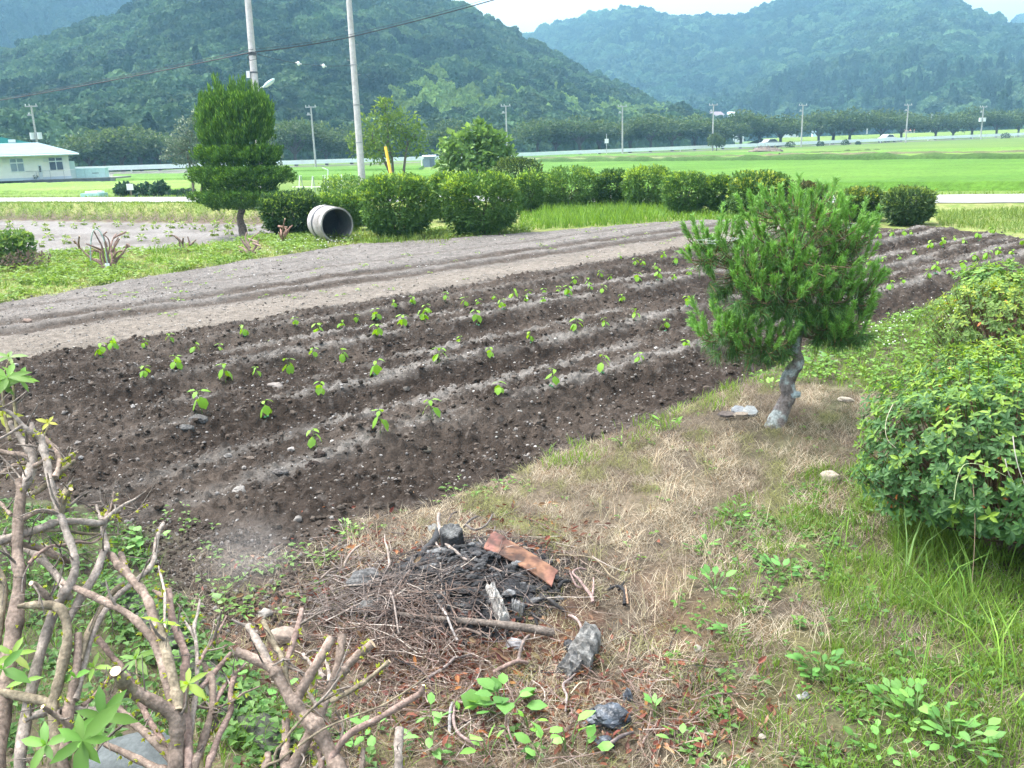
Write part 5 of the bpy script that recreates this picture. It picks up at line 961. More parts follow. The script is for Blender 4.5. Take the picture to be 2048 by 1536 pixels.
# --- clods and grit lying over the plot (nobody could count these)
def clods():
    b = MB(); V0_, F0_ = ICO0; V1_, F1_ = ICO1
    def put(n, vr, sz, cols, base=(V0_, F0_), emb=.25, wt=None):
        u = R_.uniform(-2.5, 20, n*3); v = R_.uniform(*vr, n*3); keep = R_.random(n*3) < np.exp(-np.clip(u-4, 0, 99)/6.); u, v = u[keep][:n], v[keep][:n]
        x = .747*u-.665*v; y = .665*u+.747*v; m = sdpoly(x, y, FPOLY) > .02; 
        if wt is not None: m &= R_.random(len(x)) < wt(u, v, x, y)
        x, y = x[m], y[m]; k = len(x); z = zfield(x, y); s = sz[0]*(sz[1]/sz[0])**(R_.random(k)**2.6); V, Fc = base
        ph = R_.random((k, 3))*9; jv = 1+.55*(R_.random((k, len(V)))-.5); A = V[None]*jv[..., None]*(s[:, None]*(.65+.7*R_.random((k, 3))))[:, None, :]
        a = R_.uniform(0, 6.28, k); ca, sa = np.cos(a)[:, None], np.sin(a)[:, None]; A = np.stack([A[..., 0]*ca-A[..., 1]*sa, A[..., 0]*sa+A[..., 1]*ca, A[..., 2]*.75], -1)
        A = A+np.stack([x, y, z+s*(.5-emb)], -1)[:, None]; c = np.array(cols)[R_.integers(0, len(cols), k)]*(.7+.6*R_.random((k, 1)))
        Fq = (np.arange(k)[:, None, None]*len(V)+Fc[None]).reshape(-1, 3); b.add(A.reshape(-1, 3), Fq, np.repeat(c, len(V), 0))
    dk = [(.066, .052, .042), (.085, .068, .056), (.056, .045, .037), (.112, .092, .077)]; gy = [(.22, .20, .185), (.16, .145, .13), (.31, .29, .275)]
    gw = lambda u, v, x, y: np.clip(sum(np.exp(-((np.abs(v-roww(u, k))-.22)/.15)**2) for k in range(3)), .12, 1)
    put(22000, (3.2, 9.4), (.005, .022), dk); put(1500, (3.2, 9.4), (.014, .034), dk, (V1_, F1_), .45)
    put(26000, (3.2, 9.4), (.003, .012), gy, wt=gw); put(12000, (3.2, 9.4), (.003, .013), gy); put(700, (3.2, 9.4), (.011, .032), gy, (V1_, F1_)) if 0 else put(350, (3.2, 9.4), (.009, .026), gy, (V1_, F1_)); put(6000, (9.2, 15.8), (.006, .018), [(.17, .152, .135), (.14, .122, .107), (.22, .2, .18)]); put(1500, (9.2, 15.8), (.006, .016), [(.36, .345, .33)]); put(1000, (3.2, 9.4), (.004, .012), [(.5, .48, .45)])
    q = scat(3800, [(180, 1010), (330, 1040), (620, 1080), (720, 1040), (660, 1200), (520, 1290), (400, 1260), (320, 1150)]); k = len(q); s = .002+.011*R_.random(k)**3.5; jv = 1+.5*(R_.random((k, 12))-.5); A = V0_[None]*jv[..., None]*s[:, None, None]+(q+np.array([0, 0, .002]))[:, None]; c = np.array(dk+gy[:1])[R_.integers(0, 5, k)]; b.add(A.reshape(-1, 3), (np.arange(k)[:, None, None]*12+F0_[None]).reshape(-1, 3), np.repeat(c, 12, 0))
    o = b.build('soil_clods', M['soil']); tag(o, kind='stuff')
clods()
# --- single stones one can point to
STN = [(57, 653, .05, (.30, .22, .18), 'reddish flat stone on the pale soil at far left'), (550, 770, .055, (.26, .23, .21), 'long grey stone lying in the furrow left of centre'), (335, 760, .0, None, None), (268, 600, .028, (.4, .38, .36), 'small pale stone by the far soil edge on the left'),
 (373, 865, .05, (.17, .165, .16), 'grey clod, left of a pair at the left end of nearest row'), (398, 860, .06, (.165, .157, .15), 'grey clod, right of a pair at the left end of nearest row'), (583, 903, .028, (.34, .31, .29), 'small round stone just left of the nearest row first seedling'), (455, 912, .026, (.34, .32, .3), 'small pale stone in dark soil left of the clod pair front'), (640, 912, .04, (.07, .055, .048), 'dark clod right below the first seedling of nearest row'), (625, 935, .05, (.065, .05, .043), 'big dark clod below the nearest row at left'), (478, 985, .045, (.3, .28, .26), 'pale stone in the trodden soil above the bare branches'), (560, 950, .045, (.18, .165, .155), 'grey crumbly clod in a patch of grey grit left of centre'), (595, 1040, .028, (.24, .22, .2), 'small stone on the soil edge left of the burnt heap'), (1140, 705, .03, (.07, .055, .048), 'round dark clod on the nearest bed below the pine left'), (1012, 790, .025, (.22, .19, .17), 'pebble beside the fourth seedling of nearest row'), (853, 910, .035, (.19, .165, .13), 'tan stone on the near slope below the third seedling'), (776, 692, .04, (.085, .065, .055), 'dark clod between second and third rows'), (690, 764, .045, (.08, .062, .05), 'brown clod in front of the second row at centre left')]
for x, y, r_, c, lab in STN:
    if not c: continue
    p = at(x, y, 0)
    for _ in range(4): p = at(x, y, float(zfield(p[0], p[1])))
    z = max(float(zfield(p[0], p[1])), float(zg(p[0], p[1]))-.2); b = MB(); el = (1.9 if 'long' in lab else 1.2); rock(b, (0, 0, 0), np.array([r_*el, r_*.85, r_*.8])*.8, np.array(c)*.72, 3, int(x) % 17, .42); o = b.build('clod' if 'clod' in lab else 'stone', M['soil' if 'clod' in lab else 'stone'], smooth='stone' in lab, loc=(p[0], p[1], z+r_*.12)); o.rotation_euler = (0, 0, (x*.37) % 3); tag(o, lab, 'clod' if 'clod' in lab else 'stone')
# ---------------------------------------------------------------- garden pine
pb_ = gp(1548, 850); PD = (pb_-CAM)@_f; PM = PD/F_
pine = thing('garden_pine', 'small garden pine with a crooked lichen-grey trunk', 'pine tree', pb_)
def PX(x, y, d=0): return pd(x, y, PD+d)-pb_
rgp = np.random.default_rng(71)
tk = np.array([(1545, 862, 0, 28), (1553, 845, 0, 25), (1566, 815, .01, 23), (1577, 790, .02, 22), (1574, 765, .03, 22), (1584, 742, .02, 21), (1597, 722, .0, 17), (1592, 700, .0, 14), (1600, 660, .03, 13), (1618, 620, .05, 12), (1600, 570, .05, 10), (1590, 510, .04, 8), (1600, 450, .02, 5)])
b = MB(); P = np.array([PX(x, y, d) for x, y, d, r in tk]); P[0, 2] -= .04; S = smooth_poly(np.column_stack([P, tk[:, 3]*PM*np.interp(np.arange(len(tk)), [0, 2, 12], [.85, .66, .66])]), 9)
vv = fbm(S[:, 2]*30, S[:, 0]*20, 3, 7); tube(b, S[:, :3], S[:, 3]*(.97+.08*vv), 38, (.2, .18, .17), lump=.055)
for i_ in range(len(b.c)):
    q_ = b.v[i_]; b.c[i_] = mixc(np.array([.20, .17, .155]), np.array([.36, .39, .37]), ss(.48, .66, fbm(q_[:, 0]*26+q_[:, 1]*15, q_[:, 2]*20+q_[:, 1]*9, 4, 7)))
b.build('trunk', M['pinebark'], pine, smooth=True)
q = PX(1593, 787); b = MB(); tube(b, [PX(1580, 792), PX(1592, 788), PX(1600, 789)], [.03, .024, .018], 9, (.33, .38, .38), capcol=(.42, .44, .42)); b.build('branch_stub', M['pinebark'], pine)
br = MB(); NB = MB(); SH = MB()
PADS = [  # px, py, rx, ry, depth offset, depth radius(m), shoots, branch start
 (1500, 533, 100, 50, -.05, .26, 44, (1600, 610)), (1590, 500, 120, 72, -.10, .32, 62, (1595, 560)), (1655, 520, 85, 80, .05, .28, 42, (1598, 560)), (1430, 500, 55, 42, .0, .16, 22, (1560, 570)),
 (1590, 435, 100, 50, .02, .28, 44, (1598, 480)), (1560, 582, 92, 42, -.12, .26, 46, (1610, 620)), (1630, 590, 80, 44, -.08, .22, 32, (1612, 620)), (1695, 470, 48, 50, .05, .18, 20, (1600, 520)),
 (1670, 640, 62, 40, -.05, .20, 32, (1612, 640)), (1708, 590, 50, 55, .02, .18, 26, (1620, 620)), (1668, 665, 50, 28, -.02, .18, 20, (1605, 670)),
 (1450, 668, 60, 26, -.06, .18, 28, (1585, 700)), (1525, 684, 74, 26, -.10, .20, 36, (1588, 702)), (1572, 676, 32, 22, .0, .13, 9, (1590, 690))]
NC = [(.045, .110, .034), (.122, .272, .058), (.215, .415, .092)]
def shoot(p, d, ln, nl, nn, young):
    d = nrm(d); e = p+d*ln; tube(SH, [p, e], [.0030, .0016], 4, (.20, .17, .07) if young else (.14, .10, .06), cap0=False)
    t = .12+.88*rgp.random(nn)**.85 if young else rgp.random(nn); Pn = p+d*(t*ln)[:, None]; s = rdir(nn, rgp); s = nrm(s-d*(s@d)[:, None])
    ang = rgp.uniform(.28, .72, nn) if young else rgp.uniform(.7, 1.35, nn); T = nrm(d*np.cos(ang)[:, None]+s*np.sin(ang)[:, None]+np.array([0, 0, 0 if young else -.16]))
    L = nl*(.7+.5*rgp.random(nn)); k = rgp.random(nn)
    c = mixc(np.array(NC[1]), np.array(NC[2]), k) if young else mixc(np.array(NC[0]), np.array(NC[1]), k*.7)
    br_ = rgp.random(nn) < (.0 if young else .05); c[br_] = (.20, .13, .05)
    W = nrm(np.cross(T, rdir(nn, rgp)))*(.0017 if young else .0013); m_ = Pn+T*(L*.55)[:, None]-np.array([0, 0, .004]); tip = Pn+T*L[:, None]-np.array([0, 0, .012])*(1 if young else 1.6)
    V = np.stack([Pn-W, Pn+W, m_+W, m_-W, tip], 1); kk = np.arange(nn)[:, None]*5; k0 = NB.k; NB.add(V.reshape(-1, 3), kk+np.array([[0, 1, 2, 3]]), np.repeat(c, 5, 0)); NB.f.append((kk+np.array([[3, 2, 4]])+k0, 0))
for (x, y, rx, ry, dd, rd_, ns, (bx, by)) in PADS:
    c = PX(x, y, dd); s0 = PX(bx, by, .02); mid = (c+s0)/2+np.array([0, 0, -.03]); Q = smooth_poly([s0, mid, c+np.array([0, 0, -ry*PM*.4])], 4); tube(br, Q, np.linspace(.014, .006, len(Q)), 6, (.15, .11, .085)) if 1 else None
    for k in range(int(ns*1.08)):
        a = rgp.uniform(0, 6.28); r = rgp.random()**.5; up = rgp.uniform(-.9, .9)
        p = c+np.array([math.cos(a)*r*rx*PM, math.sin(a)*r*rd_, up*ry*PM*math.sqrt(max(1-r*r*.8, 0))]); out = np.array([math.cos(a)*r*.55, math.sin(a)*r*.55, 1.+.2*up])
        root = c+(p-c)*.35-np.array([0, 0, .03]); tube(SH, [root, (root+p)/2+np.array([0, 0, -.012]), p], [.0045, .0038, .0030], 4, (.15, .11, .07), cap0=False, cap1=False)
        shoot(p, out+rgp.normal(size=3)*.16, rgp.uniform(.075, .135), .048, 112, True)
        d2 = nrm(p-c)*.9+np.array([0, 0, -.10 if up < 0 else .25]); shoot(root, d2, np.linalg.norm(p-root)*.95, .062, 38, False)
# hanging old needles under the main mass and the side pad
for (x, y, w_, dd, n) in [(1520, 612, 75, -.12, 15), (1590, 622, 80, -.12, 18), (1640, 640, 40, -.05, 8), (1690, 672, 60, -.03, 14), (1480, 706, 60, -.05, 7), (1535, 712, 40, -.08, 5), (1450, 575, 50, 0, 8)]:
    for k in range(n):
        p = PX(x+rgp.uniform(-w_, w_), y+rgp.uniform(-14, 6), dd+rgp.uniform(-.12, .16)); d = np.array([(rgp.random()-.5)*1.2, (rgp.random()-.5)*1.0-.2, -.35]); shoot(p, d, .05, .085, 80, False)
# tall candles
for (x0, y0, x1, y1, d) in [(1592, 420, 1598, 352, 0), (1630, 430, 1638, 364, .05), (1655, 425, 1668, 358, -.02), (1545, 430, 1545, 378, 0), (1440, 480, 1446, 408, 0), (1395, 490, 1384, 432, 0), (1410, 490, 1404, 446, -.05), (1440, 470, 1440, 440, .05), (1470, 480, 1476, 436, 0), (1715, 470, 1732, 398, 0), (1725, 480, 1745, 430, .05), (1740, 590, 1758, 520, 0), (1720, 585, 1752, 560, -.05), (1505, 440, 1512, 396, 0), (1570, 420, 1562, 372, .05), (1612, 430, 1615, 385, -.06), (1690, 440, 1690, 400, 0), (1400, 640, 1385, 600, 0), (1425, 630, 1424, 592, 0), (1530, 640, 1532, 612, -.1), (1555, 645, 1560, 618, -.05), (1660, 430, 1684, 388, .1), (1525, 430, 1520, 405, -.1), (1600, 600, 1570, 530, -.2)]:
    p = PX(x0, y0, d); e = PX(x1, y1, d); shoot(p, e-p, np.linalg.norm(e-p), .050, 150, True)
br.build('branch', M['pinebark'], pine); SH.build('twig_wood', M['bark'], pine); NB.build('foliage', M['needle'], pine)
# silk between the shoots
def web(lab, pts, d):
    q = [PX(x, y, dd)+pb_ for x, y, dd in pts]; o = np.array(q[0]); b = MB(); n = len(q)
    for i in range(n):
        for j in range(i+1, n):
            for r in range(2):
                a_ = q[i]+(q[(i+1) % n]-q[i])*rgp.random()*.35; c_ = q[j]+(q[(j+1) % n]-q[j])*rgp.random()*.35; m_ = (a_+c_)/2+np.array([0, 0, -.014*rgp.random()]); tube(b, np.array([a_, m_, c_])-o, .00022, 3, (.9, .9, .9), cap0=False, cap1=False)
    w_ = b.build('spider_web', M['silk'], loc=o); tag(w_, lab, 'spider web', 'webs on the pine')
web('white spider web among the left shoots of the pine', [(1388, 478, -.12), (1408, 488, -.14), (1445, 482, -.14), (1480, 478, -.12), (1450, 468, -.06)], 0)
web('small white spider web among the right shoots of the pine', [(1697, 456, -.1), (1712, 452, -.12), (1716, 446, -.1), (1690, 444, -.05)], 0)
# ---------------------------------------------------------------- azaleas on the right
def azalea(lab, cx, cy, dep, rx, ry, rz, n, seed, cols, z_low=.12, leaf=.034, cut=None, group='azalea bushes at the right edge'):
    """rosettes of small leaves over a lumpy mass; centre given on the mass"""
    rg = np.random.default_rng(seed); c = pd(cx, cy, dep); g = np.array([c[0], c[1], float(zg(c[0], c[1]))]); o = thing('azalea', lab, 'azalea bush', g, group); b = MB(); h0 = c[2]-g[2]
    d = rdir(n*2, rg); d = d[d[:, 2] > -.75][:n]; m = len(d); r = np.where(rg.random(m) < .30, .45+.45*rg.random(m), .86+.2*rg.random(m)); r = r*(1+.17*n3(d*1.+seed, 2.2, seed)+.10*n3(d+seed, 5, seed+2))
    P = d*r[:, None]*np.array([rx, ry, rz]); P[:, 2] = np.maximum(P[:, 2]+h0, z_low+.05*rg.random(m)); out = nrm(d*np.array([1, 1, .9])+np.array([0, 0, .55])+rdir(m, rg)*.35)
    fresh = (rg.random(m) < np.clip(.14+.5*d[:, 2], .06, .6)) & (r > .8); nl = 6
    s = nrm(np.cross(out, rdir(m, rg))); t = np.cross(out, s); st = MB()
    for k in range(nl):
        a = k*6.28/nl*1.02+rg.random(m)*.5; el = np.where(k % 2 == 0, .42, .12)+rg.normal(size=m)*.14; T = nrm(s*np.cos(a)[:, None]+t*np.sin(a)[:, None]+out*el[:, None]); cc = mixc(np.array(cols[0]), np.array(cols[1]), rg.random(m)); cc[fresh] = mixc(np.array(cols[1]), np.array(cols[2]), rg.random(fresh.sum()))
        od = rg.random(m) < .005; cc[od] = (.35, .13, .04); L = leaf*(.65+.6*rg.random(m)); leaves(b, P-out*.004*k, T, out, L, L*.46, cc, lo=False, fold=.14, droop=.18)
    k2 = fresh; T = nrm(out[k2]+rdir(k2.sum(), rg)*.35); 
    for k in range(2): leaves(b, P[k2]+out[k2]*.006, nrm(T+rdir(k2.sum(), rg)*.3), rdir(k2.sum(), rg), leaf*.62, leaf*.22, mixc(np.array(cols[2]), np.array(cols[2])*1.2, rg.random(k2.sum())), lo=True)
    b.build('foliage', M['leaf'], o)
    for k in range(0, m, 3 if m < 1500 else 7): 
        e = P[k]; st_ = np.array([e[0]*.35, e[1]*.35, max(e[2]*.35, .05)]); tube(st, smooth_poly([st_, e*np.array([.72, .72, .66])+rg.normal(size=3)*.02, e], 2), np.linspace(.004, .0015, 5), 4, (.12, .075, .05), cap0=False, cap1=False)
    for k in range(14):
        a = rg.uniform(0, 6.28); R0 = .12*rx; e = np.array([math.cos(a)*rx*.6, math.sin(a)*ry*.6, h0+rz*.2*rg.normal()]); tube(st, smooth_poly([(math.cos(a)*R0, math.sin(a)*R0, -.05), (e[0]*.5, e[1]*.5, h0*.45), e], 4), np.linspace(.016, .005, 9), 6, (.14, .10, .075))
    st.build('stem', M['bark'], o); return o
AC = [(.036, .092, .031), (.074, .158, .042), (.20, .31, .046)]
azalea('large near azalea bush with dark hollow beneath, right edge', 2012, 915, 3.95, .62, .64, .42, 2500, 81, AC, z_low=.22)
azalea('sprawling pale green azalea above the large near azalea', 2020, 775, 4.9, .55, .5, .24, 1100, 82, [(.055, .125, .036), (.11, .205, .05), (.27, .37, .06)], z_low=.12)
azalea('brown-stemmed yellowish azalea below the upper right corner of the plot', 2008, 655, 6.4, .50, .5, .36, 950, 83, [(.06, .115, .03), (.12, .195, .04), (.27, .34, .055)], z_low=.1)
azalea('leafy shoot clump touching the soil at the right edge', 2010, 580, 7.6, .40, .4, .20, 420, 84, [(.065, .14, .04), (.13, .24, .06), (.23, .36, .07)], z_low=.1, leaf=.05)

# dry stalks arching out of the azalea
for lab, pts, dp, r, c in [('pale dry stalk curving over the left side of the large azalea', [(1786, 808), (1774, 835), (1771, 862), (1777, 882), (1792, 896)], 3.46, 0.00154, (.55, .50, .36)),
                           ('long bleached stalk bent across the dark hollow of the azalea', [(1908, 1000), (1914, 960), (1926, 932), (1945, 927), (1975, 934), (2012, 952)], 3.46, 0.00165, (.42, .48, .26)),
                           ('bare woody twig at the right edge before the large azalea', [(2010, 918), (2018, 948), (2034, 972), (2060, 1000)], 3.46, 0.00231, (.50, .44, .38)),
                           ('straight whitish twig above the bare woody twig at right edge', [(2026, 872), (2030, 905), (2040, 945), (2056, 985)], 3.46, 0.00220, (.56, .51, .44)),
                           ('brown dead stalk standing in the hollow under the azalea', [(1946, 965), (1950, 1040), (1948, 1110), (1944, 1165)], 3.46, 0.00165, (.30, .22, .15))]:
    P = np.array([pd(x, y, dp) for x, y in pts]); b = MB(); tube(b, smooth_poly(P-P[0], 4), np.linspace(r, r*.6, (len(pts)-1)*4+1), 6, c); tag(b.build('dry_stalk', M['straw'], loc=P[0], smooth=True), lab, 'stalk')
# ---------------------------------------------------------------- bare cut shrubs in the left foreground
BK = [(.225, .172, .140), (.275, .232, .200), (.212, .175, .125), (.235, .168, .142)]
CUTC = (.62, .46, .30)
def bare_shrub(name, lab, d0, lean, stems, roots, seed, group=None):
    """stems: (colour index, lateral depth, [(px,py,r px)...] from tip to joint); each is its own mesh"""
    rg = np.random.default_rng(seed); rt = pd(roots[0], roots[1], d0); g = np.array([rt[0], rt[1], float(zg(rt[0], rt[1]))]); o = thing(name, lab, 'shrub', g, group)
    D = lambda y: d0+lean*np.clip(1560-y, -300, 900)/1000.
    LN = []; todo = []
    for ci, off, pts, *fl in stems:
        A = np.array(pts, float); t = np.linspace(0, 1, len(A)); LN.append([ci, off, A, t, None])
    for L in LN:
        if L[2][-1, 1] >= 1530 or L[2][-1, 0] < 0: L[4] = D(L[2][:, 1])+L[1]*(1-L[3])
    for it in range(12):        # a branch starts at the depth of the limb it grows from
        for L in LN:
            if L[4] is not None: continue
            j = L[2][-1]; best = None
            for K in LN:
                if K is L or K[4] is None: continue
                S_ = smooth_poly(np.column_stack([K[2], K[4]]), 6); dd = np.hypot(S_[:, 0]-j[0], S_[:, 1]-j[1])-S_[:, 2]; i = dd.argmin()
                if best is None or dd[i] < best[0]: best = (dd[i], S_[i, 3])
            if best and best[0] < (7 if it < 6 else 40): L[4] = best[1]+(D(L[2][:, 1])-D(j[1]))+L[1]*(1-L[3])
    for ci, off, A, t, dd in LN:
        n = len(A); dd = D(A[:, 1])+off*(1-t) if dd is None else dd
        P = np.array([pd(x, y, z) for (x, y, r), z in zip(A, dd)]); rr = A[:, 2]*dd/F_*.90
        if A[-1, 1] >= 1530:
            e = P[-1]+(g-P[-1])*np.array([.55, .55, .6]); e2 = np.array([P[-1][0]*.3+g[0]*.7, P[-1][1]*.3+g[1]*.7, g[2]-.06]); P = np.vstack([P, e, e2]); rr = np.append(rr, [rr[-1]*1.08, rr[-1]*1.25])
        S = smooth_poly(np.column_stack([P-g, rr]), 4); m = len(S); wob = 1+.22*(fbm(np.arange(m)*.55+ci*7+off*31, np.zeros(m)+off*13, 3, seed)-.5)*2; knot = 1+sum((.10+.16*rg.random())*np.exp(-((np.arange(m)-m*rg.random())/.8)**2) for _ in range(1+m//9))
        c = np.array(BK[ci])*(.55+.9*fbm(np.arange(m)*.45, np.zeros(m)+off*9+ci, 3, seed+1))[:, None]
        b = MB(); tube(b, S[:, :3], np.maximum(S[:, 3], .0015)*wob*knot, 11 if A[:, 2].max() > 5 else 7, c, cap0=True, capcol=np.array(CUTC)*(.8+.4*rg.random()) if A[0, 2] > 2.6 else c[0], capmi=1 if A[0, 2] > 2.6 else 0, cap1=False, lump=.045); b.add(b.v[0][-(11 if A[:, 2].max() > 5 else 7):], np.arange(11 if A[:, 2].max() > 5 else 7)[None], c[-1])
        Pw = P-g
        for k in range(int(4+6*rg.random())):      # small yellow buds breaking from the bark
            i = rg.integers(0, len(Pw)-1); u_ = rg.random(); q = Pw[i]*(1-u_)+Pw[i+1]*u_; r = rr[i]*(1-u_)+rr[i+1]*u_; d = rdir(1, rg)[0]; ax = nrm(Pw[i+1]-Pw[i]); d = nrm(d-ax*(d@ax)); m4 = 4; leaves(b, np.tile(q+d*r*.95, (m4, 1)), d+rdir(m4, rg)*.7, rdir(m4, rg), .007+.008*rg.random(m4), .005, (.33, .38, .05), droop=.1, mi=2)
        for k in range(int(1+2.2*rg.random()+(2 if seed == 11 else 0))):      # dead side twigs of this limb
            i = rg.integers(0, len(Pw)-1); u_ = rg.random(); q = Pw[i]*(1-u_)+Pw[i+1]*u_; r0 = .0009+.0026*rg.random()**2; d = nrm(rdir(1, rg)[0]*.9+np.array([.05, -.1, .45])); L_ = .03+.11*rg.random(); d2 = nrm(d+rdir(1, rg)[0]*.6); pq_ = smooth_poly([q, q+d*L_*.5, q+d*L_*.5+d2*L_*.5], 3); tube(b, pq_, np.linspace(r0*1.5, r0*.6, len(pq_)), 5, np.array(BK[1])*(.45+.5*rg.random()), cap0=False)
            if rg.random() < .5: e_ = pq_[3]; tube(b, [e_, e_+nrm(d+rdir(1, rg)[0]*.9)*L_*.35], [r0, r0*.5], 4, np.array(BK[1])*.6, cap0=False)
        o_ = b.build('stem', [M['bark'], M['cut'], M['leaf']], o, smooth=True)
        if A[0, 2] > 2.6:       # crisp end grain
            me = o_.data; f_ = np.array([p.material_index != 1 for p in me.polygons]); me.polygons.foreach_set('use_smooth', f_)
    return o, g, D
def rosette(o, g, q, up, n, L, W, col, seed, name='leaf_rosette', el=.3):
    rg = np.random.default_rng(seed); b = MB(); up = nrm(np.array(up)); s = nrm(np.cross(up, [.3, .8, .1])); t = np.cross(up, s); a = np.arange(n)*6.28/n+rg.random(n)*.5; T = nrm(s*np.cos(a)[:, None]+t*np.sin(a)[:, None]+up*(el*(.4+.9*rg.random(n)))[:, None])
    lo_ = L*(.65+.55*rg.random(n)); leaves(b, np.tile(q-g, (n, 1)), T, np.tile(up, (n, 1)), lo_, lo_*W, jit(col, n, .22, rg), lo=False, fold=.12, droop=.25)
    leaves(b, np.tile(q-g, (2, 1)), nrm(up+rdir(2, rg)*.4), s[None]+rdir(2, rg)*.3, L*.4, L*.14, np.array(col)*1.3, lo=False); b.build(name, M['leaf'], o, smooth=True)
ST1 = [(0, 0, [(38, 960, 9), (42, 983, 9.5), (36, 1050, 10.5), (35, 1110, 11), (40, 1150, 14), (35, 1200, 15), (28, 1260, 17), (15, 1330, 18), (5, 1420, 19), (-5, 1560, 20)]),
 (1, .03, [(20, 844, 5.5), (35, 868, 6), (49, 888, 8), (64, 906, 10), (64, 928, 11), (53, 964, 11), (40, 985, 10)]),
 (1, -.05, [(63, 846, 4), (68, 864, 6), (82, 874, 7), (86, 896, 7.5), (94, 922, 8), (98, 950, 8), (109, 993, 8.5), (117, 1016, 8), (126, 1044, 8), (135, 1071, 8), (146, 1098, 8.5), (149, 1117, 9), (151, 1135, 9), (146, 1155, 9.5), (135, 1177, 10), (115, 1210, 10), (95, 1260, 11), (70, 1350, 12), (50, 1450, 12), (40, 1560, 13)]),
 (0, .08, [(84, 870, 4.5), (97, 884, 5), (110, 897, 5.5), (117, 911, 5.5), (119, 928, 5.5), (110, 955, 7)]), (1, -.04, [(154, 903, 3.2), (140, 913, 3.6), (124, 925, 4)]), (2, .07, [(149, 922, 5), (138, 930, 5), (125, 940, 5), (105, 958, 5.5), (84, 977, 6), (60, 990, 6)]),
 (0, -.06, [(93, 919, 4.5), (82, 925, 5), (66, 934, 5.5)]), (0, .10, [(-20, 899, 5.5), (0, 903, 5.5), (39, 909, 6), (60, 913, 6)]), (1, -.08, [(-15, 812, 4), (0, 817, 4), (25, 829, 4.5), (45, 850, 5), (64, 866, 5), (80, 876, 5)]), (0, .14, [(-20, 964, 5.5), (0, 952, 5.5), (23, 934, 5.5), (50, 925, 5), (70, 918, 4)]),
 (2, -.05, [(142, 978, 5), (134, 990, 5.5), (127, 1004, 6), (122, 1030, 7)]), (2, .06, [(136, 968, 5), (129, 983, 5.5), (124, 1000, 6)]),
 (1, .18, [(292, 982, 1.2), (270, 998, 2.2), (252, 1007, 3), (224, 1027, 4.5), (204, 1046, 6), (164, 1043, 7), (117, 1044, 8), (91, 1053, 8.5), (49, 1067, 9), (-10, 1085, 10)]), (0, .10, [(227, 984, 2.4), (225, 1000, 3), (218, 1022, 3.6), (205, 1044, 5)]), (1, .12, [(193, 1011, 3), (197, 1026, 3.4), (204, 1042, 5)]), (1, .16, [(240, 1022, 3), (222, 1030, 3.2), (210, 1040, 4)]),
 (1, .15, [(204, 1042, 5), (206, 1060, 5.5), (211, 1080, 6), (214, 1095, 6.5), (205, 1110, 7), (190, 1150, 8), (165, 1190, 9), (130, 1250, 10)]), (0, .04, [(147, 1017, 3.5), (132, 1021, 4.5), (117, 1024, 5), (78, 1022, 5), (60, 1030, 5.5), (42, 1040, 6)]), (0, .10, [(140, 1124, 6), (125, 1118, 6.5), (109, 1111, 6.5), (82, 1098, 6), (46, 1089, 6.5), (20, 1086, 7)]), (2, .2, [(241, 1069, 1.6), (210, 1069, 2.6), (164, 1067, 3.2), (120, 1060, 4), (49, 1064, 5.5)]),
 (3, .12, [(206, 1069, 1.6), (198, 1078, 2.4), (182, 1086, 2.8), (155, 1084, 3), (125, 1090, 3.2), (100, 1093, 4), (73, 1111, 4.5), (58, 1128, 5)]), (1, .05, [(84, 1088, 4), (97, 1098, 5), (110, 1108, 6), (130, 1120, 6)]), (0, -.08, [(62, 1166, 5), (73, 1172, 6.5), (91, 1190, 7), (104, 1206, 7.5), (112, 1222, 8)]), (1, .2, [(-20, 1075, 8), (20, 1085, 9), (60, 1100, 9), (90, 1125, 8), (120, 1160, 8), (140, 1195, 8)]),
 (0, .2, [(300, 1005, 1.2), (285, 1012, 1.4), (262, 1030, 1.6), (240, 1036, 2), (222, 1040, 2.4)]), (1, .1, [(-20, 1090, 4), (12, 1086, 4), (26, 1068, 4)]), (0, .05, [(-15, 1000, 4), (0, 1006, 4), (15, 1022, 4), (22, 1030, 4)]), (2, .0, [(-10, 1130, 7), (5, 1155, 7), (8, 1190, 8), (0, 1240, 9), (-12, 1300, 10)])]
sh1, g1_, D1 = bare_shrub('bare_shrub', 'tall pale-barked bare shrub with lopped branches at the left edge', 1.95, .62, ST1, (10, 1690), 11, 'lopped bare shrubs in the foreground')
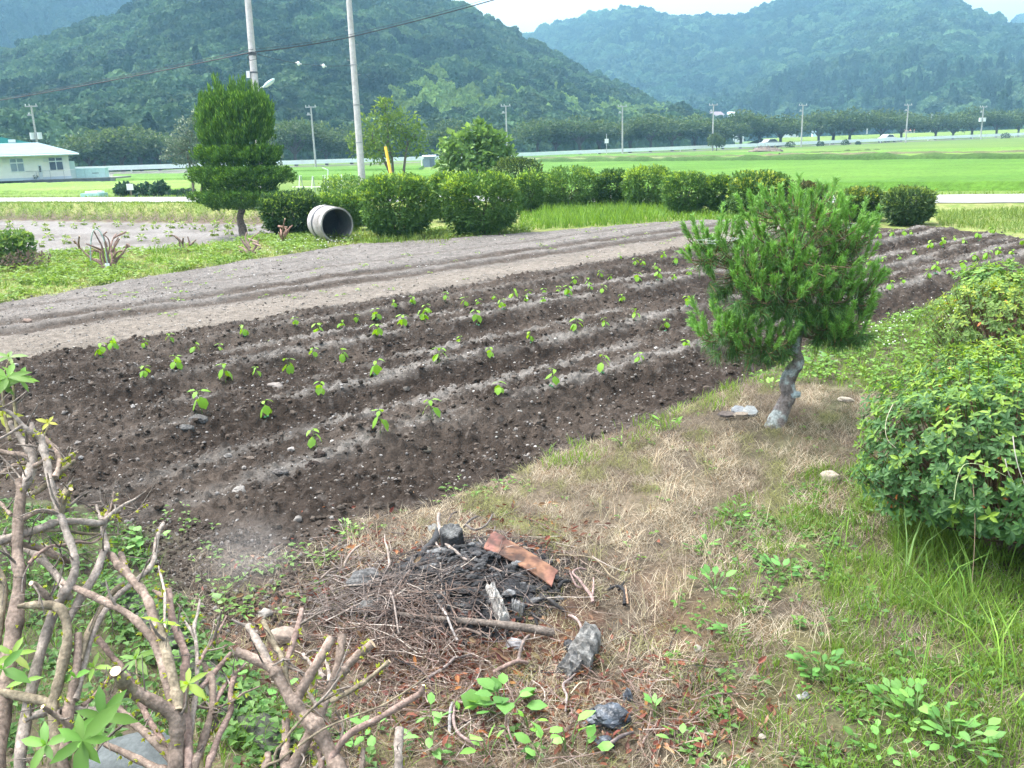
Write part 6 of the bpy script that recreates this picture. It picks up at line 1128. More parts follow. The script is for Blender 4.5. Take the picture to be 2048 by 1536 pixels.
ST2 = [(2, 0, [(36, 1213, 5), (52, 1211, 7), (73, 1210, 8.5), (92, 1210, 9), (109, 1212, 10), (124, 1222, 11), (133, 1245, 11), (134, 1288, 11), (123, 1336, 11.5), (112, 1385, 12), (106, 1413, 13), (112, 1480, 14), (122, 1560, 15)]), (2, .04, [(-25, 1378, 9), (0, 1384, 9.5), (48, 1394, 9.5), (92, 1404, 10), (106, 1415, 10)]), (0, .02, [(156, 1267, 8.5), (156, 1300, 9), (153, 1336, 9.5), (145, 1385, 10.5), (138, 1413, 11), (132, 1480, 12), (130, 1560, 12)]),
 (1, -.05, [(48, 1442, 5), (62, 1434, 7.5), (85, 1426, 8.5), (106, 1423, 9), (140, 1420, 9), (166, 1419, 8.5), (200, 1424, 8)]), (3, .03, [(224, 1350, 4), (208, 1370, 4.5), (193, 1386, 4.5), (180, 1400, 5), (165, 1412, 6)]), (0, -.07, [(85, 1413, 4.5), (98, 1422, 5.5), (112, 1431, 6), (135, 1448, 7), (150, 1475, 8)]),
 (0, .04, [(236, 1415, 7), (255, 1435, 8), (279, 1456, 8.5), (300, 1474, 9), (318, 1490, 9), (342, 1518, 10)]), (3, .12, [(280, 1408, 6), (289, 1423, 7), (300, 1444, 7.5), (312, 1462, 7.5), (328, 1490, 8), (345, 1515, 8)]), (0, .06, [(210, 1489, 6), (230, 1497, 7), (250, 1506, 7.5), (270, 1516, 8), (308, 1536, 8.5), (340, 1570, 9)]),
 (2, -.08, [(231, 1342, 13), (240, 1354, 13), (250, 1368, 13.5), (268, 1384, 14)]), (0, -.10, [(243, 1386, 10), (262, 1384, 13), (280, 1389, 14), (308, 1404, 15), (328, 1416, 15.5), (343, 1426, 16), (354, 1444, 16), (354, 1470, 16), (352, 1500, 16.5), (352, 1560, 17.5)]), (3, .05, [(193, 1274, 6.5), (208, 1292, 7), (222, 1311, 7), (243, 1335, 7.5), (262, 1366, 8), (290, 1420, 8)]),
 (2, .05, [(317, 1254, 11), (325, 1280, 11), (333, 1309, 11.5), (346, 1364, 12.5), (352, 1397, 13), (356, 1425, 13)]), (0, .10, [(124, 1166, 5), (140, 1171, 6.5), (164, 1182, 7), (200, 1199, 7.5), (246, 1222, 8), (270, 1239, 8.5), (286, 1257, 8.5), (308, 1284, 9), (324, 1327, 9.5), (333, 1365, 10), (344, 1410, 11)]), (0, .22, [(200, 1103, 6), (218, 1108, 8), (228, 1118, 8.5), (237, 1131, 8.5), (255, 1148, 9), (268, 1164, 9), (283, 1179, 9.5), (299, 1208, 9.5), (310, 1250, 10), (326, 1320, 10), (345, 1400, 10), (358, 1440, 11)]), (0, .16, [(242, 1108, 6.5), (246, 1122, 6.8), (250, 1142, 7)]),
 (1, .32, [(327, 1046, 4), (320, 1060, 4.5), (314, 1077, 5), (308, 1117, 6), (302, 1132, 6), (292, 1144, 6), (273, 1159, 5), (254, 1175, 5.5), (235, 1191, 6), (215, 1214, 6.5), (200, 1238, 7), (182, 1275, 7.5), (168, 1330, 8), (150, 1400, 9)]), (2, .2, [(246, 1168, 5), (232, 1179, 6), (219, 1192, 6.5), (208, 1211, 7), (192, 1236, 7), (176, 1266, 7), (160, 1320, 7)]),
 (3, .12, [(337, 1180, 8), (340, 1205, 8), (346, 1244, 8.5), (355, 1265, 9), (363, 1287, 9), (371, 1308, 9), (372, 1325, 9), (368, 1345, 9), (366, 1375, 9), (370, 1419, 9.5), (376, 1473, 10), (376, 1560, 10.5)]), (0, .12, [(306, 1181, 3), (315, 1186, 4.5), (326, 1193, 5), (340, 1203, 5.5)]), (1, .2, [(317, 1133, 2.2), (324, 1160, 2.8), (330, 1190, 3), (329, 1244, 3.2), (335, 1290, 3.5)]), (1, .2, [(400, 1200, 2.6), (395, 1228, 3.2), (388, 1255, 4), (392, 1285, 4.4), (394, 1309, 4.6), (394, 1349, 5), (389, 1408, 6), (381, 1462, 6.5), (378, 1520, 7)]), (1, .18, [(362, 1232, 2.4), (371, 1246, 3), (382, 1260, 3.6), (389, 1275, 4)]), (3, .2, [(453, 1232, 2), (443, 1252, 3), (431, 1272, 3.4), (420, 1290, 3.8), (409, 1305, 4), (395, 1332, 4.4)]),
 (3, .12, [(461, 1307, 5), (450, 1320, 5.5), (440, 1332, 5.6), (426, 1348, 6), (414, 1362, 6), (402, 1376, 6), (389, 1392, 6.5)]), (0, .15, [(408, 1328, 5), (416, 1344, 7), (424, 1364, 7.5), (425, 1408, 8), (420, 1436, 8), (414, 1456, 8), (399, 1506, 9), (388, 1550, 9)]), (3, .2, [(493, 1326, 2), (480, 1339, 3.2), (466, 1350, 3.8), (454, 1366, 4), (444, 1380, 4.4), (428, 1410, 5)]), (3, .18, [(472, 1342, 5), (466, 1362, 6), (461, 1386, 6.2), (462, 1419, 6.5), (449, 1449, 7), (437, 1473, 7), (424, 1512, 8), (414, 1550, 8)]), (0, .1, [(520, 1372, 1.2), (503, 1380, 1.8), (486, 1387, 2.2), (470, 1399, 2.4), (453, 1409, 2.5), (422, 1417, 2.8), (392, 1412, 3.2)]), (1, .14, [(402, 1385, 1.4), (406, 1396, 1.8), (416, 1408, 2), (424, 1415, 2.4)]), (0, .1, [(442, 1440, 1.6), (432, 1452, 2), (420, 1470, 2.4), (405, 1490, 3)])]
sh2, g2_, D2 = bare_shrub('bare_shrub', 'many-stemmed lopped shrub with leafy shoots at lower left', 1.92, .55, ST2, (300, 1700), 12, 'lopped bare shrubs in the foreground')
ST3 = [(0, -.03, [(472, 1304, 10), (488, 1309, 11), (508, 1318, 11.5), (536, 1331, 12.5), (549, 1343, 13), (558, 1357, 13), (576, 1388, 13.5), (595, 1414, 14), (606, 1430, 15), (620, 1444, 19), (632, 1454, 20), (642, 1470, 17), (652, 1488, 16), (668, 1520, 17), (684, 1570, 18)]), (1, .05, [(497, 1252, 8), (505, 1266, 8), (514, 1281, 8.2), (530, 1309, 8.5), (540, 1330, 9)]), (2, .05, [(526, 1241, 6), (535, 1261, 6.2), (543, 1279, 6.5), (552, 1295, 6.8), (560, 1309, 7), (568, 1331, 7), (573, 1366, 8), (582, 1392, 9)]), (3, .12, [(604, 1219, 5.5), (600, 1237, 5.8), (595, 1257, 6), (582, 1298, 6.2), (574, 1322, 6.5), (570, 1350, 7)]),
 (0, .02, [(664, 1275, 10.5), (654, 1293, 10.5), (642, 1314, 10.5), (618, 1353, 11), (600, 1386, 11.5), (590, 1408, 12)]), (0, .06, [(685, 1270, 9.5), (682, 1287, 9.5), (680, 1305, 9.5), (674, 1343, 11), (663, 1374, 12), (648, 1405, 12.5), (632, 1446, 13), (609, 1487, 13.5), (591, 1524, 14), (572, 1570, 15)]), (0, -.02, [(746, 1287, 10), (733, 1297, 10), (720, 1307, 10), (696, 1330, 10), (686, 1343, 10.5), (675, 1358, 11)]), (2, -.05, [(779, 1322, 4.6), (757, 1341, 5), (735, 1360, 5.2), (716, 1373, 5.5), (694, 1386, 5.6), (662, 1402, 6.5)]), (3, -.06, [(847, 1370, 4), (844, 1381, 6), (836, 1390, 6.5), (797, 1413, 7), (755, 1438, 7.2), (716, 1457, 7.6), (692, 1475, 7.8), (673, 1502, 8), (662, 1540, 9)]),
 (2, -.12, [(675, 1386, 1.6), (655, 1397, 2.2), (632, 1411, 2.6), (601, 1442, 2.8), (572, 1479, 3), (550, 1540, 3.2)]), (2, -.10, [(854, 1351, 1.2), (827, 1372, 1.8), (790, 1396, 2), (755, 1415, 2.1), (683, 1442, 2.3), (642, 1461, 2.6), (600, 1490, 2.8), (560, 1520, 3), (530, 1560, 3.2)]), (0, .0, [(726, 1496, 6), (724, 1520, 6.2), (721, 1555, 6.5)]), (1, .05, [(799, 1458, 10), (796, 1500, 10), (791, 1560, 10.5)]), (0, .06, [(572, 1441, 9), (572, 1490, 9), (573, 1560, 9.5)]), (0, .02, [(536, 1507, 8), (535, 1525, 8), (534, 1560, 8.5)]), (1, .1, [(606, 1308, 4), (615, 1319, 4.4), (624, 1331, 4.6), (636, 1342, 5), (650, 1356, 6)]), (1, .1, [(652, 1320, 3.5), (656, 1336, 4.4), (659, 1352, 5), (658, 1366, 6)]), (1, .08, [(614, 1378, 4), (622, 1392, 4.6), (632, 1408, 5), (640, 1420, 6)]), (3, .06, [(618, 1478, 5), (630, 1496, 6), (640, 1514, 6.2), (645, 1560, 7)]), (1, .0, [(650, 1514, 4), (640, 1525, 4.5), (628, 1540, 5), (610, 1570, 5)])]
sh3, g3_, D3 = bare_shrub('bare_shrub', 'orange-barked lopped shrub with round cut ends before the burnt heap', 2.0, .45, ST3, (640, 1710), 13, 'lopped bare shrubs in the foreground')
LGc = (.095, .205, .04); YG = (.22, .32, .045)
for k, (o, g, D, x, y, dz, n, L, W_, c, up) in enumerate([
 (sh2, g2_, D2, 165, 1482, -.22, 7, .078, .36, LGc, (.1, -.75, .6)), (sh2, g2_, D2, 205, 1434, -.16, 6, .070, .36, LGc, (.2, -.6, .7)), (sh2, g2_, D2, 92, 1490, -.1, 5, .055, .38, LGc, (0, -.5, .8)), (sh2, g2_, D2, 188, 1335, .05, 4, .05, .30, (.2, .33, .07), (0, -.3, 1)), (sh2, g2_, D2, 272, 1318, .05, 5, .055, .34, (.13, .25, .05), (0, -.4, 1)), (sh2, g2_, D2, 377, 1368, -.02, 5, .055, .34, YG, (0, -.5, .9)), (sh2, g2_, D2, 152, 1354, .0, 2, .05, .36, LGc, (-.5, -.4, .6)), (sh1, g1_, D1, 25, 1310, -.05, 5, .05, .3, (.2, .3, .06), (.3, -.4, .8)), (sh1, g1_, D1, 5, 1338, -.1, 4, .06, .38, LGc, (.3, -.5, .8)), (sh1, g1_, D1, 15, 755, -.05, 6, .075, .32, (.125, .245, .05), (.4, -.4, .8)), (sh1, g1_, D1, 38, 758, .0, 5, .07, .3, (.13, .25, .05), (.6, -.3, .7)), (sh1, g1_, D1, 5, 770, -.03, 5, .07, .34, LGc, (.2, -.6, .6)), (sh1, g1_, D1, 18, 715, .05, 5, .045, .36, (.17, .27, .08), (.2, -.3, .9)), (sh1, g1_, D1, 5, 833, .03, 5, .045, .36, (.3, .34, .05), (.2, -.5, .8)), (sh1, g1_, D1, 97, 846, .25, 4, .04, .4, (.34, .36, .05), (.2, -.5, .8)), (sh2, g2_, D2, 322, 1245, .0, 2, .04, .3, YG, (.3, -.2, .9)), (sh3, g3_, D3, 466, 1332, .1, 5, .028, .4, LGc, (0, -.5, .9)), (sh3, g3_, D3, 630, 1356, .0, 4, .02, .4, YG, (0, -.6, .6)), (sh3, g3_, D3, 640, 1307, .0, 4, .014, .5, YG, (0, -.6, .6)), (sh2, g2_, D2, 50, 1362, .0, 2, .05, .3, (.2, .33, .07), (-.2, -.5, .7))]):
    q = pd(x, y, D(y)+dz); rosette(o, g, q, up, n, L, W_, c, 400+k)
    if k in (9, 10, 11, 12, 13): pass
# slim leafy twigs that carry the upper left rosettes
for (o, g, D, pts) in [(sh1, g1_, D1, [(18, 722, 2), (6, 760, 3), (8, 820, 3.5), (20, 880, 4)]), (sh1, g1_, D1, [(40, 760, 2), (27, 772, 3), (30, 830, 3.6), (34, 862, 4)]), (sh1, g1_, D1, [(100, 848, 1), (92, 862, 1.4), (86, 880, 2)]), (sh2, g2_, D2, [(166, 1480, 2), (150, 1500, 2.4), (140, 1560, 3)]), (sh2, g2_, D2, [(205, 1434, 2), (200, 1460, 2.4), (190, 1520, 3)]), (sh2, g2_, D2, [(377, 1372, 2), (374, 1396, 2.4), (372, 1425, 3)]), (sh2, g2_, D2, [(272, 1320, 1.5), (274, 1350, 2), (282, 1390, 2.4)])]:
    A = np.array(pts, float); P = np.array([pd(x, y, D(y)) for x, y, r in A])-g; b = MB(); tube(b, smooth_poly(P, 3), np.linspace(A[0, 2], A[-1, 2], len(smooth_poly(P, 3)))*D(1100)/F_, 6, (.2, .17, .10)); b.build('twig', M['bark'], o, smooth=True)
# ---------------------------------------------------------------- kerb stones, slab, loose rocks
ka, kb = gp(228, 1182)[:2], gp(575, 1530)[:2]; kd = (kb-ka)/np.linalg.norm(kb-ka); kn = np.array([-kd[1], kd[0]]); KL = np.linalg.norm(kb-ka); nk = 4
for i in range(nk):
    L_ = KL/nk-.03; c = ka+kd*(KL/nk*(i+.5)); z = float(zg(*c)); b = MB(); rg = np.random.default_rng(i+50); n1_ = 9
    t = np.linspace(-L_/2, L_/2, n1_); w0 = .045; h0 = .045+.02*rg.random(); pr_ = [(-w0, -.08), (-w0, h0*.85), (-w0*.75, h0), (w0*.75, h0), (w0, h0*.85), (w0, -.08)]
    V = np.array([[*(kd*tt+kn*(u+.006*rg.normal())), zz+.006*rg.normal()+.004*i] for tt in t for u, zz in pr_]); m = 6; kk = np.arange(n1_*m).reshape(n1_, m); Fq = np.stack([kk[:-1], np.roll(kk[:-1], -1, 1), np.roll(kk[1:], -1, 1), kk[1:]], -1).reshape(-1, 4)
    cc = mixc(np.array([.030, .034, .022]), np.array([.075, .075, .066]), fbm(V[:, 0]*9, V[:, 1]*9+V[:, 2]*8, 3, i)); b.add(V, Fq, cc); b.add(V[:m], np.arange(m)[None, ::-1], cc[:m]); b.add(V[-m:], np.arange(m)[None], cc[-m:])
    o = b.build('kerb_stone', M['concrete'], loc=(*c, z)); tag(o, f'mossy dark kerb block, {ORD[i]} from the far end of the kerb line', 'kerb stone', 'mossy kerb blocks behind the bare shrubs')
p = gp(270, 1535); b = MB(); rock(b, (0, 0, 0), (.15, .11, .05), (.085, .095, .095), 3, 4, .25); o = b.build('stone_slab', M['stone'], smooth=True, loc=p+np.array([0, 0, .03])); tag(o, 'flat blue-grey stone slab at the bottom between the bare shrubs', 'stone')
for x, y, r_, c, lab, el in [(566, 1280, .045, (.24, .19, .155), 'rounded brown stone between the lopped shrub and the burnt heap', 1.15), (531, 1232, .028, (.22, .20, .18), 'small pale stone left of the burnt heap', 1.), (1660, 960, .048, (.25, .215, .172), 'pale tan stone on the dry grass left of the large azalea', 1.1), (1692, 803, .032, (.32, .285, .235), 'small cream stone on the dry grass right of the pine', 1.7), (1030, 1294, .030, (.22, .21, .215), 'grey pebble below the scorched log', 1.2), (1524, 1476, .012, (.24, .215, .18), 'tiny pale pebble near the bottom on the dry grass', 1.), (1600, 1398, .014, (.25, .24, .22), 'left pebble of a pair under the round weed', 1.1), (1612, 1394, .013, (.22, .22, .22), 'right pebble of a pair under the round weed', 1.), (745, 1150, .03, (.21, .2, .2), 'grey ash-coated stone beside the bark lump', 1.2), (865, 1062, .028, (.14, .14, .135), 'flat grey stone just left of the charred stump', 1.5), (1395, 1300, .016, (.24, .22, .18), 'small pebble in the dry grass right of the weathered wood', 1.3)]:
    p = gp(x, y); b = MB(); rock(b, (0, 0, 0), np.array([r_*el, r_*.9, r_*.7]), c, 3, int(x) % 13, .3); o = b.build('stone', M['stone'], smooth=True, loc=p+np.array([0, 0, r_*.35])); o.rotation_euler = (0, 0, x*.1); tag(o, lab, 'stone')
for x, y, sx, sy, rz, tl, c, lab in [(1452, 838, .055, .02, .15, .1, (.12, .10, .09), 'dark slate shard left in the debris before the pine'), (1476, 829, .04, .028, -.2, .2, (.22, .235, .25), 'blue-grey slate shard in the middle of the debris before the pine'), (1500, 831, .045, .032, -.35, .25, (.27, .285, .285), 'white flat tile shard right in the debris before the pine'), (1481, 838, .05, .014, .35, .1, (.30, .25, .2), 'tan stone sliver below the slate shards before the pine')]:
    p = gp(x, y); b = MB(); n = 7; a = np.linspace(0, 6.28, n, endpoint=False)+R_.random(n)*.4; ring_ = np.stack([np.cos(a)*sx*1.15, np.sin(a)*sy*1.5, 0*a], 1); V = np.vstack([ring_, ring_*.94+np.array([0, 0, .016])]); k = np.arange(n); b.add(V, np.stack([k, (k+1) % n, (k+1) % n+n, k+n], 1), c); b.add(V[n:], k[None], c); b.add(V[:n], k[None, ::-1], c); o = b.build('tile_shard', M['stone'], loc=p+np.array([0, 0, .025])); o.rotation_euler = (tl+.25, .1, rz); tag(o, lab, 'tile shard', 'broken shards before the pine')
# ---------------------------------------------------------------- burnt heap and what lies on it
def hz(x, y, up=0.): 
    p = gp(x, y); return p+np.array([0, 0, up])
def F1(l): return [(620+x/5.486, 1020+y/5.486) for x, y in l]
def G1(l): return [(900+x/5.389, 1020+y/5.389) for x, y in l]
def H1(l): return [(880+x/5.12, 1280+y/5.12) for x, y in l]
BRN = (.15, .11, .09); GRYB = (.19, .165, .15); CHR = (.016, .015, .017); RED = (.15, .075, .06); PALE = (.33, .27, .23)
def stick(lab, pts, r0, r1, col, ups=None, mat='bark', name='stick', cap=None, sides=7, group='sticks on the burnt heap', forks=()):
    n = len(pts); ups = ups or [.02+.02*math.sin(math.pi*i/max(n-1, 1)) for i in range(n)]; P = np.array([hz(x, y, u) for (x, y), u in zip(pts, ups)]); o = P[0].copy(); S = smooth_poly(P-o, 4); m = len(S); b = MB(); sc = 3.1/F_; col = np.array(col)*.82
    cc = np.array(col)*(.75+.5*fbm(np.arange(m)*.5, np.zeros(m)+pts[0][0], 2, 5))[:, None]; rr = np.linspace(r0, r1, m)*sc*(1+.12*(fbm(np.arange(m)*.6, np.zeros(m)+pts[0][1], 2, 6)-.5)*2)
    tube(b, S, rr, sides, cc, capcol=cap if cap is not None else cc[0], capmi=1 if cap is not None else 0, lump=.06)
    for fp, fr0, fr1 in forks:
        Q = np.array([hz(x, y, .02+.012*i) for i, (x, y) in enumerate(fp)])-o; Q = smooth_poly(Q, 3); tube(b, Q, np.linspace(fr0, fr1, len(Q))*sc, sides, np.array(col), lump=.06)
    w_ = b.build(name, [M[mat], M['cut']], smooth=True, loc=o); tag(w_, lab, name.replace('_', ' '), group); return w_
# the ash bed
b = MB(); nr, na = 26, 90; A = np.linspace(0, 2*np.pi, na, endpoint=False); c0 = gp(925, 1165)
Rr = np.linspace(0, 1, nr)[:, None]; X = c0[0]+Rr*np.cos(A)*.40; Y = c0[1]+Rr*np.sin(A)*.34; edge = 1+.35*(fbm(np.cos(A)*2+5, np.sin(A)*2+5, 3, 61)-.5)*2; X = c0[0]+(X-c0[0])*edge; Y = c0[1]+(Y-c0[1])*edge
Z = zg(X, Y)+.032*(1-Rr**2)-.012*(Rr > .97)+.030*(fbm(X*17, Y*17, 3, 62)-.5)*(1-Rr**3)+.016*(fbm(X*60, Y*60, 2, 63)-.5); ash = ss(.56, .72, fbm(X*9, Y*9, 4, 64))+.8*np.exp(-(((X-.06)/.14)**2+((Y-3.45)/.08)**2))*ss(.35, .6, fbm(X*22, Y*22, 3, 65)); k = np.arange(nr*na).reshape(nr, na)
b.add(np.stack([X, Y, Z], -1).reshape(-1, 3), np.stack([k[:-1], k[1:], np.roll(k[1:], -1, 1), np.roll(k[:-1], -1, 1)], -1).reshape(-1, 4), mixc(np.array([.016, .016, .019]), np.array([.17, .17, .175]), np.clip(ash, 0, 1)*.6).reshape(-1, 3)); o = b.build('ash_heap', M['char'], smooth=True, origin=c0); tag(o, 'black and pale grey ash bed at the middle of the burnt heap', 'ash heap')
# charred stump: leaning block, slanted top
q = hz(908, 1106, -.01); sc = (q-CAM)@_f/F_; st = thing('charred_stump', 'short charred black stump with grey slanting top on the burnt heap', 'stump', q); n = 22; a = np.linspace(0, 6.28, n, endpoint=False); rr = 23*sc*(1+.08*np.sin(a*3)+.06*np.sin(a*7+1)); up = nrm(np.cross(_r, [0, 1, 0])); st_v = []
for t, k, dz in ((0, 1.12, 0), (.3, 1.02, 0), (.62, .98, 0), (1, .96, .016), (1.03, .86, .018)): st_v.append(np.stack([np.cos(a)*rr*k-.008*t, np.sin(a)*rr*k*.8, 52*sc*t+dz*np.sin(a)+.004*np.sin(a*9)*t], 1))
V = np.concatenate(st_v); kk = np.arange(5*n).reshape(5, n); b = MB(); b.add(V, np.stack([kk[:-1], np.roll(kk[:-1], -1, 1), np.roll(kk[1:], -1, 1), kk[1:]], -1).reshape(-1, 4), np.concatenate([mixc(np.array([.09, .065, .045]), np.array(CHR), np.full(n, 0.)), mixc(np.array([.05, .04, .033]), np.array(CHR), np.full(n, .5)), np.tile(CHR, (n, 1)), np.tile((.03, .03, .032), (n, 1)), np.tile((.05, .05, .05), (n, 1))])); b.build('body', M['char'], st)
b = MB(); T = st_v[-1]+np.array([0, 0, .001]); b.add(np.vstack([T, T.mean(0)+np.array([0, 0, -.004])]), np.array([[i, (i+1) % n, n] for i in range(n)]), np.vstack([np.tile((.07, .07, .07), (n, 1)), [(.13, .13, .125)]])); b.build('cut_top', M['char'], st)
# rusty board
cs = [hz(x, y, u) for x, y, u in ((968, 1114, .055), (1104, 1187, .045), (1117, 1164, .06), (989, 1090, .065))]; o_ = cs[0]; m_ = 40; b = MB(); ny = 11; G = []
for i in range(m_):
    t = i/(m_-1); l, r = cs[0]*(1-t)+cs[1]*t, cs[3]*(1-t)+cs[2]*t
    for j in range(ny): s_ = j/(ny-1); G.append(l*(1-s_)+r*s_-o_+np.array([.0012*R_.normal()*(j in (0, ny-1) or i in (0, m_-1)), .0012*R_.normal()*(j in (0, ny-1) or i in (0, m_-1)), .012*math.sin(t*3.1)-.010*(2*s_-1)**2+(.012*(s_-.2) if t < .18 else 0)]))
G = np.array(G); k = np.arange(m_*ny).reshape(m_, ny); Fq = np.stack([k[:-1, :-1], k[1:, :-1], k[1:, 1:], k[:-1, 1:]], -1).reshape(-1, 4); n_ = fbm(G[:, 0]*14, G[:, 1]*14, 3, 71); c_ = mixc(np.array([.085, .042, .03]), np.array([.215, .112, .065]), ss(.3, .62, n_)); t_ = np.linspace(0, 1, m_).repeat(ny); c_ = mixc(c_, np.array([.17, .075, .06]), np.exp(-((t_-.08)/.12)**2)+.8*np.exp(-((t_-1)/.12)**2))
c_ = mixc(c_, np.array([.045, .03, .026]), .75*ss(.54, .68, fbm(G[:, 0]*26+3, G[:, 1]*26, 3, 72))); D_ = np.array([0, 0, -.006]); b.add(G, Fq, c_); b.add(G+D_, Fq[:, ::-1], c_*.8); bd_ = np.concatenate([k[0, :], k[1:, -1], k[-1, ::-1][1:], k[::-1, 0][1:-1]]); nb_ = len(bd_); b.add(np.vstack([G[bd_], G[bd_]+D_]), np.array([[i, i+nb_, (i+1) % nb_+nb_, (i+1) % nb_] for i in range(nb_)]), np.vstack([c_[bd_]*1.15, c_[bd_]])); o = b.build('rusty_board', M['rust'], loc=o_); tag(o, 'thin rust-orange metal strip lying across the burnt heap', 'metal strip')
# logs and big sticks
stick('thick half-scorched log lying along the front of the burnt heap', [(796, 1251), (848, 1257), (893, 1263), (960, 1266), (1040, 1273), (1108, 1280)], 4.5, 9.5, (.20, .165, .14), ups=[.05, .05, .05, .045, .04, .03], cap=(.36, .30, .24), sides=12, name='log', group=None)
stick('black burnt branch forking off the left of the scorched log', [(895, 1264), (884, 1272), (870, 1283), (852, 1296)], 8, 6, CHR, ups=[.045, .03, .02, .01], mat='char')
stick('fat charred log left of the stump', [(878, 1080), (868, 1096), (852, 1112), (838, 1124)], 11, 10, (.035, .034, .037), ups=[.04, .03, .025, .02], mat='char', name='log', group=None, sides=10)
stick('curved branch running down from the charred stump', F1([(1430, 280), (1420, 330), (1440, 420), (1500, 510), (1600, 570), (1680, 620), (1730, 650)]), 5, 3.5, (.30, .25, .22), ups=[.11, .10, .08, .06, .05, .04, .04], forks=[(F1([(1400, 340), (1390, 440), (1430, 520), (1440, 570)]), 3, 2)])
stick('pale peeled forked stick at the left of the heap', F1([(880, 705), (868, 600), (852, 535), (832, 480), (832, 400)]), 3.4, 1.8, PALE, ups=[.03, .05, .06, .06, .06], forks=[(F1([(865, 545), (895, 510), (875, 450)]), 2.2, 1.4)])
stick('long grey stick bending over the left side of the heap', F1([(172, 765), (290, 800), (400, 845), (465, 910), (495, 1010), (488, 1120)]), 3, 2, GRYB)
stick('pale straight stick at the upper left edge of the heap', F1([(590, 410), (500, 510), (420, 610), (380, 655)]), 2.6, 3.8, PALE, cap=(.6, .48, .36))
stick('thin pale stick continuing below the upper left straight stick', F1([(350, 680), (240, 745), (120, 800)]), 2.4, 1.8, PALE)
stick('knotty brown stick slanting down the middle of the heap', F1([(1375, 820), (1440, 940), (1500, 1050), (1525, 1090), (1535, 1160), (1575, 1240), (1660, 1300)]), 2.6, 3.2, (.24, .20, .185), cap=PALE)
stick('whitish crooked stick crossing the log at its fork', F1([(1420, 1160), (1460, 1240), (1500, 1320), (1530, 1390), (1570, 1450), (1625, 1515)]), 2.4, 2.8, (.42, .38, .36), ups=[.05, .06, .07, .07, .05, .03])
stick('long thin upright stick over the left end of the log', F1([(895, 1060), (920, 1160), (940, 1250), (960, 1370), (985, 1500)]), 2.8, 1.8, (.26, .215, .19), ups=[.07, .08, .09, .08, .05])
stick('brown forked stick below the rusty strip top', G1([(250, 615), (340, 650), (420, 700), (500, 720), (600, 745)]), 3.4, 4, (.25, .195, .165), cap=(.4, .33, .27), forks=[(G1([(420, 705), (330, 730), (230, 790)]), 2.6, 2)])
stick('thin arched stick left of the rusty strip', G1([(260, 610), (180, 690), (110, 770), (70, 870), (40, 965)]), 2.4, 2, RED, forks=[(G1([(75, 880), (150, 835), (250, 850)]), 1.6, 1.2)])
stick('reddish branch standing near the white bark piece', G1([(215, 1240), (225, 1120), (240, 980), (265, 890), (290, 840)]), 5, 2.6, RED, forks=[(G1([(235, 1020), (300, 960), (360, 975)]), 2, 1.5), (G1([(210, 1230), (150, 1210), (80, 1180)]), 3, 2)])
stick('pale twig curling at the lower left of the white bark piece', G1([(55, 1020), (80, 1080), (130, 1115), (230, 1140), (310, 1180), (400, 1240)]), 2.4, 1.8, (.33, .26, .24))
stick('grey antler-like stick right of the charred stump', G1([(460, 150), (430, 220), (370, 290), (270, 325), (180, 290)]), 2.6, 2.8, GRYB, ups=[.05, .05, .05, .05, .06], forks=[(G1([(270, 325), (330, 410), (355, 480)]), 2.8, 2), (G1([(270, 345), (390, 358), (470, 345), (490, 300)]), 2, 1.4), (G1([(470, 348), (570, 360), (660, 305)]), 1.6, 1.2)])
stick('dark stick sticking up behind the charred stump', G1([(300, 110), (230, 185), (150, 225)]), 2.4, 3, (.12, .11, .11))
stick('thin dark stick above the stump, left of the pair', G1([(90, 60), (30, 120), (-20, 170)]), 2, 2, (.12, .10, .10))
stick('pink-brown forked branch right of the rusty strip', G1([(1540, 1045), (1520, 990), (1430, 890), (1400, 850), (1330, 785), (1340, 740), (1400, 695), (1470, 690)]), 4.6, 2, (.31, .22, .20), forks=[(G1([(1530, 1000), (1545, 920), (1550, 840)]), 3, 2), (G1([(1430, 895), (1370, 900), (1330, 860), (1290, 790)]), 3, 1.8)])
stick('burnt black crooked stick at the right of the heap', G1([(1880, 1070), (1885, 980), (1840, 930), (1780, 905), (1700, 910)]), 5, 3, CHR, mat='char', forks=[(G1([(1820, 915), (1880, 850)]), 3, 2), (G1([(1760, 905), (1720, 880)]), 2, 1.4)])
stick('orange-brown stick end beside the burnt black stick', G1([(1915, 1060), (1900, 980), (1890, 870)]), 3, 2, (.38, .25, .17))
stick('long thin olive twig arching over the dry grass right of the strip', G1([(1150, 530), (1320, 560), (1480, 590), (1590, 640), (1660, 710), (1740, 785), (1890, 840)]), 1.8, 1.6, (.27, .22, .15))
stick('thin brown twig above the rusty strip on the right', G1([(810, 130), (920, 190), (1020, 250), (1180, 330), (1290, 400)]), 1.6, 1.2, BRN)
stick('bent stick pointing at the weathered wood', G1([(1285, 1190), (1340, 1250), (1400, 1320), (1435, 1390)]), 3.6, 3.2, (.29, .22, .20), cap=PALE)
stick('charred stick with red end under the rusty strip', G1([(1055, 1020), (1100, 1075), (1140, 1115), (1235, 1140)]), 4.6, 4.2, (.04, .036, .036), mat='char')
stick('thin charred stick under the lower end of the strip', G1([(840, 1125), (930, 1085), (1000, 1055), (1060, 1020)]), 3.4, 3, CHR, mat='char')
stick('short black stick right of the lower end of the strip', G1([(1170, 890), (1220, 870), (1300, 820)]), 5, 3.6, CHR, mat='char')
stick('small charred stick beside the grey wood chip', G1([(860, 1190), (900, 1220), (945, 1285)]), 4, 3.4, CHR, mat='char')
stick('charred stick angled below the strip middle', G1([(500, 700), (540, 790), (600, 890)]), 3.6, 3, (.03, .029, .031), mat='char')
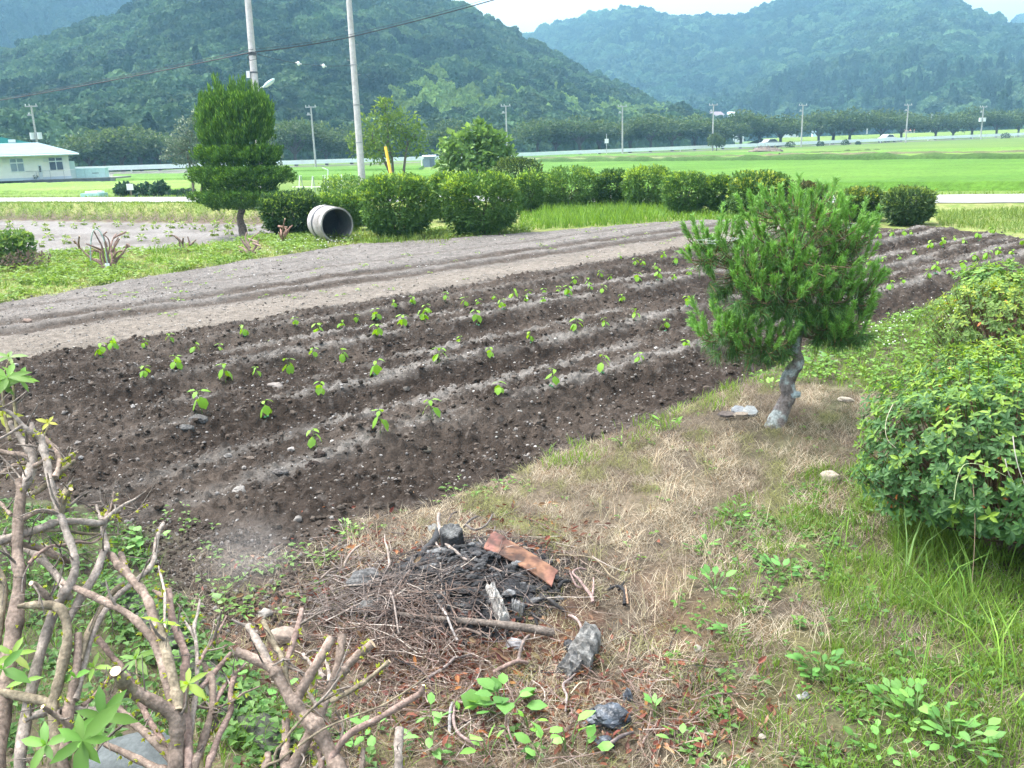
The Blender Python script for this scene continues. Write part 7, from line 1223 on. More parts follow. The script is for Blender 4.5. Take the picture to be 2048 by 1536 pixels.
stick('stick with grey tip rising under the right end of the log', H1([(915, 0), (870, 90), (830, 190), (800, 290)]), 3, 4, (.22, .175, .155))
stick('reddish stick lying below the log, above the round weed', H1([(900, 285), (800, 315), (700, 350), (550, 385)]), 4, 5, (.24, .17, .145))
stick('long brown stick below the log on the left', H1([(350, 190), (240, 250), (160, 280), (90, 350), (0, 395), (-120, 440)]), 2.6, 3.6, (.21, .17, .155))
stick('curving tan stick in front of the log', F1([(1880, 1420), (1720, 1405), (1610, 1425), (1570, 1470)]), 3, 2.4, (.29, .22, .185))
stick('y-shaped pale stick right of the round weed', H1([(1330, 455), (1265, 540), (1275, 620), (1300, 670), (1285, 790)]), 3.2, 2, (.31, .25, .23), forks=[(H1([(1300, 650), (1250, 740)]), 1.6, 1.2), (H1([(1330, 455), (1390, 425)]), 2.4, 1.6)])
stick('thick straw-pale stalk pointing at the y-shaped stick', H1([(1510, 490), (1430, 550), (1340, 605)]), 1.8, 1.6, (.52, .44, .32))
stick('pinkish stick standing at the lower left of the round weed', H1([(155, 690), (145, 850), (150, 960), (200, 1060), (370, 1135)]), 2.6, 3, (.33, .24, .22))
stick('grey stick beside the pinkish stick', H1([(130, 700), (110, 850), (100, 1010)]), 3.2, 3.6, (.27, .25, .245))
stick('thin stem below the round weed', H1([(705, 860), (700, 960), (715, 1060), (790, 1180)]), 2, 1.6, (.25, .19, .17))
stick('dark stick in the lower right below the plastic', H1([(1980, 1000), (1860, 1090), (1760, 1160), (1660, 1220)]), 2.4, 4.6, (.16, .13, .125))
stick('charred root piece in the tangle left of log', F1([(1030, 1150), (950, 1230), (800, 1290), (720, 1340)]), 4, 4.6, (.13, .10, .09), ups=[.06, .06, .05, .03])
p_ = hz(1103, 1316); b = MB(); tube(b, smooth_poly([np.zeros(3), pd(1105, 1285, 3.42)-p_, pd(1108, 1240, 3.44)-p_], 4), np.linspace(.0028, .0012, 9), 5, (.17, .27, .05)); tag(b.build('green_stalk', M['leaf'], loc=p_), 'thin upright green stalk beside the cut end of the log', 'stalk')
# wood and bark lumps
def lump(name, lab, x, y, r, col, sd, mat='bark', up=0., rot=0., cat=None, dirv=None, amp=.3, sub=3):
    p = hz(x, y, up); b = MB(); rock(b, (0, 0, 0), np.array(r), col, sub, sd, amp); o = b.build(name, M[mat], loc=p); o.rotation_euler = (dirv[0] if dirv else 0, dirv[1] if dirv else 0, rot); tag(o, lab, cat or name.replace('_', ' ')); return o
def slab(name, lab, px, th, colf, mat='bark', ups=None, cat=None, rough=.006):
    """weathered wood piece: fibrous prism following an outline on the ground"""
    P = np.array([hz(x, y, u) for (x, y), u in zip(px, ups or [.03]*len(px))]); o_ = P.mean(0); L = P[:2]; n = 16; m = 7; b = MB(); G = []
    A_, B_, C_, D_ = P-o_
    for i in range(n):
        t = i/(n-1)
        for j in range(m): s = j/(m-1); q = (A_*(1-t)+B_*t)*(1-s)+(D_*(1-t)+C_*t)*s; G.append(q+np.array([0, 0, th*.5*(1-(2*s-1)**4)+rough*R_.normal()+.006*math.sin(j*2.4)]))
    G = np.array(G); k = np.arange(n*m).reshape(n, m); Fq = np.stack([k[:-1, :-1], k[1:, :-1], k[1:, 1:], k[:-1, 1:]], -1).reshape(-1, 4); c = colf(G); Bt = G-np.array([0, 0, th]); b.add(G, Fq, c); bd = np.concatenate([k[0, :], k[1:, -1], k[-1, ::-1][1:], k[::-1, 0][1:-1]]); nb = len(bd); b.add(np.vstack([G[bd], Bt[bd]]), np.array([[i, i+nb, (i+1) % nb+nb, (i+1) % nb] for i in range(nb)]), np.vstack([c[bd], c[bd]*.8])); o = b.build(name, M[mat], loc=o_); tag(o, lab, cat or name.replace('_', ' ')); return o
fib = lambda a, b_, f=60: (lambda G: mixc(np.array(a), np.array(b_), ss(.3, .7, fbm(G[:, 0]*f*.3+G[:, 1]*f, G[:, 2]*40, 3, 81))))
slab('weathered_wood', 'grey weathered wood block with split grain right of the log', [(1136, 1322), (1170, 1278), (1202, 1294), (1180, 1348)], .055, fib((.10, .096, .09), (.20, .195, .185), 90), ups=[.045, .06, .05, .035])
slab('wood_chunk', 'darker crumbly lower half of the weathered wood, on the ground', [(1112, 1352), (1140, 1320), (1172, 1336), (1140, 1366)], .04, fib((.08, .077, .073), (.17, .165, .16), 70), ups=[.025, .04, .035, .02], cat='wood chunk')
slab('bark_piece', 'long ash-white bark piece in the right part of the heap', [(972, 1202), (1000, 1262), (1020, 1258), (990, 1196)], .035, fib((.14, .13, .12), (.38, .36, .335), 60), ups=[.055, .05, .05, .06], rough=.008)
slab('wood_chip', 'small grey wood chip right of the white bark piece', [(1024, 1232), (1046, 1240), (1050, 1228), (1024, 1218)], .022, fib((.13, .13, .125), (.24, .235, .23)), ups=[.04, .04, .04, .04])
lump('bark_lump', 'large grey charred bark lump at the left of the heap', 732, 1176, (.075, .05, .045), (.08, .078, .077), 3, 'char', .03, .2, amp=.5)
lump('bark_lump', 'smaller ashy lump below the large bark lump', 738, 1220, (.05, .035, .028), (.11, .105, .10), 6, 'char', .02, .6, amp=.5)
lump('charred_chunk', 'black charred chunk just left of the weathered wood', 1140, 1300, (.02, .03, .02), (.03, .03, .032), 7, 'char', .015, .3)
lump('charred_chunk', 'ash grey chunk at the centre right of the ash bed', 935, 1230, (.03, .022, .018), (.14, .135, .135), 8, 'char', .02, .9)
# crumpled burnt plastic
def crumple(lab, x, y, r, sd):
    p = hz(x, y, r[2]*.55); V, Fc = ICO3; k = 1+.38*n3(V, 2.3, sd)+.22*np.abs(n3(V, 4.4, sd+3))-.12*np.abs(n3(V, 9., sd+6)); W_ = V*k[:, None]*np.array(r); W_[:, 2] = np.maximum(W_[:, 2], -r[2]*.6); b = MB(); b.add(W_, Fc, mixc(np.array([.03, .034, .042]), np.array([.09, .105, .13]), ss(.4, .7, fbm(V[:, 0]*3+V[:, 2]*2, V[:, 1]*3, 3, sd)))); o = b.build('burnt_plastic', M['plastic'], loc=p); tag(o, lab, 'plastic scrap'); return o
crumple('crumpled blue-black burnt plastic at the bottom right of the heap', 1218, 1447, (.062, .045, .042), 4); crumple('small melted plastic scrap below the crumpled burnt plastic', 1208, 1492, (.030, .02, .018), 8); crumple('thin twisted dark plastic scrap above right of the crumpled plastic', 1256, 1404, (.014, .02, .03), 12)
# charcoal crumbs
b = MB(); V, Fc = ICO0
for _ in range(900):
    a, r = R_.uniform(0, 6.28), R_.random()**.6; x, y = c0[0]+math.cos(a)*r*.40, c0[1]+math.sin(a)*r*.33; s_ = .004+.016*R_.random()**3; k = np.array([1+R_.random(), 1, .7])*s_; jv = 1+.5*(R_.random((12, 1))-.5); b.add(V*jv*k+np.array([x, y, float(zg(x, y))+.034*(1-r*r)+.004+.02*R_.random()*(r < .6)]), Fc, np.array(((.014, .014, .016), (.03, .029, .03), (.06, .058, .06), (.12, .12, .122))[R_.choice(4, p=(.45, .3, .15, .10))]))
o = b.build('charcoal_rubble', M['char']); tag(o, kind='stuff')
# tangle of fine twigs and leaf litter
def twigs():
    b = MB()
    spec = [((600, 1120), (880, 1290), 520, (.17, .14, .125)), ((640, 1180), (960, 1390), 620, (.16, .115, .095)), ((760, 1040), (1130, 1290), 330, (.13, .105, .095)), ((980, 1060), (1260, 1240), 70, (.22, .17, .14)), ((560, 1290), (1300, 1536), 420, (.20, .145, .125)), ((640, 1040), (800, 1140), 60, (.26, .20, .17)), ((1150, 1280), (1500, 1536), 60, (.25, .18, .15))]
    for (x0, y0), (x1, y1), n, c in spec:
        cx, cy = (x0+x1)/2, (y0+y1)/2
        for _ in range(n):
            x = cx+(x1-x0)*.5*np.clip(R_.normal()*.5, -1, 1); y = cy+(y1-y0)*.5*np.clip(R_.normal()*.5, -1, 1); p = hz(x, y); L_ = R_.uniform(.06, .26); a = R_.uniform(0, 6.28); m = 5; t = np.linspace(-.5, .5, m); bend = R_.normal()*.35; d = np.array([math.cos(a), math.sin(a)]); e = np.array([-d[1], d[0]])
            xy = p[:2]+d*(t*L_)[:, None]+e*(bend*L_*(t**2-.1))[:, None]; z = zg(xy[:, 0], xy[:, 1])+(.006+R_.random()*(.075*math.exp(-((x-880)/170)**2-((y-1215)/95)**2)+.02) if n > 150 else .006+R_.random()*.02)+t*L_*R_.normal()*.18; z = np.maximum(z, zg(xy[:, 0], xy[:, 1])+.002)
            k = R_.random(); col = np.array(c)*(.55+.8*R_.random()) if k > .14 else (np.array((.40, .34, .29)) if k > .05 else np.array((.035, .033, .034))); r = .0009+.0022*R_.random()**2; tube(b, np.column_stack([xy, z]), np.linspace(r, r*.6, m), 4, col)
            if R_.random() < .3:
                i = 2; s = R_.choice([-1, 1]); q = np.array([*(xy[i]+(d*.6+e*s*.6)*L_*.25), z[i]+.012]); tube(b, [np.array([*xy[i], z[i]]), q], [r*.7, r*.4], 4, col)
    o = b.build('brushwood', M['bark']); tag(o, kind='stuff')
twigs()
def litter():
    b = MB(); out = []
    for (cx, cy, sx, sy, n) in [(760, 1230, 110, 60, 420), (900, 1330, 160, 45, 620), (1040, 1080, 110, 40, 300), (760, 1090, 70, 30, 160), (1000, 1440, 260, 60, 620), (1350, 1450, 130, 60, 260), (1020, 1245, 40, 20, 60), (500, 1240, 80, 70, 60), (1250, 1330, 120, 50, 120)]:
        x = cx+sx*R_.normal(size=n); y = np.minimum(cy+sy*R_.normal(size=n), 1600); out += [hz(a, c, .004+.02*R_.random()) for a, c in zip(x, y)]
    P = np.array(out); n = len(P); T = rdir(n)*np.array([1, 1, .35]); N = nrm(rdir(n)*.75+np.array([0, 0, .9])); k = R_.random(n)
    c = np.where(k[:, None] < .5, np.array([[.15, .060, .040]]), np.where(k[:, None] < .75, np.array([[.12, .06, .045]]), np.where(k[:, None] < .93, np.array([[.21, .135, .08]]), np.array([[.24, .105, .045]])))); c = jit(c, n, .3)
    L = R_.uniform(.014, .042, n); leaves(b, P, T, N, L, L*.45, c, lo=False, fold=.35, droop=.3*R_.normal(size=n)[:, None]); o = b.build('leaf_litter', M['straw']); tag(o, kind='stuff')
litter()
# ---------------------------------------------------------------- grass, straw, weeds
def off_field(P, m=.02):
    near = P[:, 1] < 32; s = np.full(len(P), -9.); s[near] = sdpoly(P[near, 0], P[near, 1], FPOLY); return s < m
def dens(P, f): return P[R_.random(len(P)) < f(*proj(P)[:2])]
gb = MB(); sb = MB()
# dry straw on the near ground
NEARPX = [(380, 1110), (560, 1100), (700, 1048), (900, 1000), (1100, 917), (1300, 850), (1500, 765), (1640, 775), (1790, 800), (1800, 1000), (2060, 1180), (2060, 1560), (300, 1560), (360, 1300)]
pile = lambda x, y: np.exp(-(((x-910)/190)**2+((y-1180)/110)**2)*1.0)
P = scat(120000, NEARPX); 
def dstraw(x, y):
    n = fbm(x/60, y/40, 3, 201); f = (.22+1.0*ss(.3, .62, n))*(1-.95*np.clip(pile(x, y)*1.4, 0, 1)); f = f*np.where(x < 700, .25, 1)*(1-.55*ss(1350, 1900, x+(y-1000)*.3)); f = f*(1-.35*ss(1330, 1500, y)); return np.clip(f, 0, 1)
P = dens(P, dstraw); P = P[off_field(P, .0)]; n = len(P); c = mixc(np.array([.27, .225, .155]), np.array([.50, .44, .335]), R_.random(n)**1.3); k = R_.random(n) < .25; c[k] = jit((.20, .135, .075), k.sum(), .3); px, py, _ = proj(P); g1 = fbm(px/70, py/45, 3, 221); g2 = fbm(px/50+7, py/35, 3, 222); c = mixc(c, c*np.array([.62, .60, .62]), ss(.5, .62, g1)); c = mixc(c, np.array([.17, .19, .055])*(.6+.8*R_.random((n, 1))), ss(.56, .66, g2)*.75)
blades(sb, P-np.array([0, 0, .003]), R_.uniform(.03, .105, n), R_.uniform(.0012, .0026, n), R_.uniform(.65, 1.0, n), R_.uniform(0, 6.28, n), c, curve=.6)
# tufts of bleached stalks
for (x, y, m) in [(1330, 1000, 26), (1240, 985, 22), (1290, 1230, 24), (1345, 1200, 30), (1215, 1040, 14), (720, 1095, 24), (1420, 1120, 12), (1640, 1290, 18), (1500, 1050, 10), (1310, 930, 14), (1180, 1120, 12), (1380, 1170, 14)]:
    p = gp(x, y); Q = np.tile(p, (m, 1))+np.column_stack([R_.normal(size=(m, 2))*.03, np.zeros(m)]); blades(sb, Q, R_.uniform(.08, .19, m), .0022, R_.uniform(.15, .7, m), R_.uniform(0, 6.28, m), jit((.55, .46, .32), m, .2), curve=.5)
o = sb.build('dry_grass', M['straw']); tag(o, kind='stuff')
# green grass: near right, strips and banks
def gcol(n, a=(.072, .145, .024), b=(.165, .265, .044)): return mixc(np.array(a), np.array(b), R_.random(n))
GRPX = [(1380, 1560), (1330, 1250), (1440, 1010), (1640, 940), (1800, 930), (2500, 930), (2500, 1560)]
P = scat(56000, GRPX)
def dg(x, y):
    n = fbm(x/70+3, y/50, 3, 202); f = ss(1380, 1900, x+(n-.5)*700)*(.35+1.1*ss(.35, .6, n)); f = f*(1-.75*np.exp(-(((x-1800)/120)**2+((y-1290)/70)**2)))*(1-.4*ss(1340, 1500, y)*ss(1800, 1500, x)); return np.clip(f, 0, 1)
P = dens(P, dg); n = len(P); px, py, _ = proj(P); tall = ss(1560, 1900, px)*ss(1500, 1100, py); blades(gb, P, R_.uniform(.03, .085, n)*(1+1.3*tall*R_.random(n)), R_.uniform(.0022, .0042, n), R_.uniform(.25, .9, n), R_.uniform(0, 6.28, n), gcol(n), curve=.6, col2=None)
# long arching blades before the dark hollow
for (x, y, L_, az, w_, cc) in [(1825, 1150, .42, 1.2, .009, (.24, .36, .12)), (1850, 1180, .36, .6, .008, (.16, .29, .06)), (1930, 1200, .40, 2.2, .008, (.14, .26, .05)), (1905, 1240, .38, 1.9, .007, (.16, .3, .06)), (1975, 1330, .42, 1.0, .008, (.18, .3, .05)), (1730, 1080, .30, 1.9, .007, (.14, .26, .05)), (1700, 1090, .25, 1.3, .006, (.16, .3, .05)), (2010, 1420, .42, 2.4, .009, (.2, .33, .06)), (2030, 1360, .5, 1.6, .009, (.2, .34, .06)), (1880, 1400, .28, 1.0, .006, (.16, .28, .05)), (1840, 1330, .25, 1.4, .006, (.15, .27, .05)), (1990, 1150, .40, 1.3, .007, (.16, .28, .05)), (1945, 1120, .36, 1.8, .007, (.15, .27, .05)), (1860, 1120, .34, 1.5, .007, (.15, .27, .05)), (1800, 1110, .30, 1.6, .006, (.15, .26, .05)), (1780, 1180, .24, .8, .006, (.17, .3, .05)), (1640, 1150, .2, 2.0, .005, (.17, .3, .05)), (1500, 1180, .16, .8, .004, (.2, .32, .06))]:
    p = gp(x, min(y, 1530)); m = 5; blades(gb, np.tile(p, (m, 1))+np.column_stack([R_.normal(size=(m, 2))*.035, np.zeros(m)]), L_*R_.uniform(.6, 1.05, m), w_*R_.uniform(.6, 1, m), R_.uniform(.3, .8, m), az+R_.normal(size=m)*.9, jit(cc, m, .15), curve=.75)
# rich strip between plot and azaleas
RS = [(1480, 775), (1620, 705), (1760, 650), (1900, 600), (2060, 540), (2450, 420), (2500, 760), (1900, 760), (1740, 790), (1640, 770)]
P = scat(34000, RS); P = P[off_field(P)]; P = dens(P, lambda x, y: np.clip(.35+1.1*(fbm(x/30, y/22, 3, 203)-.2), 0, 1)); n = len(P); blades(gb, P, R_.uniform(.05, .16, n), R_.uniform(.003, .0055, n), R_.uniform(.2, .9, n), R_.uniform(0, 6.28, n), gcol(n, (.085, .17, .026), (.19, .30, .05)), curve=.6)
# fringe along the near edge of the plot
FE = [(1080, 950), (1090, 905), (1300, 838), (1400, 800), (1500, 752), (1560, 760), (1500, 800), (1400, 850), (1300, 885), (1180, 930)]
P = scat(3600, FE); P = dens(P, lambda x, y: np.clip(1.5*(fbm(x/34, y/30, 3, 204)-.32), 0, 1)); n = len(P); blades(gb, P, R_.uniform(.03, .10, n), R_.uniform(.003, .006, n), R_.uniform(.2, .9, n), R_.uniform(0, 6.28, n), gcol(n, (.10, .19, .03), (.19, .30, .05)), curve=.6)
# left bottom, among the bare stems
LB = [(-20, 1000), (180, 1040), (300, 1075), (335, 1160), (400, 1260), (540, 1370), (700, 1430), (900, 1470), (1100, 1480), (1100, 1560), (-20, 1560)]
P = scat(6500, LB); P = dens(P, lambda x, y: np.clip(.2+1.2*(fbm(x/50, y/50, 3, 205)-.25), 0, 1)*np.where(x > 600, .25, 1)); n = len(P); blades(gb, P, R_.uniform(.03, .11, n), R_.uniform(.002, .004, n), R_.uniform(.3, 1, n), R_.uniform(0, 6.28, n), gcol(n, (.05, .115, .02), (.13, .22, .04)), curve=.6)
P = np.array([np.append(ka+kd*KL*R_.random()+kn*R_.normal()*.05, 0) for _ in range(420)]); P[:, 2] = zg(P[:, 0], P[:, 1]); blades(gb, P, R_.uniform(.05, .14, 420), .0032, R_.uniform(.2, .9, 420), R_.uniform(0, 6.28, 420), gcol(420, (.06, .13, .025), (.13, .22, .04)), curve=.6); KP = P
m = 150; p = gp(505, 1490); blades(gb, np.tile(p, (m, 1))+np.column_stack([R_.normal(size=(m, 2))*.07, np.zeros(m)]), R_.uniform(.08, .2, m), .0025, R_.uniform(.4, .95, m), R_.normal(size=m)*.7+.2, gcol(m, (.07, .15, .02), (.14, .25, .04)), curve=.8)
# middle distance: far strip, hedge foot, banks
MS = [(-40, 510), (150, 500), (330, 498), (480, 480), (640, 462), (760, 470), (900, 460), (1060, 440), (1060, 472), (720, 492), (500, 524), (250, 566), (0, 612), (-60, 620)]
P = scat(26000, MS); P = P[off_field(P, .06)]; P = P[leftd(P[:, 0], P[:, 1]) < .9]; P = dens(P, lambda x, y: np.clip(.45+1.0*(fbm(x/40, y/9, 3, 206)-.3), 0, 1)); n = len(P); px, py, _ = proj(P); pt = ss(.35, .62, fbm(px/45, py/7, 3, 233)); cg = mixc(np.array([.20, .215, .08]), gcol(n, (.085, .165, .03), (.165, .265, .055)), pt); blades(gb, P, R_.uniform(.04, .15, n)*(.5+pt*.8), R_.uniform(.009, .018, n), R_.uniform(.2, .95, n), R_.uniform(0, 6.28, n), cg, curve=.6)
HT = [(1040, 462), (1040, 415), (1200, 408), (1420, 420), (1700, 436), (1700, 452), (1420, 442), (1300, 447)]
P = scat(9000, HT); P = P[off_field(P, .06)]; n = len(P); px, py, _ = proj(P); blades(gb, P, R_.uniform(.10, .34, n)*np.where((px > 1080) & (px < 1330), 1.15, .6), R_.uniform(.012, .024, n), R_.uniform(.15, .7, n), R_.uniform(0, 6.28, n), gcol(n, (.075, .16, .025), (.17, .29, .05)), curve=.6)
m = 900; q = [gp(x, y) for x, y in zip(R_.uniform(640, 900, m), R_.uniform(462, 490, m))]; blades(gb, np.array(q), R_.uniform(.1, .3, m), .014, R_.uniform(.2, .8, m), R_.uniform(0, 6.28, m), gcol(m, (.10, .17, .035), (.22, .28, .07)), curve=.6)
# bank below the lane, left, and verge at right
t = R_.uniform(-62, 2, 30000); s = -R_.random(30000)*1.6; Q = np.array([.874, -.486])*t[:, None]+LANE_N*(25.6+s)[:, None]; Q = np.column_stack([Q, zg(Q[:, 0], Q[:, 1])]); k = (leftd(Q[:, 0], Q[:, 1]) > .3); Q = Q[k]; n = len(Q); blades(gb, Q, R_.uniform(.05, .15, n), .022, R_.uniform(.3, .9, n), R_.uniform(0, 6.28, n), gcol(n, (.09, .16, .03), (.17, .25, .05)), curve=.5)
VR = [(1880, 452), (1860, 425), (2400, 405), (2400, 440), (2060, 470), (1990, 462)]
P = scat(9000, VR); P = P[off_field(P, .0)]; P = P[rd(P[:, 0], P[:, 1]) < .05]; n = len(P); blades(gb, P, R_.uniform(.06, .2, n), .012, R_.uniform(.3, .9, n), R_.uniform(0, 6.28, n), gcol(n, (.085, .15, .03), (.17, .24, .06)), curve=.5)
t = R_.uniform(-62, 40, 9000); s = 3.45+R_.random(9000)*1.6; Q = np.array([.874, -.486])*t[:, None]+LANE_N*(25.6+s)[:, None]; Q = np.column_stack([Q, zg(Q[:, 0], Q[:, 1])]); n = len(Q); blades(gb, Q, R_.uniform(.08, .2, n), .03, R_.uniform(.3, .9, n), R_.uniform(0, 6.28, n), gcol(n, (.10, .18, .03), (.18, .26, .06)), curve=.5)
o = gb.build('grass', M['grass']); tag(o, kind='stuff')
# broadleaf ground cover: clover and small rosettes nobody could count
cb = MB()
def cover(P, hs, ls, ws, cols, per=5, up=.5):
    n = len(P); 
    for k in range(per):
        a = k*6.28/per+R_.random(n)*1.2; T = nrm(np.stack([np.cos(a), np.sin(a), up*R_.random(n)], 1)); L = R_.uniform(*ls, n); leaves(cb, P+np.column_stack([np.cos(a)*L*.3, np.sin(a)*L*.3, R_.uniform(*hs, n)]), T, nrm(np.array([0, 0, 1.])+rdir(n)*.35), L, L*R_.uniform(*ws, n), mixc(np.array(cols[0]), np.array(cols[1]), R_.random(n)), droop=.25)
P = scat(5600, RS); P = P[off_field(P)]; P = dens(P, lambda x, y: np.clip(.3+1.3*(fbm(x/26+9, y/20, 3, 207)-.25), 0, 1)); cover(P, (.02, .075), (.02, .055), (.6, .95), ((.08, .175, .035), (.18, .31, .06)))
P = scat(6500, MS); P = P[off_field(P, .06)]; P = P[leftd(P[:, 0], P[:, 1]) < .9]; P = dens(P, lambda x, y: np.clip(2.2*(fbm(x/40, y/8, 3, 231)-.33), 0, 1)); cover(P, (.03, .11), (.04, .09), (.6, .95), ((.10, .18, .035), (.20, .30, .07)), per=4)
P = scat(1000, LB); P = dens(P, lambda x, y: np.clip(.25+1.4*(fbm(x/40, y/40+4, 3, 208)-.3), 0, 1)*np.where(x > 620, .35, 1)); cover(P, (.01, .05), (.014, .04), (.6, .95), ((.045, .105, .028), (.10, .19, .048)))
cover(KP[:260], (.02, .09), (.016, .04), (.6, .95), ((.05, .12, .03), (.13, .23, .06)), per=4)
P = scat(4800, GRPX); P = dens(P, lambda x, y: np.clip(1.5*(fbm(x/60+2, y/50, 3, 209)-.42), 0, 1)); cover(P, (.005, .03), (.012, .035), (.55, .9), ((.055, .14, .03), (.13, .24, .05)))
P = scat(1300, NEARPX); P = dens(P, lambda x, y: np.clip(1.2*(fbm(x/45+2, y/40, 3, 210)-.45), 0, 1)*(1-np.clip(pile(x, y)*1.5, 0, 1))); P = P[off_field(P, .0)]; cover(P, (.003, .015), (.010, .028), (.5, .8), ((.08, .17, .035), (.16, .27, .06)), per=4)
P = np.array([gp(x, y) for x, y in [(470, 1150), (440, 1180), (520, 1180), (455, 1215), (500, 1220), (560, 1140), (590, 1110), (380, 1050), (700, 1070), (640, 1120), (350, 1030), (420, 1110), (480, 1230), (400, 1215), (610, 1190), (1000, 972), (955, 985), (905, 975)] for _ in range(7)]); P[:, :2] += R_.normal(size=(len(P), 2))*.06; cover(P, (.004, .02), (.012, .038), (.5, .85), ((.08, .17, .04), (.19, .30, .09)), per=3)
us = R_.uniform(3, 20, 260); vs_ = R_.uniform(9.6, 15, 260); P = np.column_stack([.747*us-.665*vs_, .665*us+.747*vs_]); P = P[(sdpoly(P[:, 0], P[:, 1], FPOLY) > .1) & (R_.random(260) < .55)]; P = np.column_stack([P, zfield(P[:, 0], P[:, 1])]); cover(P, (.005, .03), (.03, .07), (.3, .8), ((.12, .22, .05), (.24, .33, .10)), per=4)
o = cb.build('ground_cover', M['leaf']); tag(o, kind='stuff')
# white clover heads on the strip by the azaleas and near the pipe
wb = MB(); P = scat(70, [(1700, 660), (1900, 610), (1960, 640), (1800, 740), (1700, 720)]); P2 = scat(45, [(560, 488), (720, 480), (680, 505), (520, 520)])
for p in np.vstack([P, P2]):
    r = .007 if p[1] < 12 else .011; V, Fc = ICO0; wb.add(V*r+p+np.array([0, 0, .09+.05*R_.random()]), Fc, (.58, .58, .52))
o = wb.build('clover_blossom', M['paint']); tag(o, kind='stuff')
# ---------------------------------------------------------------- single weeds
def weed(lab, x, y, n, L, W, col, h, sd, spread=.5, name='broadleaf_weed', cat='weed', pet=True, col2=None, group=None):
    rg = np.random.default_rng(sd+700); p = gp(x, y); o = thing(name, lab, cat, p, group); b = MB(); sbm = MB()
    for k in range(n):
        a = rg.uniform(0, 6.28); r = spread*(rg.random()**.6)*.8; hh = h*(1-.55*r/spread)*(.45+.75*rg.random()); q = np.array([math.cos(a)*r, math.sin(a)*r, max(hh, .012)]); m_ = q*np.array([.6, .6, .6]); tube(sbm, smooth_poly([q*np.array([.25, .25, 0])-np.array([0, 0, .01]), m_, q], 2), np.linspace(.0022, .0013, 5), 4, (.15, .24, .08), cap0=False, cap1=False)
        T = nrm(np.array([[math.cos(a), math.sin(a), .35+.9*(1-k/n)*rg.random()]])); N = nrm(np.array([[0, 0, 1.]])+rg.normal(size=(1, 3))*.28); l = L*(.6+.6*rg.random()); leaves(b, [q], T, N, l, l*W*(.8+.4*rg.random()), mixc(np.array(col), np.array(col2 or (np.array(col)*1.5)), rg.random()), lo=False, fold=.1*rg.normal(), droop=.15+.25*rg.random())
    b.build('foliage', M['leaf'], o, smooth=True); sbm.build('stem', M['leaf'], o); return o
DG = (.075, .19, .045); BG = (.15, .30, .06)
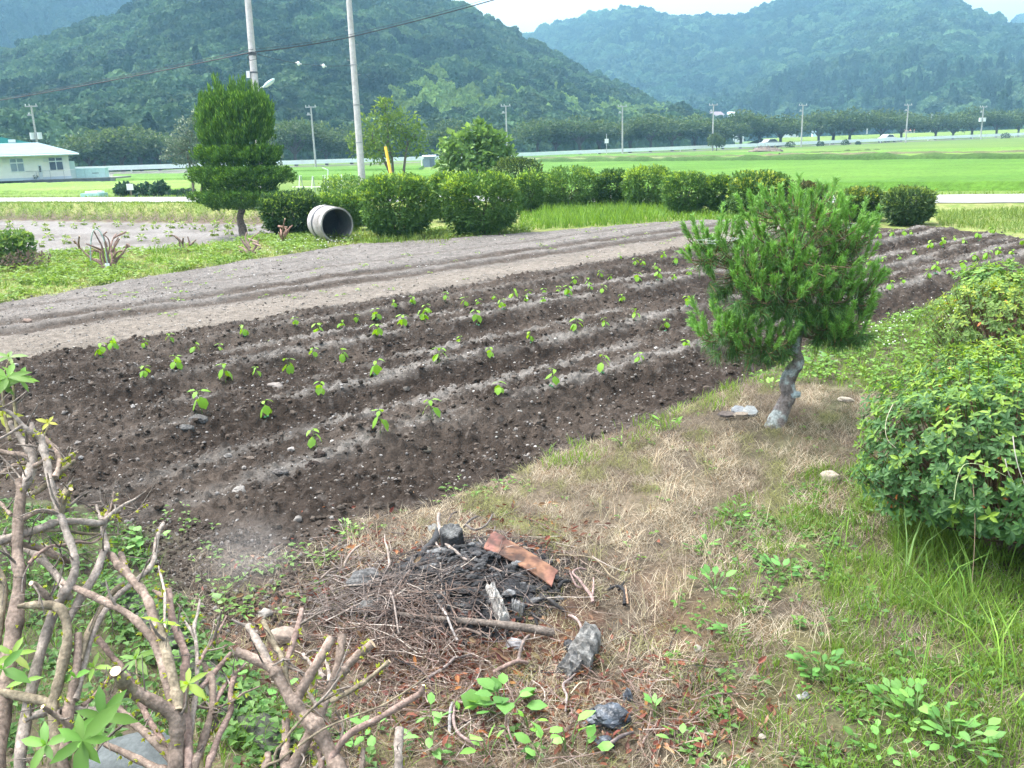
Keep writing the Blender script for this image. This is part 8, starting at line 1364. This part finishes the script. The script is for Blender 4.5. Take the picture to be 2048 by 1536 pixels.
WD = [(1010, 1432, 20, .062, .85, DG, .10, .105, 'round-leaved weed clump in front of the burnt heap', (.19, .36, .09)), (1135, 1500, 4, .075, .6, (.13, .28, .06), .13, .05, 'upright spoon-leaved weed left of the crumpled plastic', None), (1170, 1505, 4, .05, .62, (.13, .28, .06), .06, .05, 'small spoon-leaved weed just below the crumpled plastic left', None), (1085, 1510, 5, .055, .75, (.14, .28, .07), .08, .05, 'weed with notched leaves below the round-leaved clump', None), (1060, 1462, 4, .040, .75, (.13, .28, .04), .07, .035, 'yellow-green sprig under the right of the round-leaved clump', None), (975, 1515, 5, .055, .5, (.14, .28, .06), .07, .055, 'weed with three tongue leaves at bottom centre', None), (920, 1440, 3, .05, .42, (.13, .27, .04), .06, .03, 'single bright sprig left of the round-leaved clump', None), (862, 1455, 4, .055, .5, (.13, .27, .07), .09, .04, 'upright weed right of the pale lopped stub', None), (860, 1500, 7, .065, .38, (.14, .28, .08), .07, .07, 'long-leaved plantain right of the stub at the bottom', None), (745, 1480, 7, .055, .5, (.13, .27, .07), .06, .07, 'leafy weed between the two cut stubs at the bottom', None), (690, 1470, 9, .03, .7, (.09, .22, .05), .05, .08, 'small-leaved weed patch right of the orange lopped shrub', None), (1645, 1352, 26, .045, .5, DG, .08, .10, 'dark green bushy weed on the dry grass at lower right', (.12, .27, .06)), (1430, 1180, 14, .05, .5, DG, .06, .11, 'spreading plantain clump right of the burnt heap', (.14, .29, .07)), (1405, 1105, 12, .04, .55, DG, .07, .09, 'weed clump on the dry grass above the plantain', (.13, .28, .06)), (1455, 1270, 10, .045, .5, (.09, .2, .05), .05, .09, 'weed tuft below the spreading plantain', None), (1560, 1150, 14, .05, .5, (.08, .19, .05), .05, .12, 'plantain patch in the green grass at right centre', None), (1475, 1040, 10, .045, .42, (.10, .22, .05), .07, .07, 'upright weed left of the pale tan stone', None), (1830, 1440, 44, .042, .6, (.09, .22, .05), .08, .17, 'large low weed mass at the bottom right', (.17, .33, .07)), (1905, 1490, 40, .040, .6, (.08, .2, .05), .08, .15, 'weed mass at the bottom right corner side', (.15, .31, .07)), (1760, 1500, 18, .034, .6, (.10, .23, .05), .05, .10, 'thin weed patch at the left of the bottom right mass', None), (1365, 1490, 6, .05, .55, (.12, .25, .06), .05, .05, 'leafy sprig at the bottom, right of the plastic', None), (1310, 1435, 5, .035, .5, (.11, .24, .06), .05, .035, 'tiny sprig right of the crumpled plastic', None), (1640, 735, 12, .085, .55, (.09, .2, .045), .10, .12, 'broad dock leaves just right of the pine trunk', (.18, .33, .08)), (1655, 725, 6, .075, .6, (.2, .3, .16), .08, .08, 'pale glossy dock leaves beside the pine trunk', (.33, .42, .27)), (705, 1075, 7, .035, .7, (.14, .28, .05), .05, .06, 'bright clover sprig at the top left of the heap', None), (690, 1062, 12, .03, .5, (.16, .27, .08), .05, .06, 'yellowish grass tuft weed beside the clover sprig', None), (288, 1082, 12, .055, .7, (.10, .22, .05), .05, .15, 'round-leaved weed patch right of the left bare shrub', (.18, .33, .1)), (240, 1115, 10, .05, .7, (.09, .21, .05), .05, .13, 'leaf patch behind the lopped shrub on the left', None), (110, 1080, 16, .045, .5, (.08, .2, .04), .10, .13, 'bushy green weed behind the left bare trunk', None), (60, 1160, 16, .045, .6, (.08, .19, .04), .08, .13, 'low weed right behind the left bare trunk base', None), (555, 1400, 6, .05, .55, (.11, .25, .06), .08, .06, 'weed sprig beside the mossy kerb blocks', None), (500, 1360, 7, .04, .6, (.12, .25, .06), .06, .06, 'leafy sprig in the fork behind the many-stemmed shrub', None), (450, 1200, 3, .055, .6, (.2, .3, .13), .03, .05, 'pale fallen leaf sprig on the bare soil left of the heap', None), (1330, 862, 9, .06, .3, (.13, .25, .05), .08, .10, 'bright grassy weed at the plot edge before the pine', None), (1245, 890, 7, .05, .3, (.13, .25, .05), .06, .08, 'thin grassy weed at the plot edge left of the pine', None), (1545, 780, 8, .06, .5, (.14, .26, .05), .07, .10, 'leafy weed at the plot edge just left of the pine trunk', None), (1855, 700, 12, .06, .6, (.1, .22, .05), .07, .13, 'broad weed left of the brown-stemmed azalea', (.18, .33, .09)), (1770, 690, 12, .055, .6, (.11, .24, .05), .06, .13, 'light green weed in the lush strip behind the pine', (.2, .35, .1))]
for i, (x, y, n, L, W, c, h, sp, lab, c2) in enumerate(WD): weed(lab, x, y, n, L, W, c, h, i, spread=sp, col2=c2, group='weeds around the burnt heap and grass' if y > 1000 else None)
# green uprights by the heap
def smoke():
    m, nt, out = _nodes('thin smoke'); N = nt.nodes; L = nt.links; v = N.new('ShaderNodeVolumePrincipled'); v.inputs['Color'].default_value = (.9, .9, .9, 1); tc = N.new('ShaderNodeTexCoord'); ln = N.new('ShaderNodeVectorMath'); ln.operation = 'LENGTH'; L.new(tc.outputs['Object'], ln.inputs[0])
    mr = N.new('ShaderNodeMapRange'); mr.inputs['From Min'].default_value = 1.; mr.inputs['From Max'].default_value = .0; mr.inputs['To Min'].default_value = 0; mr.inputs['To Max'].default_value = 1; mr.interpolation_type = 'SMOOTHSTEP'; L.new(ln.outputs['Value'], mr.inputs['Value'])
    nz = N.new('ShaderNodeTexNoise'); nz.inputs['Scale'].default_value = 2.2; nz.inputs['Detail'].default_value = 2; L.new(tc.outputs['Object'], nz.inputs['Vector']); mu = N.new('ShaderNodeMath'); mu.operation = 'MULTIPLY'; L.new(mr.outputs['Result'], mu.inputs[0]); L.new(nz.outputs['Fac'], mu.inputs[1]); m2 = N.new('ShaderNodeMath'); m2.operation = 'MULTIPLY'; m2.inputs[1].default_value = 1.15; L.new(mu.outputs[0], m2.inputs[0]); L.new(m2.outputs[0], v.inputs['Density']); L.new(v.outputs[0], out.inputs['Volume'])
    V, Fc = ICO3; b = MB(); b.add(V, Fc, (.8, .8, .8)); p = gp(500, 1160); o = b.build('smoke', m, loc=p+np.array([0, 0, .12])); o.scale = (.30, .32, .22); tag(o, kind='stuff')
smoke()
add_haze(.00062)
